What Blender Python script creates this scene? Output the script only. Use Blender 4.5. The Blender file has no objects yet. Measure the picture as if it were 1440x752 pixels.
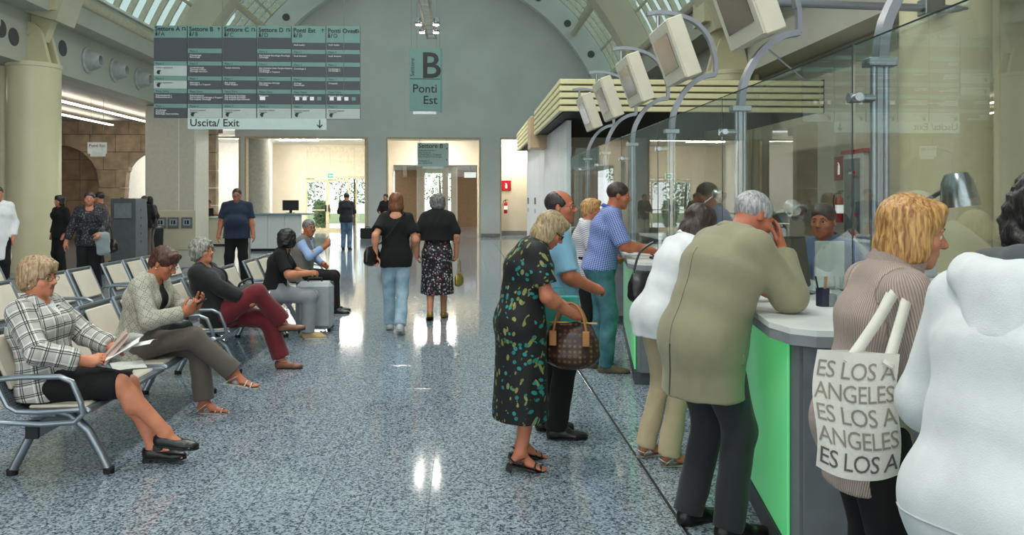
import bpy, bmesh, math, random
import numpy as np
from mathutils import Matrix, Vector, Euler

# ------------------------------------------------------------------ camera, world, light, exposure
F_PX, HOR, VPX, EYE = 1098.0, 280.0, 655.0, 1.6
YAW = math.atan((720 - VPX) / F_PX)
scene = bpy.context.scene
COL = scene.collection
_cam = bpy.data.cameras.new('camera')
_cam.sensor_width = 36.0
_cam.lens = F_PX / 1440 * 36.0
_cam.shift_y = -(376 - HOR) / 1440
_cam.clip_end = 300
_cam.clip_start = 0.05
CAM = bpy.data.objects.new('camera', _cam)
COL.objects.link(CAM)
CAM.location = (0, 0, EYE)
CAM.rotation_euler = (math.pi / 2, 0, -YAW)
scene.camera = CAM
world = bpy.data.worlds.new('overcast_sky')
scene.world = world
world.use_nodes = True
_bg = world.node_tree.nodes['Background']
_bg.inputs[0].default_value = (0.96, 0.975, 1.0, 1)
_bg.inputs[1].default_value = 2.3
scene.view_settings.view_transform = 'Standard'
scene.view_settings.look = 'None'
scene.view_settings.gamma = 1.0
scene.view_settings.use_curve_mapping = False
scene.view_settings.exposure = 0.13
scene.cycles.max_bounces = 10
scene.cycles.transparent_max_bounces = 24
scene.cycles.caustics_reflective = False
scene.cycles.caustics_refractive = False
scene.cycles.sample_clamp_indirect = 6.0

def W(px, py, Y):
    """point at world depth Y seen at photo pixel px, py"""
    u = (px - 720) / F_PX; v = (HOR - py) / F_PX
    t = Y / (math.cos(YAW) - math.sin(YAW) * u)
    return Vector((t * (math.sin(YAW) + math.cos(YAW) * u), Y, EYE + t * v))
def G(px, py):
    """floor point seen at photo pixel px, py"""
    u = (px - 720) / F_PX; t = EYE * F_PX / (py - HOR)
    return Vector((t * (math.sin(YAW) + math.cos(YAW) * u), t * (math.cos(YAW) - math.sin(YAW) * u), 0))
def X_at(px, Y): return W(px, HOR, Y).x
def Z_at(py, px, Y): return W(px, py, Y).z

# ------------------------------------------------------------------ materials
_M = {}
def _new(name):
    m = bpy.data.materials.new(name); m.use_nodes = True
    nt = m.node_tree; b = nt.nodes['Principled BSDF']
    return m, nt, b
def lin(c):
    if isinstance(c, str):
        c = [int(c[i:i + 2], 16) / 255 for i in (0, 2, 4)]
        c = [x / 12.92 if x <= .04045 else ((x + .055) / 1.055) ** 2.4 for x in c]
    return tuple(c[:3]) + (1,)
def node(nt, t, **kw):
    n = nt.nodes.new(t)
    for k, v in kw.items():
        if k.startswith('i_'):
            key = k[2:]
            key = int(key) if key.isdigit() else key
            n.inputs[key].default_value = v
        else: setattr(n, k, v)
    return n
def ramp(nt, stops, interp='LINEAR'):
    r = nt.nodes.new('ShaderNodeValToRGB'); r.color_ramp.interpolation = interp
    e = r.color_ramp.elements
    while len(e) < len(stops): e.new(0.5)
    for el, (p, c) in zip(e, stops): el.position = p; el.color = c
    return r
def mat(name, col, rough=0.5, metal=0.0, spec=0.5, noise=0.06, nscale=9.0, bump=0.0, bscale=60.0, coat=0.0, emit=None, estr=0.0, sheen=0.0):
    if name in _M: return _M[name]
    m, nt, b = _new(name); c = lin(col)
    b.inputs['Roughness'].default_value = rough; b.inputs['Metallic'].default_value = metal
    b.inputs['Specular IOR Level'].default_value = spec; b.inputs['Coat Weight'].default_value = coat
    b.inputs['Sheen Weight'].default_value = sheen
    tc = node(nt, 'ShaderNodeTexCoord')
    if noise > 0:
        n = node(nt, 'ShaderNodeTexNoise'); n.inputs['Scale'].default_value = nscale; n.inputs['Detail'].default_value = 4
        nt.links.new(tc.outputs['Object'], n.inputs['Vector'])
        lo = tuple(x * (1 - noise * 2) for x in c[:3]) + (1,); hi = tuple(min(1, x * (1 + noise * 2)) for x in c[:3]) + (1,)
        r = ramp(nt, [(0.3, lo), (0.7, hi)]); nt.links.new(n.outputs['Fac'], r.inputs[0]); nt.links.new(r.outputs[0], b.inputs['Base Color'])
    else: b.inputs['Base Color'].default_value = c
    if bump > 0:
        n2 = node(nt, 'ShaderNodeTexNoise'); n2.inputs['Scale'].default_value = bscale; n2.inputs['Detail'].default_value = 3
        nt.links.new(tc.outputs['Object'], n2.inputs['Vector'])
        bp = node(nt, 'ShaderNodeBump'); bp.inputs['Strength'].default_value = bump; bp.inputs['Distance'].default_value = 0.004
        nt.links.new(n2.outputs['Fac'], bp.inputs['Height']); nt.links.new(bp.outputs[0], b.inputs['Normal'])
    if emit is not None:
        b.inputs['Emission Color'].default_value = lin(emit); b.inputs['Emission Strength'].default_value = estr
    _M[name] = m
    return m
def glass_mat(name, tint=(1, 1, 1), refl=1.0, ior=1.5, rough=0.0):
    """thin pane: transparent with fresnel reflection"""
    if name in _M: return _M[name]
    m = bpy.data.materials.new(name); m.use_nodes = True; nt = m.node_tree
    for n in list(nt.nodes): nt.nodes.remove(n)
    out = node(nt, 'ShaderNodeOutputMaterial'); mix = node(nt, 'ShaderNodeMixShader')
    tr = node(nt, 'ShaderNodeBsdfTransparent'); tr.inputs[0].default_value = tuple(tint) + (1,)
    gl = node(nt, 'ShaderNodeBsdfGlossy'); gl.inputs['Roughness'].default_value = rough
    fr = node(nt, 'ShaderNodeFresnel'); fr.inputs[0].default_value = ior
    mu = node(nt, 'ShaderNodeMath', operation='MULTIPLY', use_clamp=True); mu.inputs[1].default_value = refl
    nt.links.new(fr.outputs[0], mu.inputs[0]); nt.links.new(mu.outputs[0], mix.inputs[0])
    nt.links.new(tr.outputs[0], mix.inputs[1]); nt.links.new(gl.outputs[0], mix.inputs[2]); nt.links.new(mix.outputs[0], out.inputs[0])
    _M[name] = m
    return m
def granite():
    m, nt, b = _new('granite_floor')
    tc = node(nt, 'ShaderNodeTexCoord'); geo = node(nt, 'ShaderNodeNewGeometry')
    v = node(nt, 'ShaderNodeTexVoronoi'); v.inputs['Scale'].default_value = 95
    v2 = node(nt, 'ShaderNodeTexNoise'); v2.inputs['Scale'].default_value = 70; v2.inputs['Detail'].default_value = 5; v2.inputs['Roughness'].default_value = .75
    nt.links.new(geo.outputs['Position'], v.inputs['Vector']); nt.links.new(geo.outputs['Position'], v2.inputs['Vector'])
    sep = node(nt, 'ShaderNodeSeparateColor'); nt.links.new(v.outputs['Color'], sep.inputs[0])
    r1 = ramp(nt, [(0.0, lin('4a5058')), (0.22, lin('6f777f')), (0.45, lin('a9b0b6')), (0.8, lin('c3c8cb')), (1, lin('dadcdc'))])
    nt.links.new(sep.outputs[0], r1.inputs[0])
    r2 = ramp(nt, [(0.36, lin('5c636b')), (0.5, lin('b9bfc4')), (0.7, lin('d5d9dc'))]); nt.links.new(v2.outputs['Fac'], r2.inputs[0])
    mx = node(nt, 'ShaderNodeMix', data_type='RGBA', blend_type='MULTIPLY'); mx.inputs[0].default_value = .55
    nt.links.new(r1.outputs[0], mx.inputs[6]); nt.links.new(r2.outputs[0], mx.inputs[7])
    n3 = node(nt, 'ShaderNodeTexNoise'); n3.inputs['Scale'].default_value = .8; nt.links.new(geo.outputs['Position'], n3.inputs['Vector'])
    mx2 = node(nt, 'ShaderNodeMix', data_type='RGBA', blend_type='MULTIPLY'); mx2.inputs[0].default_value = .25
    nt.links.new(mx.outputs[2], mx2.inputs[6]); nt.links.new(n3.outputs['Color'], mx2.inputs[7])
    mx3 = node(nt, 'ShaderNodeMix', data_type='RGBA', blend_type='MULTIPLY'); mx3.inputs[0].default_value = 1.0; mx3.inputs[7].default_value = (.86, .93, 1.0, 1)
    nt.links.new(mx.outputs[2], mx3.inputs[6]); nt.links.new(mx3.outputs[2], b.inputs['Base Color'])
    b.inputs['Roughness'].default_value = .085; b.inputs['Specular IOR Level'].default_value = .6
    return m

# ------------------------------------------------------------------ mesh building
class MB:
    def __init__(s): s.v = []; s.f = []; s.mi = []; s.cur = 0
    def add(s, vs, fs, M=None):
        o = len(s.v)
        if M is not None: vs = [M @ Vector(p) for p in vs]
        s.v += [tuple(p) for p in vs]
        for q in fs: s.f.append(tuple(i + o for i in q)); s.mi.append(s.cur)
        return s
    def box(s, x0, x1, y0, y1, z0, z1, M=None):
        return s.add([(x0, y0, z0), (x1, y0, z0), (x1, y1, z0), (x0, y1, z0), (x0, y0, z1), (x1, y0, z1), (x1, y1, z1), (x0, y1, z1)],
                     [(0, 3, 2, 1), (4, 5, 6, 7), (0, 1, 5, 4), (1, 2, 6, 5), (2, 3, 7, 6), (3, 0, 4, 7)], M)
    def bbox(s, x0, x1, y0, y1, z0, z1, r=.005, M=None):
        """box with chamfered edges (on all 12 edges)"""
        r = min(r, (x1 - x0) * .45, (y1 - y0) * .45, (z1 - z0) * .45)
        vs = []; X = (x0, x1); Y = (y0, y1); Z = (z0, z1)
        idx = {}
        for i in (0, 1):
            for j in (0, 1):
                for k in (0, 1):
                    sx, sy, sz = (1, -1)[i] * r, (1, -1)[j] * r, (1, -1)[k] * r
                    for a, p in enumerate(((X[i], Y[j] + sy, Z[k] + sz), (X[i] + sx, Y[j], Z[k] + sz), (X[i] + sx, Y[j] + sy, Z[k]))):
                        idx[i, j, k, a] = len(vs); vs.append(p)
        fs = []
        g = lambda *q: idx[q]
        for i in (0, 1):
            q = [g(i, 0, 0, 0), g(i, 1, 0, 0), g(i, 1, 1, 0), g(i, 0, 1, 0)]; fs.append(q if i else q[::-1])
            q = [g(0, i, 0, 1), g(0, i, 1, 1), g(1, i, 1, 1), g(1, i, 0, 1)]; fs.append(q if i else q[::-1])
            q = [g(0, 0, i, 2), g(1, 0, i, 2), g(1, 1, i, 2), g(0, 1, i, 2)]; fs.append(q if i else q[::-1])
        for j in (0, 1):
            for k in (0, 1):
                fs.append([g(0, j, k, 1), g(1, j, k, 1), g(1, j, k, 2), g(0, j, k, 2)])
                fs.append([g(j, 0, k, 0), g(j, 1, k, 0), g(j, 1, k, 2), g(j, 0, k, 2)])
                fs.append([g(j, k, 0, 0), g(j, k, 1, 0), g(j, k, 1, 1), g(j, k, 0, 1)])
        for i in (0, 1):
            for j in (0, 1):
                for k in (0, 1): fs.append([g(i, j, k, 0), g(i, j, k, 1), g(i, j, k, 2)])
        return s.add(vs, fs, M)
    def prism(s, poly, z0, z1, M=None):
        n = len(poly)
        vs = [(x, y, z0) for x, y in poly] + [(x, y, z1) for x, y in poly]
        fs = [tuple(range(n - 1, -1, -1)), tuple(range(n, 2 * n))] + [(i, (i + 1) % n, n + (i + 1) % n, n + i) for i in range(n)]
        return s.add(vs, fs, M)
    def tube(s, path, r, seg=8, M=None, closed=False, ry=None, up=None):
        path = [Vector(p) for p in path]; n = len(path)
        rs = r if isinstance(r, (list, tuple)) else [r] * n
        vs = []; prev = None
        for i, p in enumerate(path):
            if closed: t = path[(i + 1) % n] - path[i - 1]
            else: t = path[min(i + 1, n - 1)] - path[max(i - 1, 0)]
            t.normalize()
            if prev is None:
                ref = Vector(up) if up else (Vector((0, 0, 1)) if abs(t.z) < .9 else Vector((1, 0, 0)))
                a = ref - t * ref.dot(t)
            else: a = prev - t * prev.dot(t)
            a.normalize(); prev = a; b = t.cross(a)
            for k in range(seg):
                th = 2 * math.pi * (k + (.5 if seg == 4 else 0)) / seg
                vs.append(p + a * (math.cos(th) * rs[i]) + b * (math.sin(th) * (ry if ry else rs[i])))
        fs = []
        for i in range(n if closed else n - 1):
            for k in range(seg):
                j = (i + 1) % n
                fs.append((i * seg + k, j * seg + k, j * seg + (k + 1) % seg, i * seg + (k + 1) % seg)[::-1])
        if not closed:
            fs.append(tuple(range(seg))); fs.append(tuple(range((n - 1) * seg, n * seg))[::-1])
        return s.add(vs, fs, M)
    def cyl(s, x, y, z0, z1, r, seg=24, r1=None, M=None):
        r1 = r if r1 is None else r1
        vs = [(x + r * math.cos(2 * math.pi * k / seg), y + r * math.sin(2 * math.pi * k / seg), z0) for k in range(seg)] + \
             [(x + r1 * math.cos(2 * math.pi * k / seg), y + r1 * math.sin(2 * math.pi * k / seg), z1) for k in range(seg)]
        fs = [tuple(range(seg - 1, -1, -1)), tuple(range(seg, 2 * seg))] + [(k, (k + 1) % seg, seg + (k + 1) % seg, seg + k) for k in range(seg)]
        return s.add(vs, fs, M)
    def lathe(s, prof, seg=20, M=None):
        vs = []; n = len(prof)
        for r, z in prof:
            for k in range(seg): vs.append((r * math.cos(2 * math.pi * k / seg), r * math.sin(2 * math.pi * k / seg), z))
        fs = [(i * seg + k, i * seg + (k + 1) % seg, (i + 1) * seg + (k + 1) % seg, (i + 1) * seg + k) for i in range(n - 1) for k in range(seg)]
        fs.append(tuple(range(seg - 1, -1, -1))); fs.append(tuple(range((n - 1) * seg, n * seg)))
        return s.add(vs, fs, M)
    def grid(s, fn, nu, nv, M=None, closed_u=False):
        vs = [fn(i / (nu if closed_u else nu - 1), j / (nv - 1)) for j in range(nv) for i in range(nu)]
        fs = [(j * nu + i, j * nu + (i + 1) % nu, (j + 1) * nu + (i + 1) % nu, (j + 1) * nu + i) for j in range(nv - 1) for i in range(nu if closed_u else nu - 1)]
        return s.add(vs, fs, M)
    def mesh(s, name, mats, smooth=False):
        me = bpy.data.meshes.new(name); me.from_pydata(s.v, [], s.f)
        for m in (mats if isinstance(mats, (list, tuple)) else [mats]): me.materials.append(m)
        if any(s.mi): me.polygons.foreach_set('material_index', s.mi)
        if smooth:
            me.polygons.foreach_set('use_smooth', [True] * len(me.polygons))
            if smooth != 'all': me.set_sharp_from_angle(angle=math.radians(38))
        me.update()
        return me
def T(x=0, y=0, z=0, rz=0, rx=0, ry=0):
    return Matrix.Translation((x, y, z)) @ Euler((rx, ry, rz)).to_matrix().to_4x4()
def tag(o, label=None, cat=None, group=None, kind=None):
    if label: o['label'] = label
    if cat: o['category'] = cat
    if group: o['group'] = group
    if kind: o['kind'] = kind
    return o
def link(name, me, parent=None, loc=None, rz=None, rot=None, **kw):
    o = bpy.data.objects.new(name, me); COL.objects.link(o)
    if parent is not None: o.parent = parent
    if loc is not None: o.location = loc
    if rz is not None: o.rotation_euler = (0, 0, rz)
    if rot is not None: o.rotation_euler = rot
    return tag(o, **kw)
def ob(name, mb, mats, parent=None, smooth=False, **kw):
    return link(name, mb.mesh(name, mats, smooth), parent, **kw)
def empty(name, loc=(0, 0, 0), rz=0, **kw):
    o = bpy.data.objects.new(name, None); COL.objects.link(o); o.location = loc; o.rotation_euler = (0, 0, rz); o.empty_display_size = .1
    return tag(o, **kw)
def copy_tree(o, parent=None):
    c = o.copy(); COL.objects.link(c); c.parent = parent
    for ch in list(o.children): copy_tree(ch, c)
    return c
_txt = {}
def text_mesh(s, size, mat_, align='LEFT', ext=.002, name='lettering', space=1.0, shear=0, bold=0.0, line=1.0):
    cu = bpy.data.curves.new('t', 'FONT'); cu.body = s; cu.size = size; cu.align_x = align; cu.extrude = ext; cu.space_character = space
    cu.shear = shear; cu.offset = bold; cu.space_line = line; cu.resolution_u = 3
    o = bpy.data.objects.new('t', cu); COL.objects.link(o)
    me = bpy.data.meshes.new_from_object(o.evaluated_get(bpy.context.evaluated_depsgraph_get()))
    bpy.data.objects.remove(o); bpy.data.curves.remove(cu)
    me.name = name; me.materials.clear(); me.materials.append(mat_)
    return me
FACE = (math.pi / 2, 0, 0)      # lettering that faces the camera (-Y)
# ------------------------------------------------------------------ the hall
cream = mat('cream_paint', 'cdc8b2', .5, noise=.03, nscale=1.5)
cream_col = mat('column_paint', 'd3cca9', .35, noise=.03, nscale=1.2)
wallgrey = mat('grey_plaster', 'cdcfcb', .8, noise=.03, nscale=.7)
beige = mat('beige_plaster', 'e6dcc6', .7, noise=.04, nscale=1.0)
beige_dk = mat('tan_panel', 'b3966c', .6, noise=.05, nscale=1.5)
white_paint = mat('white_paint', 'e4e3dc', .6, noise=.02)
band_grey = mat('grey_cladding', 'b7b8ac', .5, noise=.03, nscale=.8)
ceil_dark = mat('grey_ceiling_panel', 'aeaba4', .55, noise=.04)
lamp_white = mat('lamp_strip', 'ffffff', .5, noise=0, emit='fff4e0', estr=8.0)
blackm = mat('matt_black', '101112', .6, noise=.02)
steel = mat('brushed_steel', 'a9adb0', .28, metal=1.0, noise=.04, nscale=30)
alu = mat('grey_aluminium', '9aa0a8', .38, metal=.75, noise=.03)
darkgap = mat('joint_grey', '4d5257', .6, noise=.05)
skyglass = glass_mat('solar_glass', (.57, .66, .645), .4)
clear = glass_mat('clear_pane', (.97, .99, .98), 1.0)

GR = granite()
CX, VZ = -1.6, 3.4                       # vault axis
XL, XR, YB, Y0 = -9.6, 6.6, 33.15, -7.0   # lower bands, back wall, rear end
TOPZ = Z_at(193, 600, YB)

# floor: a bed of grout and granite slabs on it
fl = ob('floor', MB().box(-19, 7.3, Y0, 52, -.12, -.004), darkgap, kind='structure')
TW, TL = .31, .62
cells = []
for i in range(-60, 26):
    x0 = -.195 + i * TW
    off = (.31 if i % 2 else 0)
    for j in range(-11, 54):
        y0 = .12 + off + j * TL
        if x0 < -18.9 or x0 + TW > 7.3 or y0 + TL > YB: continue
        # size in the photograph (seen area), for the 300 that show largest
        cx, cy = x0 + TW / 2, y0 + TL / 2
        th = math.atan2(cx, cy) - YAW
        vis = cy > 3.55 and abs(th) < math.radians(34) and (-2.2 < cx < 1.45)
        cells.append((x0, y0, cy if vis else 99))
cells.sort(key=lambda c: c[2])
tile_me = MB().bbox(.0012, TW - .0012, .0012, TL - .0012, -.01, 0, .001).mesh('floor_slab', GR)
for x0, y0, _ in cells[:300]:
    link('floor_slab', tile_me, fl, (x0, y0, 0))
rest = MB()
for x0, y0, _ in cells[300:]:
    rest.add([(x0 + .0012, y0 + .0012, 0), (x0 + TW - .0012, y0 + .0012, 0), (x0 + TW - .0012, y0 + TL - .0012, 0), (x0 + .0012, y0 + TL - .0012, 0)], [(0, 1, 2, 3)])
rest.box(-19, 7.3, YB, 52, -.01, 0)
ob('floor_slabs_beyond', rest, GR, fl, kind='stuff')
ob('floor_joint', MB().box(1.052, 1.068, Y0, YB, -.002, .0012), blackm, fl)

# back wall with its three openings and the arch under the vault
def px_x(px): return X_at(px, YB)
ops = [(px_x(281), px_x(338)), (px_x(344), px_x(518)), (px_x(543), px_x(676)), (px_x(703), px_x(765))]
bw = MB()
xs = [-9.6] + [a for o in ops for a in o] + [7.3]
for k in range(0, len(xs), 2):
    if xs[k + 1] > xs[k]: bw.box(xs[k], xs[k + 1], YB, YB + .35, 0, TOPZ)
bw.box(-9.6, 7.3, YB, YB + .35, TOPZ, 12.6)
ob('wall_back', bw, wallgrey, kind='structure')
ob('baseboard_back', MB().box(px_x(676), px_x(703), YB - .02, YB, 0, .14).box(px_x(518), px_x(543), YB - .02, YB, 0, .14), mat('stone_skirting', '7d7d7a', .3), kind='structure')
for k, (a, b) in enumerate(ops):
    j = MB(); w = .07
    j.box(a, a + w, YB - .015, YB + .36, 0, TOPZ).box(b - w, b, YB - .015, YB + .36, 0, TOPZ).box(a + w, b - w, YB - .015, YB + .36, TOPZ - w, TOPZ)
    ob('trim_%d' % (k + 1), j, mat('oak_lining', 'b9ad92', .5), kind='structure')

# rooms behind the openings
room_c = MB(); room_c.box(-19, X_at(536, 40) + .3, YB + .35, 40.25, 4.35, 4.5).box(X_at(536, 40) + .3, 7.3, YB + .35, 52, 4.35, 4.5)
ob('ceiling_back_rooms', room_c, white_paint, kind='structure')
YF = 40.0                                  # glazed facade with the doors
X0, X1 = X_at(383, YF) - 6.5, X_at(536, YF)
DT = Z_at(252, 460, YF)
fac = MB()
fx = [X_at(p, YF) for p in (430, 491, 500, 524)]
fac.box(X0, X_at(298, YF), YF, YF + .25, DT, 4.35)
fac.box(X_at(298, YF), X1, YF, YF + .25, DT + .05, 4.35)
fac.box(X_at(380, YF), fx[0], YF, YF + .25, 0, DT + .05)
fac.box(X_at(288, YF), X_at(322, YF), YF, YF + .25, 0, DT)
fac.box(fx[3], X1, YF, YF + .25, 0, 4.35)
ob('wall_facade', fac, beige, kind='structure')
ob('wall_room_side', MB().box(X1, X1 + .3, YB + .35, YF, 0, 4.35).box(X0 - .2, X0, YB + .35, YF + .25, 3.2, 4.35), beige, kind='structure')
# facade upper panels with joints
pn = MB().bbox(0, 1, 0, .03, 0, 1, .01)
pm = pn.mesh('facade_panel', mat('cream_panel', 'e0d7bd', .6))
for a, b in ((431, 465), (466, 499), (500, 523)):
    xa, xb = X_at(a, YF), X_at(b, YF)
    o = link('facade_panel', pm, bpy.data.objects['wall_facade'], (xa + .02, YF - .031, DT + .12)); o.scale = (xb - xa - .04, 1, 4.25 - DT - .12)
# glazed double door + side light
dm = mat('door_frame_cream', 'd9cfa9', .4)
dr = empty('door_1', (fx[0], YF, 0), kind='structure')
dw = (fx[1] - fx[0]) / 2
for k in range(2):
    f_ = MB(); a = k * dw
    f_.box(a, a + .08, 0, .07, 0, DT).box(a + dw - .08, a + dw, 0, .07, 0, DT).box(a + .08, a + dw - .08, 0, .07, 0, .14).box(a + .08, a + dw - .08, 0, .07, DT - .12, DT).box(a + .08, a + dw - .08, 0, .07, 1.02, 1.08)
    lf = ob('door_leaf', f_, dm, dr)
    ob('pane', MB().box(a + .08, a + dw - .08, .03, .036, .14, DT - .12), clear, lf)
    ob('handle', MB().box(a + (dw - .12 if k == 0 else .05), a + (dw - .05 if k == 0 else .12), -.06, 0, .98, 1.3), blackm, lf)
sl = empty('window_1', (fx[2], YF, 0), kind='structure')
ob('window_frame', MB().box(0, .06, 0, .07, 0, DT).box(fx[3] - fx[2] - .06, fx[3] - fx[2], 0, .07, 0, DT).box(0, fx[3] - fx[2], 0, .07, DT, DT + .06), dm, sl)
ob('pane', MB().box(.06, fx[3] - fx[2] - .06, .03, .036, 0, DT), clear, sl)
for n, (pa, pb) in enumerate(((322, 380), (262, 288))):
    wd = empty('window_%d' % (n + 2), (X_at(pa, YF), YF, 0), kind='structure'); w = X_at(pb, YF) - X_at(pa, YF)
    ob('window_frame', MB().box(0, .06, 0, .07, 0, DT).box(w - .06, w, 0, .07, 0, DT).box(w / 2 - .03, w / 2 + .03, 0, .07, 0, DT), dm, wd)
    ob('pane', MB().box(.06, w - .06, .03, .036, 0, DT), clear, wd)
green_sign = mat('exit_green', '1f8a5b', .4, emit='1f8a5b', estr=1.2)
ex = empty('exit_sign', W(465, 247, YF - .15), label='green and white running-man exit sign above the glazed door', cat='sign')
ob('plate', MB().bbox(-.2, .2, 0, .03, -.16, .16), mat('sign_white', 'e8eeea', .4, emit='ffffff', estr=.5), ex)
ob('pictogram', MB().box(-.15, .13, -.006, 0, -.11, .11), green_sign, ex)
ob('arrow', MB().prism([(-.1, 0), (-.02, .07), (-.02, .025), (.09, .025), (.09, -.025), (-.02, -.025), (-.02, -.07)], 0, .004, T(0, -.007, 0, rx=math.pi / 2)), mat('sign_white', 'e8eeea'), ex)
# ceiling strips added to brighten the back rooms
for k, (px, Y) in enumerate(((310, 35.5), (420, 36.5), (480, 35.5), (612, 35.2), (723, 34.2), (640, 41))):
    x = X_at(px, Y)
    o = ob('ceiling_light', MB().bbox(-.9, .9, -.12, .12, 0, .05, .01), mat('fill_tube', 'ffffff', .5, noise=0, emit='fff8ee', estr=120), loc=(x, Y, 4.3), cat='light', group='added tube lights in the rooms behind the hall',
           label='added white tube light on the ceiling ' + ['behind the cream side desk', 'of the room with the glazed door', 'just inside the wide back opening', 'above the Settore B opening', 'in the niche with the extinguisher', 'far down the corridor'][k])
# corridor seen through the Settore B opening
YC = 37.0
ca, cb = X_at(553, YC), X_at(671, YC); cz = Z_at(232, 610, YC)
cw = MB()
cw.box(ops[2][0] - .4, ca, YC, YC + .3, 0, 4.35).box(cb, 4.4, YC, YC + .3, 0, 4.35).box(ca, cb, YC, YC + .3, cz, 4.35)
ob('wall_corridor', cw, beige, kind='structure')
ob('ceiling_corridor', MB().box(ca - 1, cb + 2, YC + .3, 52, cz + .1, cz + .2), mat('corridor_ceiling', 'c9bfae', .5), kind='structure')
ob('wall_corridor_end', MB().box(X_at(640, 46), X_at(700, 46), 46, 46.2, 0, cz + .1).box(X_at(555, 46), X_at(597, 46), 46, 46.2, 0, cz + .1), mat('corridor_brown', '9a7a58', .5), kind='structure')
for k, (px, wpx) in enumerate(((586, 10), (622, 8), (634, 9))):
    x0, x1 = X_at(px, 42), X_at(px + wpx, 42)
    ob('corridor_post', MB().bbox(x0, x1, 42, 42.5, 0, cz + .1, .02), beige, cat='pillar', group='slim pillars in the corridor', label='slim cream pillar in the corridor ' + ['beside the brown end wall', 'next to the corridor window', 'nearest the hanging white box'][k])
ob('glass_screen', MB().box(ca + .01, cb - .01, YC + .1, YC + .12, cz - .55, cz - .02), clear, cat='glass', label='clear glass transom across the corridor opening')
ob('exit_box', MB().bbox(-.3, .3, 0, .12, -.14, .14, .02), mat('sign_white', 'e8eeea'), loc=W(661, 246, 40), cat='sign', label='small white lit box hanging in the corridor')
ob('drop_rod', MB().tube([(0, .05, .14), (0, .05, cz + .1 - W(661, 246, 40).z)], .012, 6), steel, bpy.data.objects['exit_box'])
# niche with the extinguisher
YN = 34.6
ob('wall_niche', MB().box(ops[2][1] + .5, 7.3, YN, YN + .2, 0, 4.35).box(ops[2][1] + .45, ops[2][1] + .7, YB + .35, YN, 0, 4.35), beige, kind='structure')
ob('baseboard_niche', MB().box(ops[2][1] + .7, 4, YN - .03, YN, 0, .2), mat('stone_skirting', '7d7d7a', .3), kind='structure')
red = mat('fire_red', 'b01720', .35, noise=.03)
def extinguisher(loc, label):
    e = empty('fire_extinguisher', loc, label=label, cat='extinguisher')
    ob('cylinder', MB().lathe([(.02, 0), (.075, .01), (.08, .05), (.08, .4), (.07, .46), (.03, .5), (.022, .54)], 16), red, e, smooth=True)
    ob('valve', MB().cyl(0, 0, .54, .6, .025, 10).box(-.02, .12, -.012, .012, .6, .615).box(-.02, .1, -.012, .012, .575, .585), blackm, e)
    ob('hose', MB().tube([(-.02, 0, .57), (-.1, 0, .55), (-.13, 0, .42), (-.1, 0, .2)], .013, 6), blackm, e, smooth=True)
    ob('label_band', MB().lathe([(.0805, .18), (.0805, .34)], 16), mat('sign_white', 'e8eeea'), e)
    ob('bracket', MB().box(-.03, .03, .075, .13, .25, .35), steel, e)
def fire_sign(loc, rz, label, s=.36):
    e = empty('fire_sign', loc, rz, label=label, cat='sign')
    ob('plate', MB().bbox(-s / 2, s / 2, 0, .015, -s / 2 * 1.1, s / 2 * 1.1, .003), red, e)
    ob('pictogram', MB().box(-.04, .04, -.004, 0, -.12, .06).box(-.02, .02, -.004, 0, .06, .1).box(-.06, -.02, -.004, 0, .1, .12), mat('sign_white', 'e8eeea'), e)
    return e
p = W(711, 297, YN - .16); extinguisher((p.x, p.y, p.z - .1), 'red fire extinguisher hung low on the beige niche wall')
fire_sign(W(712, 261, YN - .02), 0, 'red and white fire extinguisher sign on the beige niche wall', .42)

# stone aisle on the left, behind the columns
AZ = 4.57
YS = 31.0
stone = mat('travertine', 'b49f86', .7, noise=.14, nscale=3.0, bump=.4, bscale=25)
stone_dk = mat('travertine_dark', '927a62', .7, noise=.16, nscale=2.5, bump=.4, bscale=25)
ws = ob('wall_stone', MB().box(-19, -13.6, YS + .1, YS + .6, 0, AZ + .3).box(-13.6, -9.62, YS + .1, YS + .6, 4.2, AZ + .3), stone_dk, kind='structure')
random.seed(3)
# two arches: blocks left out inside; the first arch is filled with darker stone
def in_arch(x, z, cx, r, spring): return abs(x - cx) < r and (z < spring or (x - cx) ** 2 + (z - spring) ** 2 < r * r)
A1 = (X_at(88, YS), X_at(143, YS) - X_at(88, YS), 2.2)
A2 = (X_at(222, YS), X_at(222, YS) - X_at(180, YS), 2.3)
bx_, bz_ = .95, .68
def stone_block(x0, x1, z0, z1, arches, y0, y1, m, parent):
    """a block, trimmed where an arch cuts it"""
    n = 8; poly_lo = []; 
    cells_ = [[not any(in_arch(x0 + (x1 - x0) * (i + .5) / n, z0 + (z1 - z0) * (j + .5) / n, *A) for A in arches) for j in range(n)] for i in range(n)]
    if not any(map(any, cells_)): return
    if all(map(all, cells_)):
        ob('stone_block', MB().bbox(x0 + .008, x1 - .008, y0, y1, z0 + .008, z1 - .008, .006), m, parent); return
    mb = MB(); w = (x1 - x0 - .016) / 16
    for i in range(16):
        xa = x0 + .008 + i * w; xb = xa + w
        lo = []
        for x in (xa, xb):
            b = z0 + .008
            for (c, r, sp) in arches:
                if abs(x - c) < r: b = max(b, sp + math.sqrt(r * r - (x - c) ** 2))
            lo.append(b)
        zt = z1 - .008
        if min(lo) >= zt: continue
        lo = [min(q, zt) for q in lo]
        mb.add([(xa, y0, lo[0]), (xb, y0, lo[1]), (xb, y0, zt), (xa, y0, zt), (xa, y1, lo[0]), (xb, y1, lo[1]), (xb, y1, zt), (xa, y1, zt)],
               [(0, 1, 2, 3), (7, 6, 5, 4), (0, 4, 5, 1), (3, 2, 6, 7), (1, 5, 6, 2), (0, 3, 7, 4)])
    if mb.v: ob('stone_block', mb, m, parent)
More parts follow.
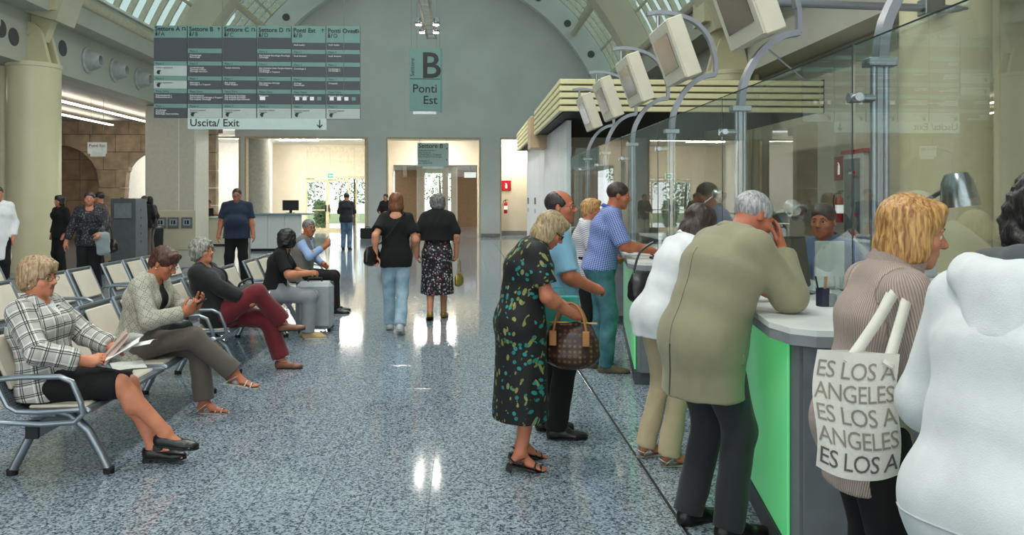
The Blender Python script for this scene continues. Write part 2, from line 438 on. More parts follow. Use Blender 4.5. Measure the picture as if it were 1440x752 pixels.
for j in range(7):
    z0 = j * bz_
    for i in range(-1, 11):
        x0 = -18.6 + i * bx_ + (.45 if j % 2 else 0); x1 = x0 + bx_
        if x0 >= -9.7: continue
        x1 = min(x1, -9.62)
        stone_block(x0, x1, z0, min(z0 + bz_, AZ + .3), (A1, A2), YS - .25, YS + .1, stone, ws)
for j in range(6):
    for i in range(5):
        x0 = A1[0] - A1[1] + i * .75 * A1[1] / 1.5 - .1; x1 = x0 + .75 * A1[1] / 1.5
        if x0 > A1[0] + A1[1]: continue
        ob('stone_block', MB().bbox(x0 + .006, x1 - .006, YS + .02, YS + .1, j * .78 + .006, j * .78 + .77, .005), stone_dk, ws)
ob('wall_aisle_end', MB().box(-13.8, -9.4, 38.5, 38.7, 0, 5).box(-13.9, -13.6, YS + .6, 38.6, 0, 5), white_paint, kind='structure')
ob('wall_aisle_side', MB().box(-19.2, -19, Y0, YS + .6, 0, AZ + .3), stone, kind='structure')
ob('ceiling_aisle', MB().box(-19.2, XL - .6, Y0, YS + .6, AZ, AZ + .25), ceil_dark, kind='structure')
for k, (x, y0, y1) in enumerate(((-11.4, 20, 30), (-13.2, 19, 30), (-15.4, 9, 17.5))):
    _cl = ob('ceiling_light', MB().bbox(-.07, .07, 0, y1 - y0, 0, .04, .01), lamp_white, loc=(x, y0, AZ - .22), cat='light', group='light strips in the aisle ceiling', label='long glowing light strip in the aisle ceiling ' + ['nearest the air nozzles', 'above the white aisle sign', 'beyond the round column'][k])
    for yy in (1.0, y1 - y0 - 1.0): ob('drop_rod', MB().tube([(0, yy, .04), (0, yy, .22)], .012, 6), steel, _cl)

# longitudinal bands above the columns (lower band with nozzles, upper band proud of it)
def bands(side):
    xl, xu = (XL, -9.05) if side < 0 else (XR, 5.85)
    s = side
    a, b = sorted((xl, xl + s * .6)); ob('trim_1' if s < 0 else 'trim_2', MB().box(a, b, Y0, YB, AZ, 5.72), band_grey, kind='structure')
    a, b = sorted((xu, xu + s * 1.4)); ob('trim_3' if s < 0 else 'trim_4', MB().box(a, b, Y0, YB, 5.7, 6.47), band_grey, kind='structure')
    a, b = sorted((xu - s * .06, xu + s * .2)); ob('trim_5' if s < 0 else 'trim_6', MB().box(a, b, Y0, YB, 6.5, 6.56), mat('white_edge', 'f0f0ea', .4), kind='structure')
bands(-1); bands(1)
ob('wall_right', MB().box(7.3, 7.5, Y0, YN, 0, 6.6), cream, kind='structure')
ob('ceiling_right_aisle', MB().box(XR + .6, 7.3, Y0, YB, AZ, AZ + .2), ceil_dark, kind='structure')
# air nozzles
noz = MB().lathe([(.33, 0), (.33, .04), (.27, .06), (.24, .16), (.19, .3), (.15, .34), (.13, .34), (.12, .2)], 24, T(ry=math.pi / 2))
noz_me = noz.mesh('collar', mat('nozzle_grey', 'b3b7b6', .4), True)
hole_me = MB().lathe([(.12, .19), (.12, .22)], 20, T(ry=math.pi / 2)).mesh('throat', blackm)
for px, r in ((-30, .6), (123, 1), (161, 1), (195, 1), (228, 1), (258, 1)):
    u = (px - 720) / F_PX; Y = XL / math.tan(YAW + math.atan(u))
    e = empty('air_nozzle', (XL, Y, 5.13), label='round grey air nozzle with a dark mouth on the left band', cat='nozzle', group='air nozzles along the left band')
    link('collar', noz_me, e); link('throat', hole_me, e)
port_me = MB().lathe([(.19, 0), (.19, .012), (.15, .014)], 24, T(ry=math.pi / 2)).mesh('port', mat('port_dark', '4a4d4d', .5))
for px, z in ((1, 5.13), (19, 5.05), (88, 5.2)):
    u = (px - 720) / F_PX; Y = XL / math.tan(YAW + math.atan(u))
    link('port', port_me, None, (XL, Y, z), cat='port', label='flat dark round port in the left band beside the column', group='round ports in the left band')

# columns with their pinned brackets
def column(x, y, s, label, pipe=True):
    e = empty('column', (x, y, 0), label=label, cat='column', group=None)
    ob('shaft', MB().lathe([(.53, 0), (.53, 4.5), (.55, 4.51), (.55, 4.6), (.5, 4.61)], 40), cream_col, e, smooth=True)
    pr = [(-.45, 4.6), (.45, 4.6), (.3, 5.2), (.24, 5.38), (.13, 5.47), (0, 5.5), (-.13, 5.47), (-.24, 5.38), (-.3, 5.2)]
    M_ = T(0, .09, 0, rx=math.pi / 2)
    ob('lower_bracket', MB().prism(pr, -.06, .06, T(0, -.2, 0, rx=math.pi / 2)).prism(pr, -.06, .06, T(0, .2, 0, rx=math.pi / 2)), cream_col, e)
    up = [(-.27, 5.1), (.27, 5.1), (.5, 5.72), (-.5, 5.72)]
    ob('upper_bracket', MB().prism(up, -.12, .12, T(0, 0, 0, rx=math.pi / 2)), cream_col, e)
    ob('pin', MB().tube([(0, -.3, 5.28), (0, .3, 5.28)], .07, 14), cream_col, e, smooth=True)
    ob('head_plate', MB().box(-.7, .7, -.45, .45, 5.72, 6.3), cream_col, e)
    if pipe: ob('downpipe', MB().cyl(s * .72, .1, 0, AZ, .09, 14), cream_col, e, smooth=True)
column(-9.6, 18.0, -1, 'round cream column with a pinned bracket behind the seats')
column(6.2, 9.78, 1, 'wide round cream column behind the counter glass', True)
column(6.2, 18.2, 1, 'round cream column rising behind the slatted canopy', True)
# square pier + half column on the left, and a column in the back opening
e = empty('pier', (-9.3, 25.2, 0), label='broad cream pier with flat face behind the directory board', cat='pier')
ob('shaft', MB().bbox(-.78, .78, 0, 1.3, 0, 4.56, .04), mat('pier_grey_cream', 'c9c6b9', .5, noise=.03), e)
ob('corner_strip', MB().box(.25, .28, -.006, 0, 1.25, 4.56), mat('white_paint', 'e4e3dc'), e)
ob('base_panel', MB().bbox(-.8, .8, -.03, 0, 0, 1.25, .01), cream, e)
for k, px in enumerate((225, 243, 262)):
    p = W(px, 313, 25.1)
    q = empty('wall_plate', (p.x, 25.16, p.z), label=['square grey wall plate on the pier, nearest the aisle', 'square grey wall plate on the pier, between two others', 'square grey wall plate on the pier, nearest the info desk'][k], cat='plate', group='wall plates on the pier')
    ob('frame', MB().bbox(-.17, .17, -.03, 0, -.17, .17, .01), mat('plate_grey', '6c7278', .4), q)
    ob('face', MB().box(-.11, .11, -.036, -.03, -.09, .11), mat('plate_face', 'a4adb2', .3), q)
    ob('mark', MB().box(-.06, -.02, -.04, -.036, -.05, .07).box(.01, .07, -.04, -.036, -.05, .07), blackm, q)
xx = X_at(361, 34.4)
e = empty('column', (xx, 34.2, 0), label='grey round column standing in the back wall opening', cat='column')
ob('shaft', MB().lathe([(.6, 0), (.6, 4.35)], 36), mat('column_grey', 'bdbcb2', .4), e, smooth=True)

# vault: ribs, longitudinal tubes, glazing bars and tinted panes
def arc_pt(r, a): return (CX + r * math.cos(a), VZ + r * math.sin(a))
def arc_ring(mb, r0, r1, y0, y1, a0, a1, n=48, holes=False):
    for k in range(n):
        t0, t1 = a0 + (a1 - a0) * k / n, a0 + (a1 - a0) * (k + 1) / n
        P = [arc_pt(r0, t0), arc_pt(r1, t0), arc_pt(r1, t1), arc_pt(r0, t1)]
        vs = [(x, y0, z) for x, z in P] + [(x, y1, z) for x, z in P]
        fs = [(0, 1, 2, 3), (7, 6, 5, 4), (0, 3, 7, 4), (1, 5, 6, 2)]
        if k == 0: fs.append((0, 4, 5, 1))
        if k == n - 1: fs.append((3, 2, 6, 7))
        mb.add(vs, fs)
A0, A1_ = math.radians(16), math.radians(164)
rib_m = mat('rib_paint', 'c8c3ac', .45, noise=.03, nscale=.8)
rib_g = mat('rib_paint_pale', 'c7ccc6', .45, noise=.03, nscale=.8)
vault = empty('ceiling_vault', (0, 0, 0), kind='structure')
for y, w, m in ((YB - .45, .4, rib_g), (26.2, .8, rib_m), (18.0, .8, rib_m), (9.8, .8, rib_m), (1.5, .8, rib_m)):
    mb = MB(); arc_ring(mb, 7.62, 8.5, y - w / 2, y + w / 2, A0, A1_)
    r_ = ob('rib', mb, m, vault)
    if y > 30:
        for k in range(-6, 7):
            a = math.pi / 2 + math.radians(11.5 * k - .5); x, z = arc_pt(8.07, a)
            ob('rib_hole', MB().cyl(0, 0, 0, .012, .15, 20, M=T(x, y - w / 2 - .002, z, rx=math.pi / 2)), mat('port_dark', '4a4d4d'), r_)
tube_m = mat('tube_paint', 'c4bda6', .4)
for k in range(-4, 5):
    a = math.pi / 2 + math.radians(17 * k + 1); x, z = arc_pt(8.0, a)
    ob('vault_tube', MB().tube([(x, -6, z), (x, YB - .6, z)], .13, 12), tube_m, vault, smooth=True)
bar_m = mat('glazing_bar', 'c9c3ad', .4)
bar_me = MB(); arc_ring(bar_me, 8.56, 8.72, -.045, .045, math.radians(21), math.radians(159), 40)
bar_me = bar_me.mesh('glazing_bar', bar_m)
y = -6.0
while y < YB - .6:
    link('glazing_bar', bar_me, vault, (0, y, 0)); y += .82
for k in range(0, 14):
    a = math.radians(21 + 138 * k / 13); x, z = arc_pt(8.6, a)
    ob('glazing_purlin', MB().box(x - .03, x + .03, -7, YB, z - .04, z + .04), bar_m, vault)
gl = MB()
arc_ring(gl, 8.735, 8.74, -7, YB, math.radians(20.5), math.radians(159.5), 48)
ob('vault_glazing', gl, skyglass, vault)
# unseen rear of the hall: a glazed front added to let daylight in
rear = empty('window_9', (0, Y0, 0), kind='structure')
for k in range(9):
    x = -9 + k * 1.9
    ob('mullion', MB().box(x - .05, x + .05, 0, .12, 0, 9.5), alu, rear)
for z in (2.6, 5.2, 7.8):
    ob('transom', MB().box(-9.6, 6.6, 0, .12, z - .04, z + .04), alu, rear)
ob('pane', MB().box(-9.6, 6.6, .05, .06, 0, 11), clear, rear)

# trees outside the glazed door
leaf = mat('leaf_green', '7f9a68', .6, noise=.3, nscale=2)
bark = mat('bark', '5a4a3a', .8)
random.seed(11)
for k, (x, y, h) in enumerate(((-9.9, 47.5, 4.6), (-6.9, 49.0, 5.2), (-8.1, 44.5, 1.5), (-1.9, 57, 6))):
    e = empty('tree', (x, y, 0), label=['leafy green tree outside the glazed door', 'tall green tree outside beside the side window', 'low green bush outside the glazed door', 'green tree seen at the end of the corridor'][k], cat='tree')
    if h > 2: ob('trunk', MB().tube([(0, 0, -.1), (.05, 0, h * .3), (-.02, .03, h * .55)], [.12, .09, .05], 8), bark, e)
    mb = MB()
    for _ in range(1500):
        a = random.uniform(0, 6.28); r = random.random() ** .5 * h * .27; zz = random.uniform(.25 if h > 2 else .02, 1) * h
        r *= math.sin(min(1, max(.25, zz / h)) * math.pi * .8) + .25
        c = Vector((r * math.cos(a), r * math.sin(a), zz)); d1 = Vector((random.gauss(0, 1), random.gauss(0, 1), random.gauss(0, 1))).normalized() * .11
        d2 = Vector((random.gauss(0, 1), random.gauss(0, 1), random.gauss(0, 1))).normalized() * .06
        mb.add([c - d1, c + d2, c + d1, c - d2], [(0, 1, 2, 3)])
    ob('foliage', mb, leaf, e, kind='stuff')
ob('ground_outside', MB().box(-40, 30, 52, 90, -.2, -.02), mat('lawn', '6b7f4f', .9, noise=.2), kind='structure')
# ------------------------------------------------------------------ hanging signs
teal = mat('sign_teal', '668b85', .5, noise=.02)
slate = mat('sign_slate', '3d434a', .5, noise=.02)
signgrey = mat('sign_light_grey', 'a9b5b2', .5, noise=.02)
signpale = mat('sign_pale', 'b9cbc8', .5, noise=.02)
ink = mat('sign_ink', '12181a', .5, noise=0)
inkw = mat('sign_ink_white', 'e6ebea', .5, noise=0)
wire_m = mat('wire_steel', '8d9396', .4, metal=.8)
def wires(parent, xs, z0, z1, y=0):
    for x in xs: ob('cable', MB().tube([(x, y, z0), (x, y, z1)], .006, 5), wire_m, parent)
def arrow_mb(kind, s):
    m = MB(); t = s * .13
    if kind in 'ud':
        g = 1 if kind == 'u' else -1
        m.prism([(-t / 2, -g * s * .5), (t / 2, -g * s * .5), (t / 2, g * s * .3), (-t / 2, g * s * .3)][::g], 0, .003)
        m.prism([(0, g * s * .5), (-s * .36, g * s * .12), (-s * .25, g * s * .04), (0, g * s * .3)][::1], 0, .003)
        m.prism([(0, g * s * .5), (s * .36, g * s * .12), (s * .25, g * s * .04), (0, g * s * .3)][::-1], 0, .003)
    else:   # u-turn
        for a, b, c, d in ((-.45, -.4, -.3, .4), (-.45, .26, .35, .4), (.2, -.1, .35, .4)): m.box(a * s, c * s, b * s, d * s, 0, .003)
        m.prism([(.02 * s, -.08 * s), (.28 * s, -.45 * s), (.54 * s, -.08 * s)][::-1], 0, .003)
    return m
DY = 12.0
db = empty('directory_board', (0, DY, 0), label='large hanging directory board in teal and slate with six columns', cat='sign')
def dpx(cx, cy):
    p = W(200 + cx / 4.18, 20 + cy / 4.18, DY); return p.x, p.z
cols = [68, 268, 473, 676, 880, 1083, 1285]
heads = ['Settore A', 'Settore B', 'Settore C', 'Settore D', 'Ponti Est', 'Ponti Ovest']
subs = ['A', 'B', 'C', 'D', 'B', 'D']; arrs = 'rurrur'
cols_rows = [
 [(66, 138, 't'), (138, 275, 's'), (275, 300, 't'), (300, 362, 'g'), (362, 388, 't'), (388, 437, 'g'), (437, 463, 't'), (463, 525, 's'), (525, 550, 't'), (550, 608, 's')],
 [(66, 138, 't'), (138, 200, 's'), (200, 228, 't'), (228, 276, 's'), (276, 301, 't'), (301, 364, 's'), (364, 389, 't'), (389, 440, 's'), (440, 465, 't'), (465, 526, 's'), (526, 551, 't'), (551, 610, 'g')],
 [(66, 138, 't'), (138, 276, 's'), (276, 302, 't'), (302, 364, 's'), (364, 389, 't'), (389, 440, 's'), (440, 465, 't'), (465, 526, 's'), (526, 551, 't'), (551, 611, 'g')],
 [(66, 138, 't'), (138, 203, 's'), (203, 230, 't'), (230, 278, 's'), (278, 304, 't'), (304, 366, 's'), (366, 391, 't'), (391, 441, 's'), (441, 467, 't'), (467, 528, 's'), (528, 552, 't'), (552, 612, 'g')],
 [(67, 168, 't'), (168, 207, 's'), (207, 233, 't'), (233, 281, 's'), (281, 308, 't'), (308, 368, 's'), (368, 393, 't'), (393, 443, 's'), (443, 469, 't'), (469, 529, 's'), (529, 553, 't'), (553, 613, 'g')],
 [(67, 168, 't'), (168, 208, 's'), (208, 234, 't'), (234, 282, 's'), (282, 309, 't'), (309, 369, 's'), (369, 394, 't'), (394, 444, 's'), (444, 469, 't'), (469, 530, 's'), (530, 554, 't'), (554, 615, 'g')]]
words = [
 ['Centro operatorio', 'Centro operatorio', 'Poliambulatorio 1\nPoliambulatorio 2', 'Cardiologia\nRadiologia\nRadiologia Interventistica'],
 ['Odontologia\nNeurologia', 'Cardiochirurgia\nChirurgia toracica\nChirurgia vascolare', 'Chirurgia I\nChirurgia II e Trapianti', 'Poliambulatorio\nDay hospital Cardiologia e Trapianti\nDay hospital Oncologia', 'Percorso pazienti\ntrapianto'],
 ['Terapia intensiva', 'Day surgery\nWeek Surgery', 'Day hospital Oncologia\nDay hospital Oncologia\nDay hospital Dipartimentale', 'Percorso pazienti\nriservato'],
 ['Day hospital Oncologia Oncologia\nOncologia', 'Day intensive Unita Terapia Intensiva\nCardiologia\nCardiologia e Trapianti', 'Day intensive chirurgia\nOncologia', 'Ristorante', 'Percorso pazienti\nriservato'],
 ['Studi medici', 'Studi direzioni', 'Cardiologia 2', 'Urologia\nGinecologia', 'Shopping gallery', 'Percorso pazienti\nriservato'],
 ['Studi medici', 'Studi direzioni', 'Cardiologia 1\nCardiologia 3', 'Ortopedia', 'Shopping gallery', 'Percorso pazienti\nriservato']]
piani = ['Piano 4', 'Piano 3', 'Piano 2', 'Piano 1', 'Piano Terra', 'Piano -1']
px2m = DY / F_PX / 4.18
for c in range(6):
    x0, _ = dpx(cols[c], 66); x1, _ = dpx(cols[c + 1], 66)
    rows = cols_rows[c]
    zt, zb = dpx(cols[c], rows[0][0])[1], dpx(cols[c], rows[-1][1])[1]
    cp = ob('column_panel', MB().box(x0, x1 - .012, 0, .03, zb, zt), slate, db)
    body = 0; bars = [r for r in rows[1:] if r[2] == 't']
    nb = len(bars); bi = 0; first = True; wi = 0
    for (ya, yb, k) in rows:
        za, zb2 = dpx(cols[c], yb)[1], dpx(cols[c], ya)[1]
        ob('strip', MB().box(x0 + .002, x1 - .014, -.004, -.0005, za + .002, zb2 - .002), {'t': teal, 's': slate, 'g': signgrey}[k], cp)
        if k == 't' and not first:
            link('lettering', text_mesh(piani[len(piani) - nb + bi], .04, ink, ext=.001), cp, (x0 + .03, -.0055, za + .015), rot=FACE); bi += 1
        if k in 'sg' and not (ya == 138 and c in (0, 2)) and not (ya == 138 and c in (1, 3)):
            w_ = words[c][wi] if wi < len(words[c]) else ''; wi += 1
            if w_: link('lettering', text_mesh(w_, .033, inkw if k == 's' else ink, ext=.001, line=.85), cp, (x0 + .03, -.0055, zb2 - .043), rot=FACE)
            if k == 'g': ob('arrow', MB().prism([(0, 0), (.03, 0), (.03, .03), (.05, .06), (.0, .06), (-.02, .03)], 0, .002, T(x0 + .06, -.005, za + .025, rx=math.pi / 2)), ink, cp)
            if k == 's' and 'Shopping' in w_:
                for q in range(4): ob('pictogram', MB().box(x0 + .05 + q * .11, x0 + .11 + q * .11, -.0065, -.0045, za + .06, za + .115), inkw if q < 3 else teal, cp)
            if 'Ristorante' in w_: ob('pictogram', MB().box(x0 + .04, x0 + .12, -.0065, -.0045, za + .06, za + .115), inkw, cp)
        first = False
    z1h = dpx(0, 95)[1]
    link('lettering', text_mesh(heads[c], .092, ink, ext=.0015, bold=.0018), cp, (x0 + .02, -.006, z1h), rot=FACE)
    link('lettering', text_mesh(subs[c], .085, ink, ext=.0015), cp, (x0 + .105, -.006, dpx(0, 125)[1]), rot=FACE)
    ob('pictogram', MB().box(x0 + .025, x0 + .055, -.007, -.0045, dpx(0, 125)[1], dpx(0, 125)[1] + .045).box(x0 + .03, x0 + .05, -.007, -.0045, dpx(0, 125)[1] + .05, dpx(0, 125)[1] + .066)
       .prism([(0, 0), (.012, 0), (.03, .06), (.018, .06)], 0, .002, T(x0 + .063, -.005, dpx(0, 125)[1], rx=math.pi / 2)), ink, cp)
    ob('arrow', MB().add(*(lambda m: (m.v, m.f))(arrow_mb(arrs[c], .062)), T(x1 - .055, -.005, z1h + .03, rx=math.pi / 2)), ink, cp)
xa, zb = dpx(268, 675); xb, zt = dpx(1083, 613)
es = ob('exit_panel', MB().box(xa, xb, -.004, .03, zb, zt), signpale, db)
link('lettering', text_mesh('Uscita/ Exit', .158, ink, ext=.0015, bold=.0015), es, (xa + .03, -.0055, zb + .045), rot=FACE)
ob('arrow', MB().add(*(lambda m: (m.v, m.f))(arrow_mb('d', .13)), T(xb - .1, -.005, (zb + zt) / 2, rx=math.pi / 2)), ink, es)
wires(db, (dpx(473, 0)[0], dpx(1185, 0)[0]), zt + .3, 8.5)
# B / Ponti Est sign
BY = 22.0
p0, p1 = W(576, 67, BY), W(619, 156, BY)
bs = empty('sector_sign', (0, BY, 0), label='tall hanging teal sign with a big letter B', cat='sign')
bd = ob('panel', MB().box(p0.x, p1.x, 0, .08, p1.z, p0.z), teal, bs)
ob('side_edge', MB().box(p1.x, p1.x + .05, 0, .12, p1.z - .02, p0.z - .01), mat('sign_edge', '4e7f7c', .5), bs)
zm = Z_at(111, 600, BY)
ob('divider', MB().box(p0.x, p1.x, -.004, 0, zm - .008, zm + .008), ink, bs)
link('lettering', text_mesh('B', 1.02, ink, 'CENTER', .002, bold=.012), bs, (W(606, 0, BY).x, -.004, zm + .04), rot=FACE)
link('lettering', text_mesh('Settore', .17, ink, 'LEFT', .002), bs, (p0.x + .13, -.004, W(0, 97, BY).z - .1), rot=(math.pi / 2, -math.pi / 2, 0))
for tx, py in (('Ponti', 130), ('Est', 146)): link('lettering', text_mesh(tx, .33, ink, 'RIGHT', .002, bold=.003), bs, (p1.x - .08, -.004, Z_at(py, 600, BY)), rot=FACE)
q0, q1 = W(581, 156.5, BY), W(613, 160.5, BY)
ob('foot_strip', MB().box(q0.x, q1.x, -.01, .07, q1.z, q0.z), mat('strip_white', 'e6ece9', .4), bs)
wires(bs, (p0.x + .05, p0.x + .2, p1.x - .1, p1.x - .02), p0.z, 10.6, .04)
# Settore B sign
SY = 33.32
p0, p1 = W(587, 201, SY), W(631, 234, SY)
ss = empty('sector_sign', (0, SY, 0), label='small pale sign reading Settore B in the tall opening', cat='sign')
ob('panel', MB().box(p0.x, p1.x, 0, .04, p1.z, p0.z), signpale, ss)
link('lettering', text_mesh('Settore B', .27, ink, ext=.002, bold=.002), ss, (p0.x + .04, -.004, Z_at(208, 600, SY)), rot=FACE)
for q_, tx in enumerate(('Poliambulatorio 1', 'Day hospital', 'Cardiologia e Trapianti', 'Day hospital Oncologia', '', 'Ambulatori', 'per Settore B')):
    if tx: link('lettering', text_mesh(tx, .105, ink, ext=.001), ss, (p0.x + .04, -.004, Z_at(212.5 + q_ * 2.95, 600, SY)), rot=FACE)
ob('arrow', MB().add(*(lambda m: (m.v, m.f))(arrow_mb('u', .1)), T(p1.x - .08, -.003, Z_at(209, 600, SY), rx=math.pi / 2)).add(*(lambda m: (m.v, m.f))(arrow_mb('u', .1)), T(p1.x - .08, -.003, Z_at(225, 600, SY), rx=math.pi / 2)), ink, ss)
ob('foot_strip', MB().box(W(594, 0, SY).x, W(624, 0, SY).x, -.01, .03, Z_at(237, 600, SY), Z_at(234, 600, SY)), mat('strip_white', 'e6ece9'), ss)
wires(ss, (p0.x + .1, p1.x - .1), p0.z, TOPZ - .06, .02)
# white sign in the aisle
SY = 24.0
p0, p1 = W(123, 200, SY), W(150, 216, SY)
ss = empty('aisle_sign', (0, SY, 0), label='small white sign hanging in the stone aisle', cat='sign')
ob('panel', MB().box(p0.x, p1.x, 0, .03, p1.z, p0.z), mat('strip_white', 'e6ece9'), ss)
ob('foot_strip', MB().box(W(127, 0, SY).x, W(148, 0, SY).x, 0, .03, Z_at(220, 140, SY), p1.z), mat('strip_white', 'e6ece9'), ss)
link('lettering', text_mesh('Ponti Est', .13, ink, ext=.001), ss, (p0.x + .04, -.003, p0.z - .14), rot=FACE)
wires(ss, (p0.x + .1, p1.x - .1), p0.z, AZ, .015)
# spotlight truss above the B sign, plus unseen ones added to brighten the hall
bulb_m = mat('spot_bulb', 'ffffff', .4, noise=0, emit='fff3d8', estr=25)
truss_m = mat('truss_grey', 'b5a99b', .5)
def truss(y, z, x, label, slope=0.0, energy=95):
    tr = empty('light_truss', (x, y, z), label=label, cat='light', group='spotlight trusses under the vault')
    L = 2.6
    for dx in (-.14, .14): ob('rail', MB().box(dx - .03, dx + .03, -L, L, .1, .16), truss_m, tr)
    for k in range(9): ob('rung', MB().box(-.14, .14, -L + k * L / 4 - .02, -L + k * L / 4 + .02, .11, .15), truss_m, tr)
    for dx, dy in ((-.26, -.5), (.26, -.5), (-.22, .6), (.22, .6)):
        sp = ob('spot_head', MB().lathe([(.07, -.02), (.11, .05), (.11, .1), (.05, .2)], 14, T(dx, dy, -.1)), steel, tr, smooth=True)
        ob('bulb', MB().lathe([(.03, -.03), (.085, -.025), (.085, .0)], 12, T(dx, dy, -.1)), bulb_m, sp)
    ob('cable', MB().tube([(0, -2, .13), (0, -2, 11.9 - z)], .008, 5), wire_m, tr); ob('cable', MB().tube([(0, 2, .13), (0, 2, 11.9 - z)], .008, 5), wire_m, tr)
    for dx, dy in ((-.26, -.5), (.26, -.5), (-.22, .6), (.22, .6)):
        ld = bpy.data.lights.new('truss_lamp', 'SPOT'); ld.spot_size = math.radians(150); ld.spot_blend = .6; ld.shadow_soft_size = .08; ld.energy = energy * 2.2; ld.color = (1, .96, .9)
        lo = bpy.data.objects.new('truss_lamp', ld); COL.objects.link(lo); lo.parent = tr; lo.location = (dx, dy, -.24)
    tr.rotation_euler = (slope, 0, 0)
pt = W(602, 35, 24.0)
truss(24.0, pt.z, pt.x, 'light truss with lit spotlights above the B sign')
for y_, lb in ((17.0, 'beyond the directory board'), (11.0, 'above the walking women'), (5.0, 'above the checked jacket'), (-1.0, 'at the glazed front end')):
    truss(y_, 9.6, pt.x, 'added unseen light truss under the vault ' + lb)

# ------------------------------------------------------------------ waiting benches
padm = mat('cream_seat_pad', 'd8cfc0', .5, noise=.03, nscale=4, bump=.15, bscale=400)
def perf_mat():
    m, nt, b = _new('perforated_steel')
    tc = node(nt, 'ShaderNodeTexCoord'); mp = node(nt, 'ShaderNodeMapping'); mp.inputs['Rotation'].default_value = (0, 0, .785)
    nt.links.new(tc.outputs['Object'], mp.inputs[0])
    v = node(nt, 'ShaderNodeTexVoronoi'); v.inputs['Scale'].default_value = 85; v.inputs['Randomness'].default_value = 0
    nt.links.new(mp.outputs[0], v.inputs['Vector'])
    r = ramp(nt, [(.3, lin('23272b')), (.42, lin('7f8790'))]); nt.links.new(v.outputs['Distance'], r.inputs[0]); nt.links.new(r.outputs[0], b.inputs['Base Color'])
    b.inputs['Roughness'].default_value = .4; b.inputs['Metallic'].default_value = .5
    return m
perf = perf_mat()
railm = mat('seat_frame_grey', '8f979f', .32, metal=.8, noise=.02)
capm = mat('rubber_black', '121212', .7)
PITCH = .57
prof = [(.345, .405), (.33, .418), (.2, .412), (.06, .405), (-.05, .41), (-.1, .44), (-.13, .5), (-.2, .66), (-.275, .83)]
def prof_at(t):
    n = len(prof) - 1; k = min(int(t * n), n - 1); f_ = t * n - k
    return prof[k][0] * (1 - f_) + prof[k + 1][0] * f_, prof[k][1] * (1 - f_) + prof[k + 1][1] * f_
hw = .255
seat_me = MB().grid(lambda u, v: (prof_at(v)[0], (u - .5) * 2 * (hw - .01), prof_at(v)[1]), 2, 17).grid(lambda u, v: (prof_at(v)[0] - (.004 if v > .5 else 0), (.5 - u) * 2 * (hw - .01), prof_at(v)[1] - .006), 2, 17).mesh('seat', perf, True)
rail_me = MB().tube([(x, 0, z) for x, z in prof], .015, 8).mesh('side_rail', railm, True)
bar_b = MB().tube([(-.275, -hw, .832), (-.275, hw, .832)], .014, 8).mesh('top_rail', railm, True)
bar_f = MB().tube([(.34, -hw, .404), (.34, hw, .404)], .014, 8).mesh('front_rail', railm, True)
ang = math.atan2(.275 - .13, .83 - .5)
pad_b = MB().bbox(-.2, .2, -.011, .012, -.17, .17, .01, T(-.198, 0, .667, rz=math.pi / 2, ry=0) @ Matrix.Rotation(0, 4, 'X') ).v
def back_pad():
    m = MB()
    M_ = Matrix.Translation((-.193, 0, .668)) @ Matrix.Rotation(-ang, 4, 'Y')
    return m.bbox(-.004, .02, -.2, .2, -.165, .15, .012, M_).mesh('back_pad', padm, True)
backpad_me = back_pad()
seatpad_me = MB().bbox(-.02, .3, -.2, .2, .408, .43, .012).mesh('seat_pad', padm, True)
arm_me = MB().tube([(-.13, 0, .36), (-.165, 0, .42), (-.175, 0, .55), (-.13, 0, .6), (.0, 0, .61), (.2, 0, .61), (.265, 0, .58), (.31, 0, .47), (.325, 0, .4), (.28, 0, .355), (.1, 0, .345)], .016, 10, closed=True).mesh('armrest', railm, True)
legf = [(.06, 0, .37), (.16, 0, .345), (.26, 0, .25), (.33, 0, .12), (.37, 0, .03)]
legb = [(-.03, 0, .3), (-.08, 0, .2), (-.13, 0, .1), (-.165, 0, .03)]
leg_me = MB().tube(legf, .026, 10).mesh('leg', railm, True)
legb_me = MB().tube(legb, .026, 10).mesh('leg', railm, True)
cap_me = MB().lathe([(.03, 0), (.032, .03), (.028, .035)], 12).mesh('foot_cap', capm, True)
def bench(xb, y0, n, label, group, arms=(True, True)):
    L = n * PITCH
    e = empty('waiting_bench', (xb, y0, 0), label=label, cat='bench', group=group)
    bm_ = ob('beam', MB().bbox(-.035, .035, .1, L - .1, .24, .34, .006), railm, e)
    for yy in (.09, L - .1): ob('beam_cap', MB().bbox(-.037, .037, yy - .006, yy + .016, .238, .342, .004), blackm, bm_)
    for yy in (.2, L - .2):
        a = link('leg', leg_me, e, (0, yy, 0)); link('foot_cap', cap_me, a, (.375, 0, 0))
        a = link('leg', legb_me, e, (0, yy, 0)); link('foot_cap', cap_me, a, (-.17, 0, 0))
        ob('leg_clamp', MB().bbox(-.06, .09, yy - .035, yy + .035, .335, .385, .006), railm, e)
    for k in range(n):
        yc = PITCH * (k + .5)
        s_ = link('seat', seat_me, e, (0, yc, 0))
        for sy in (-hw, hw): link('side_rail', rail_me, s_, (0, sy, 0))
        link('top_rail', bar_b, s_); link('front_rail', bar_f, s_)
        link('back_pad', backpad_me, s_); link('seat_pad', seatpad_me, s_)
    if arms[0]: link('armrest', arm_me, e, (0, -.0, 0))
    if arms[1]: link('armrest', arm_me, e, (0, L, 0))
    return e
XB = -2.46
gB = 'steel waiting benches'
bench(XB, 4.5, 4, 'steel bench with cream pads carrying the woman in the checked jacket', gB)
bench(XB, 7.12, 4, 'steel bench with cream pads carrying the woman in red trousers', gB)
bench(XB, 9.75, 4, 'steel bench with cream pads carrying the man in the grey vest', gB)
bench(-4.0, 5.35, 4, 'empty steel bench behind the woman in the checked jacket', gB)
bench(-4.0, 8.05, 2, 'short empty two-seat steel bench in the second row', gB)
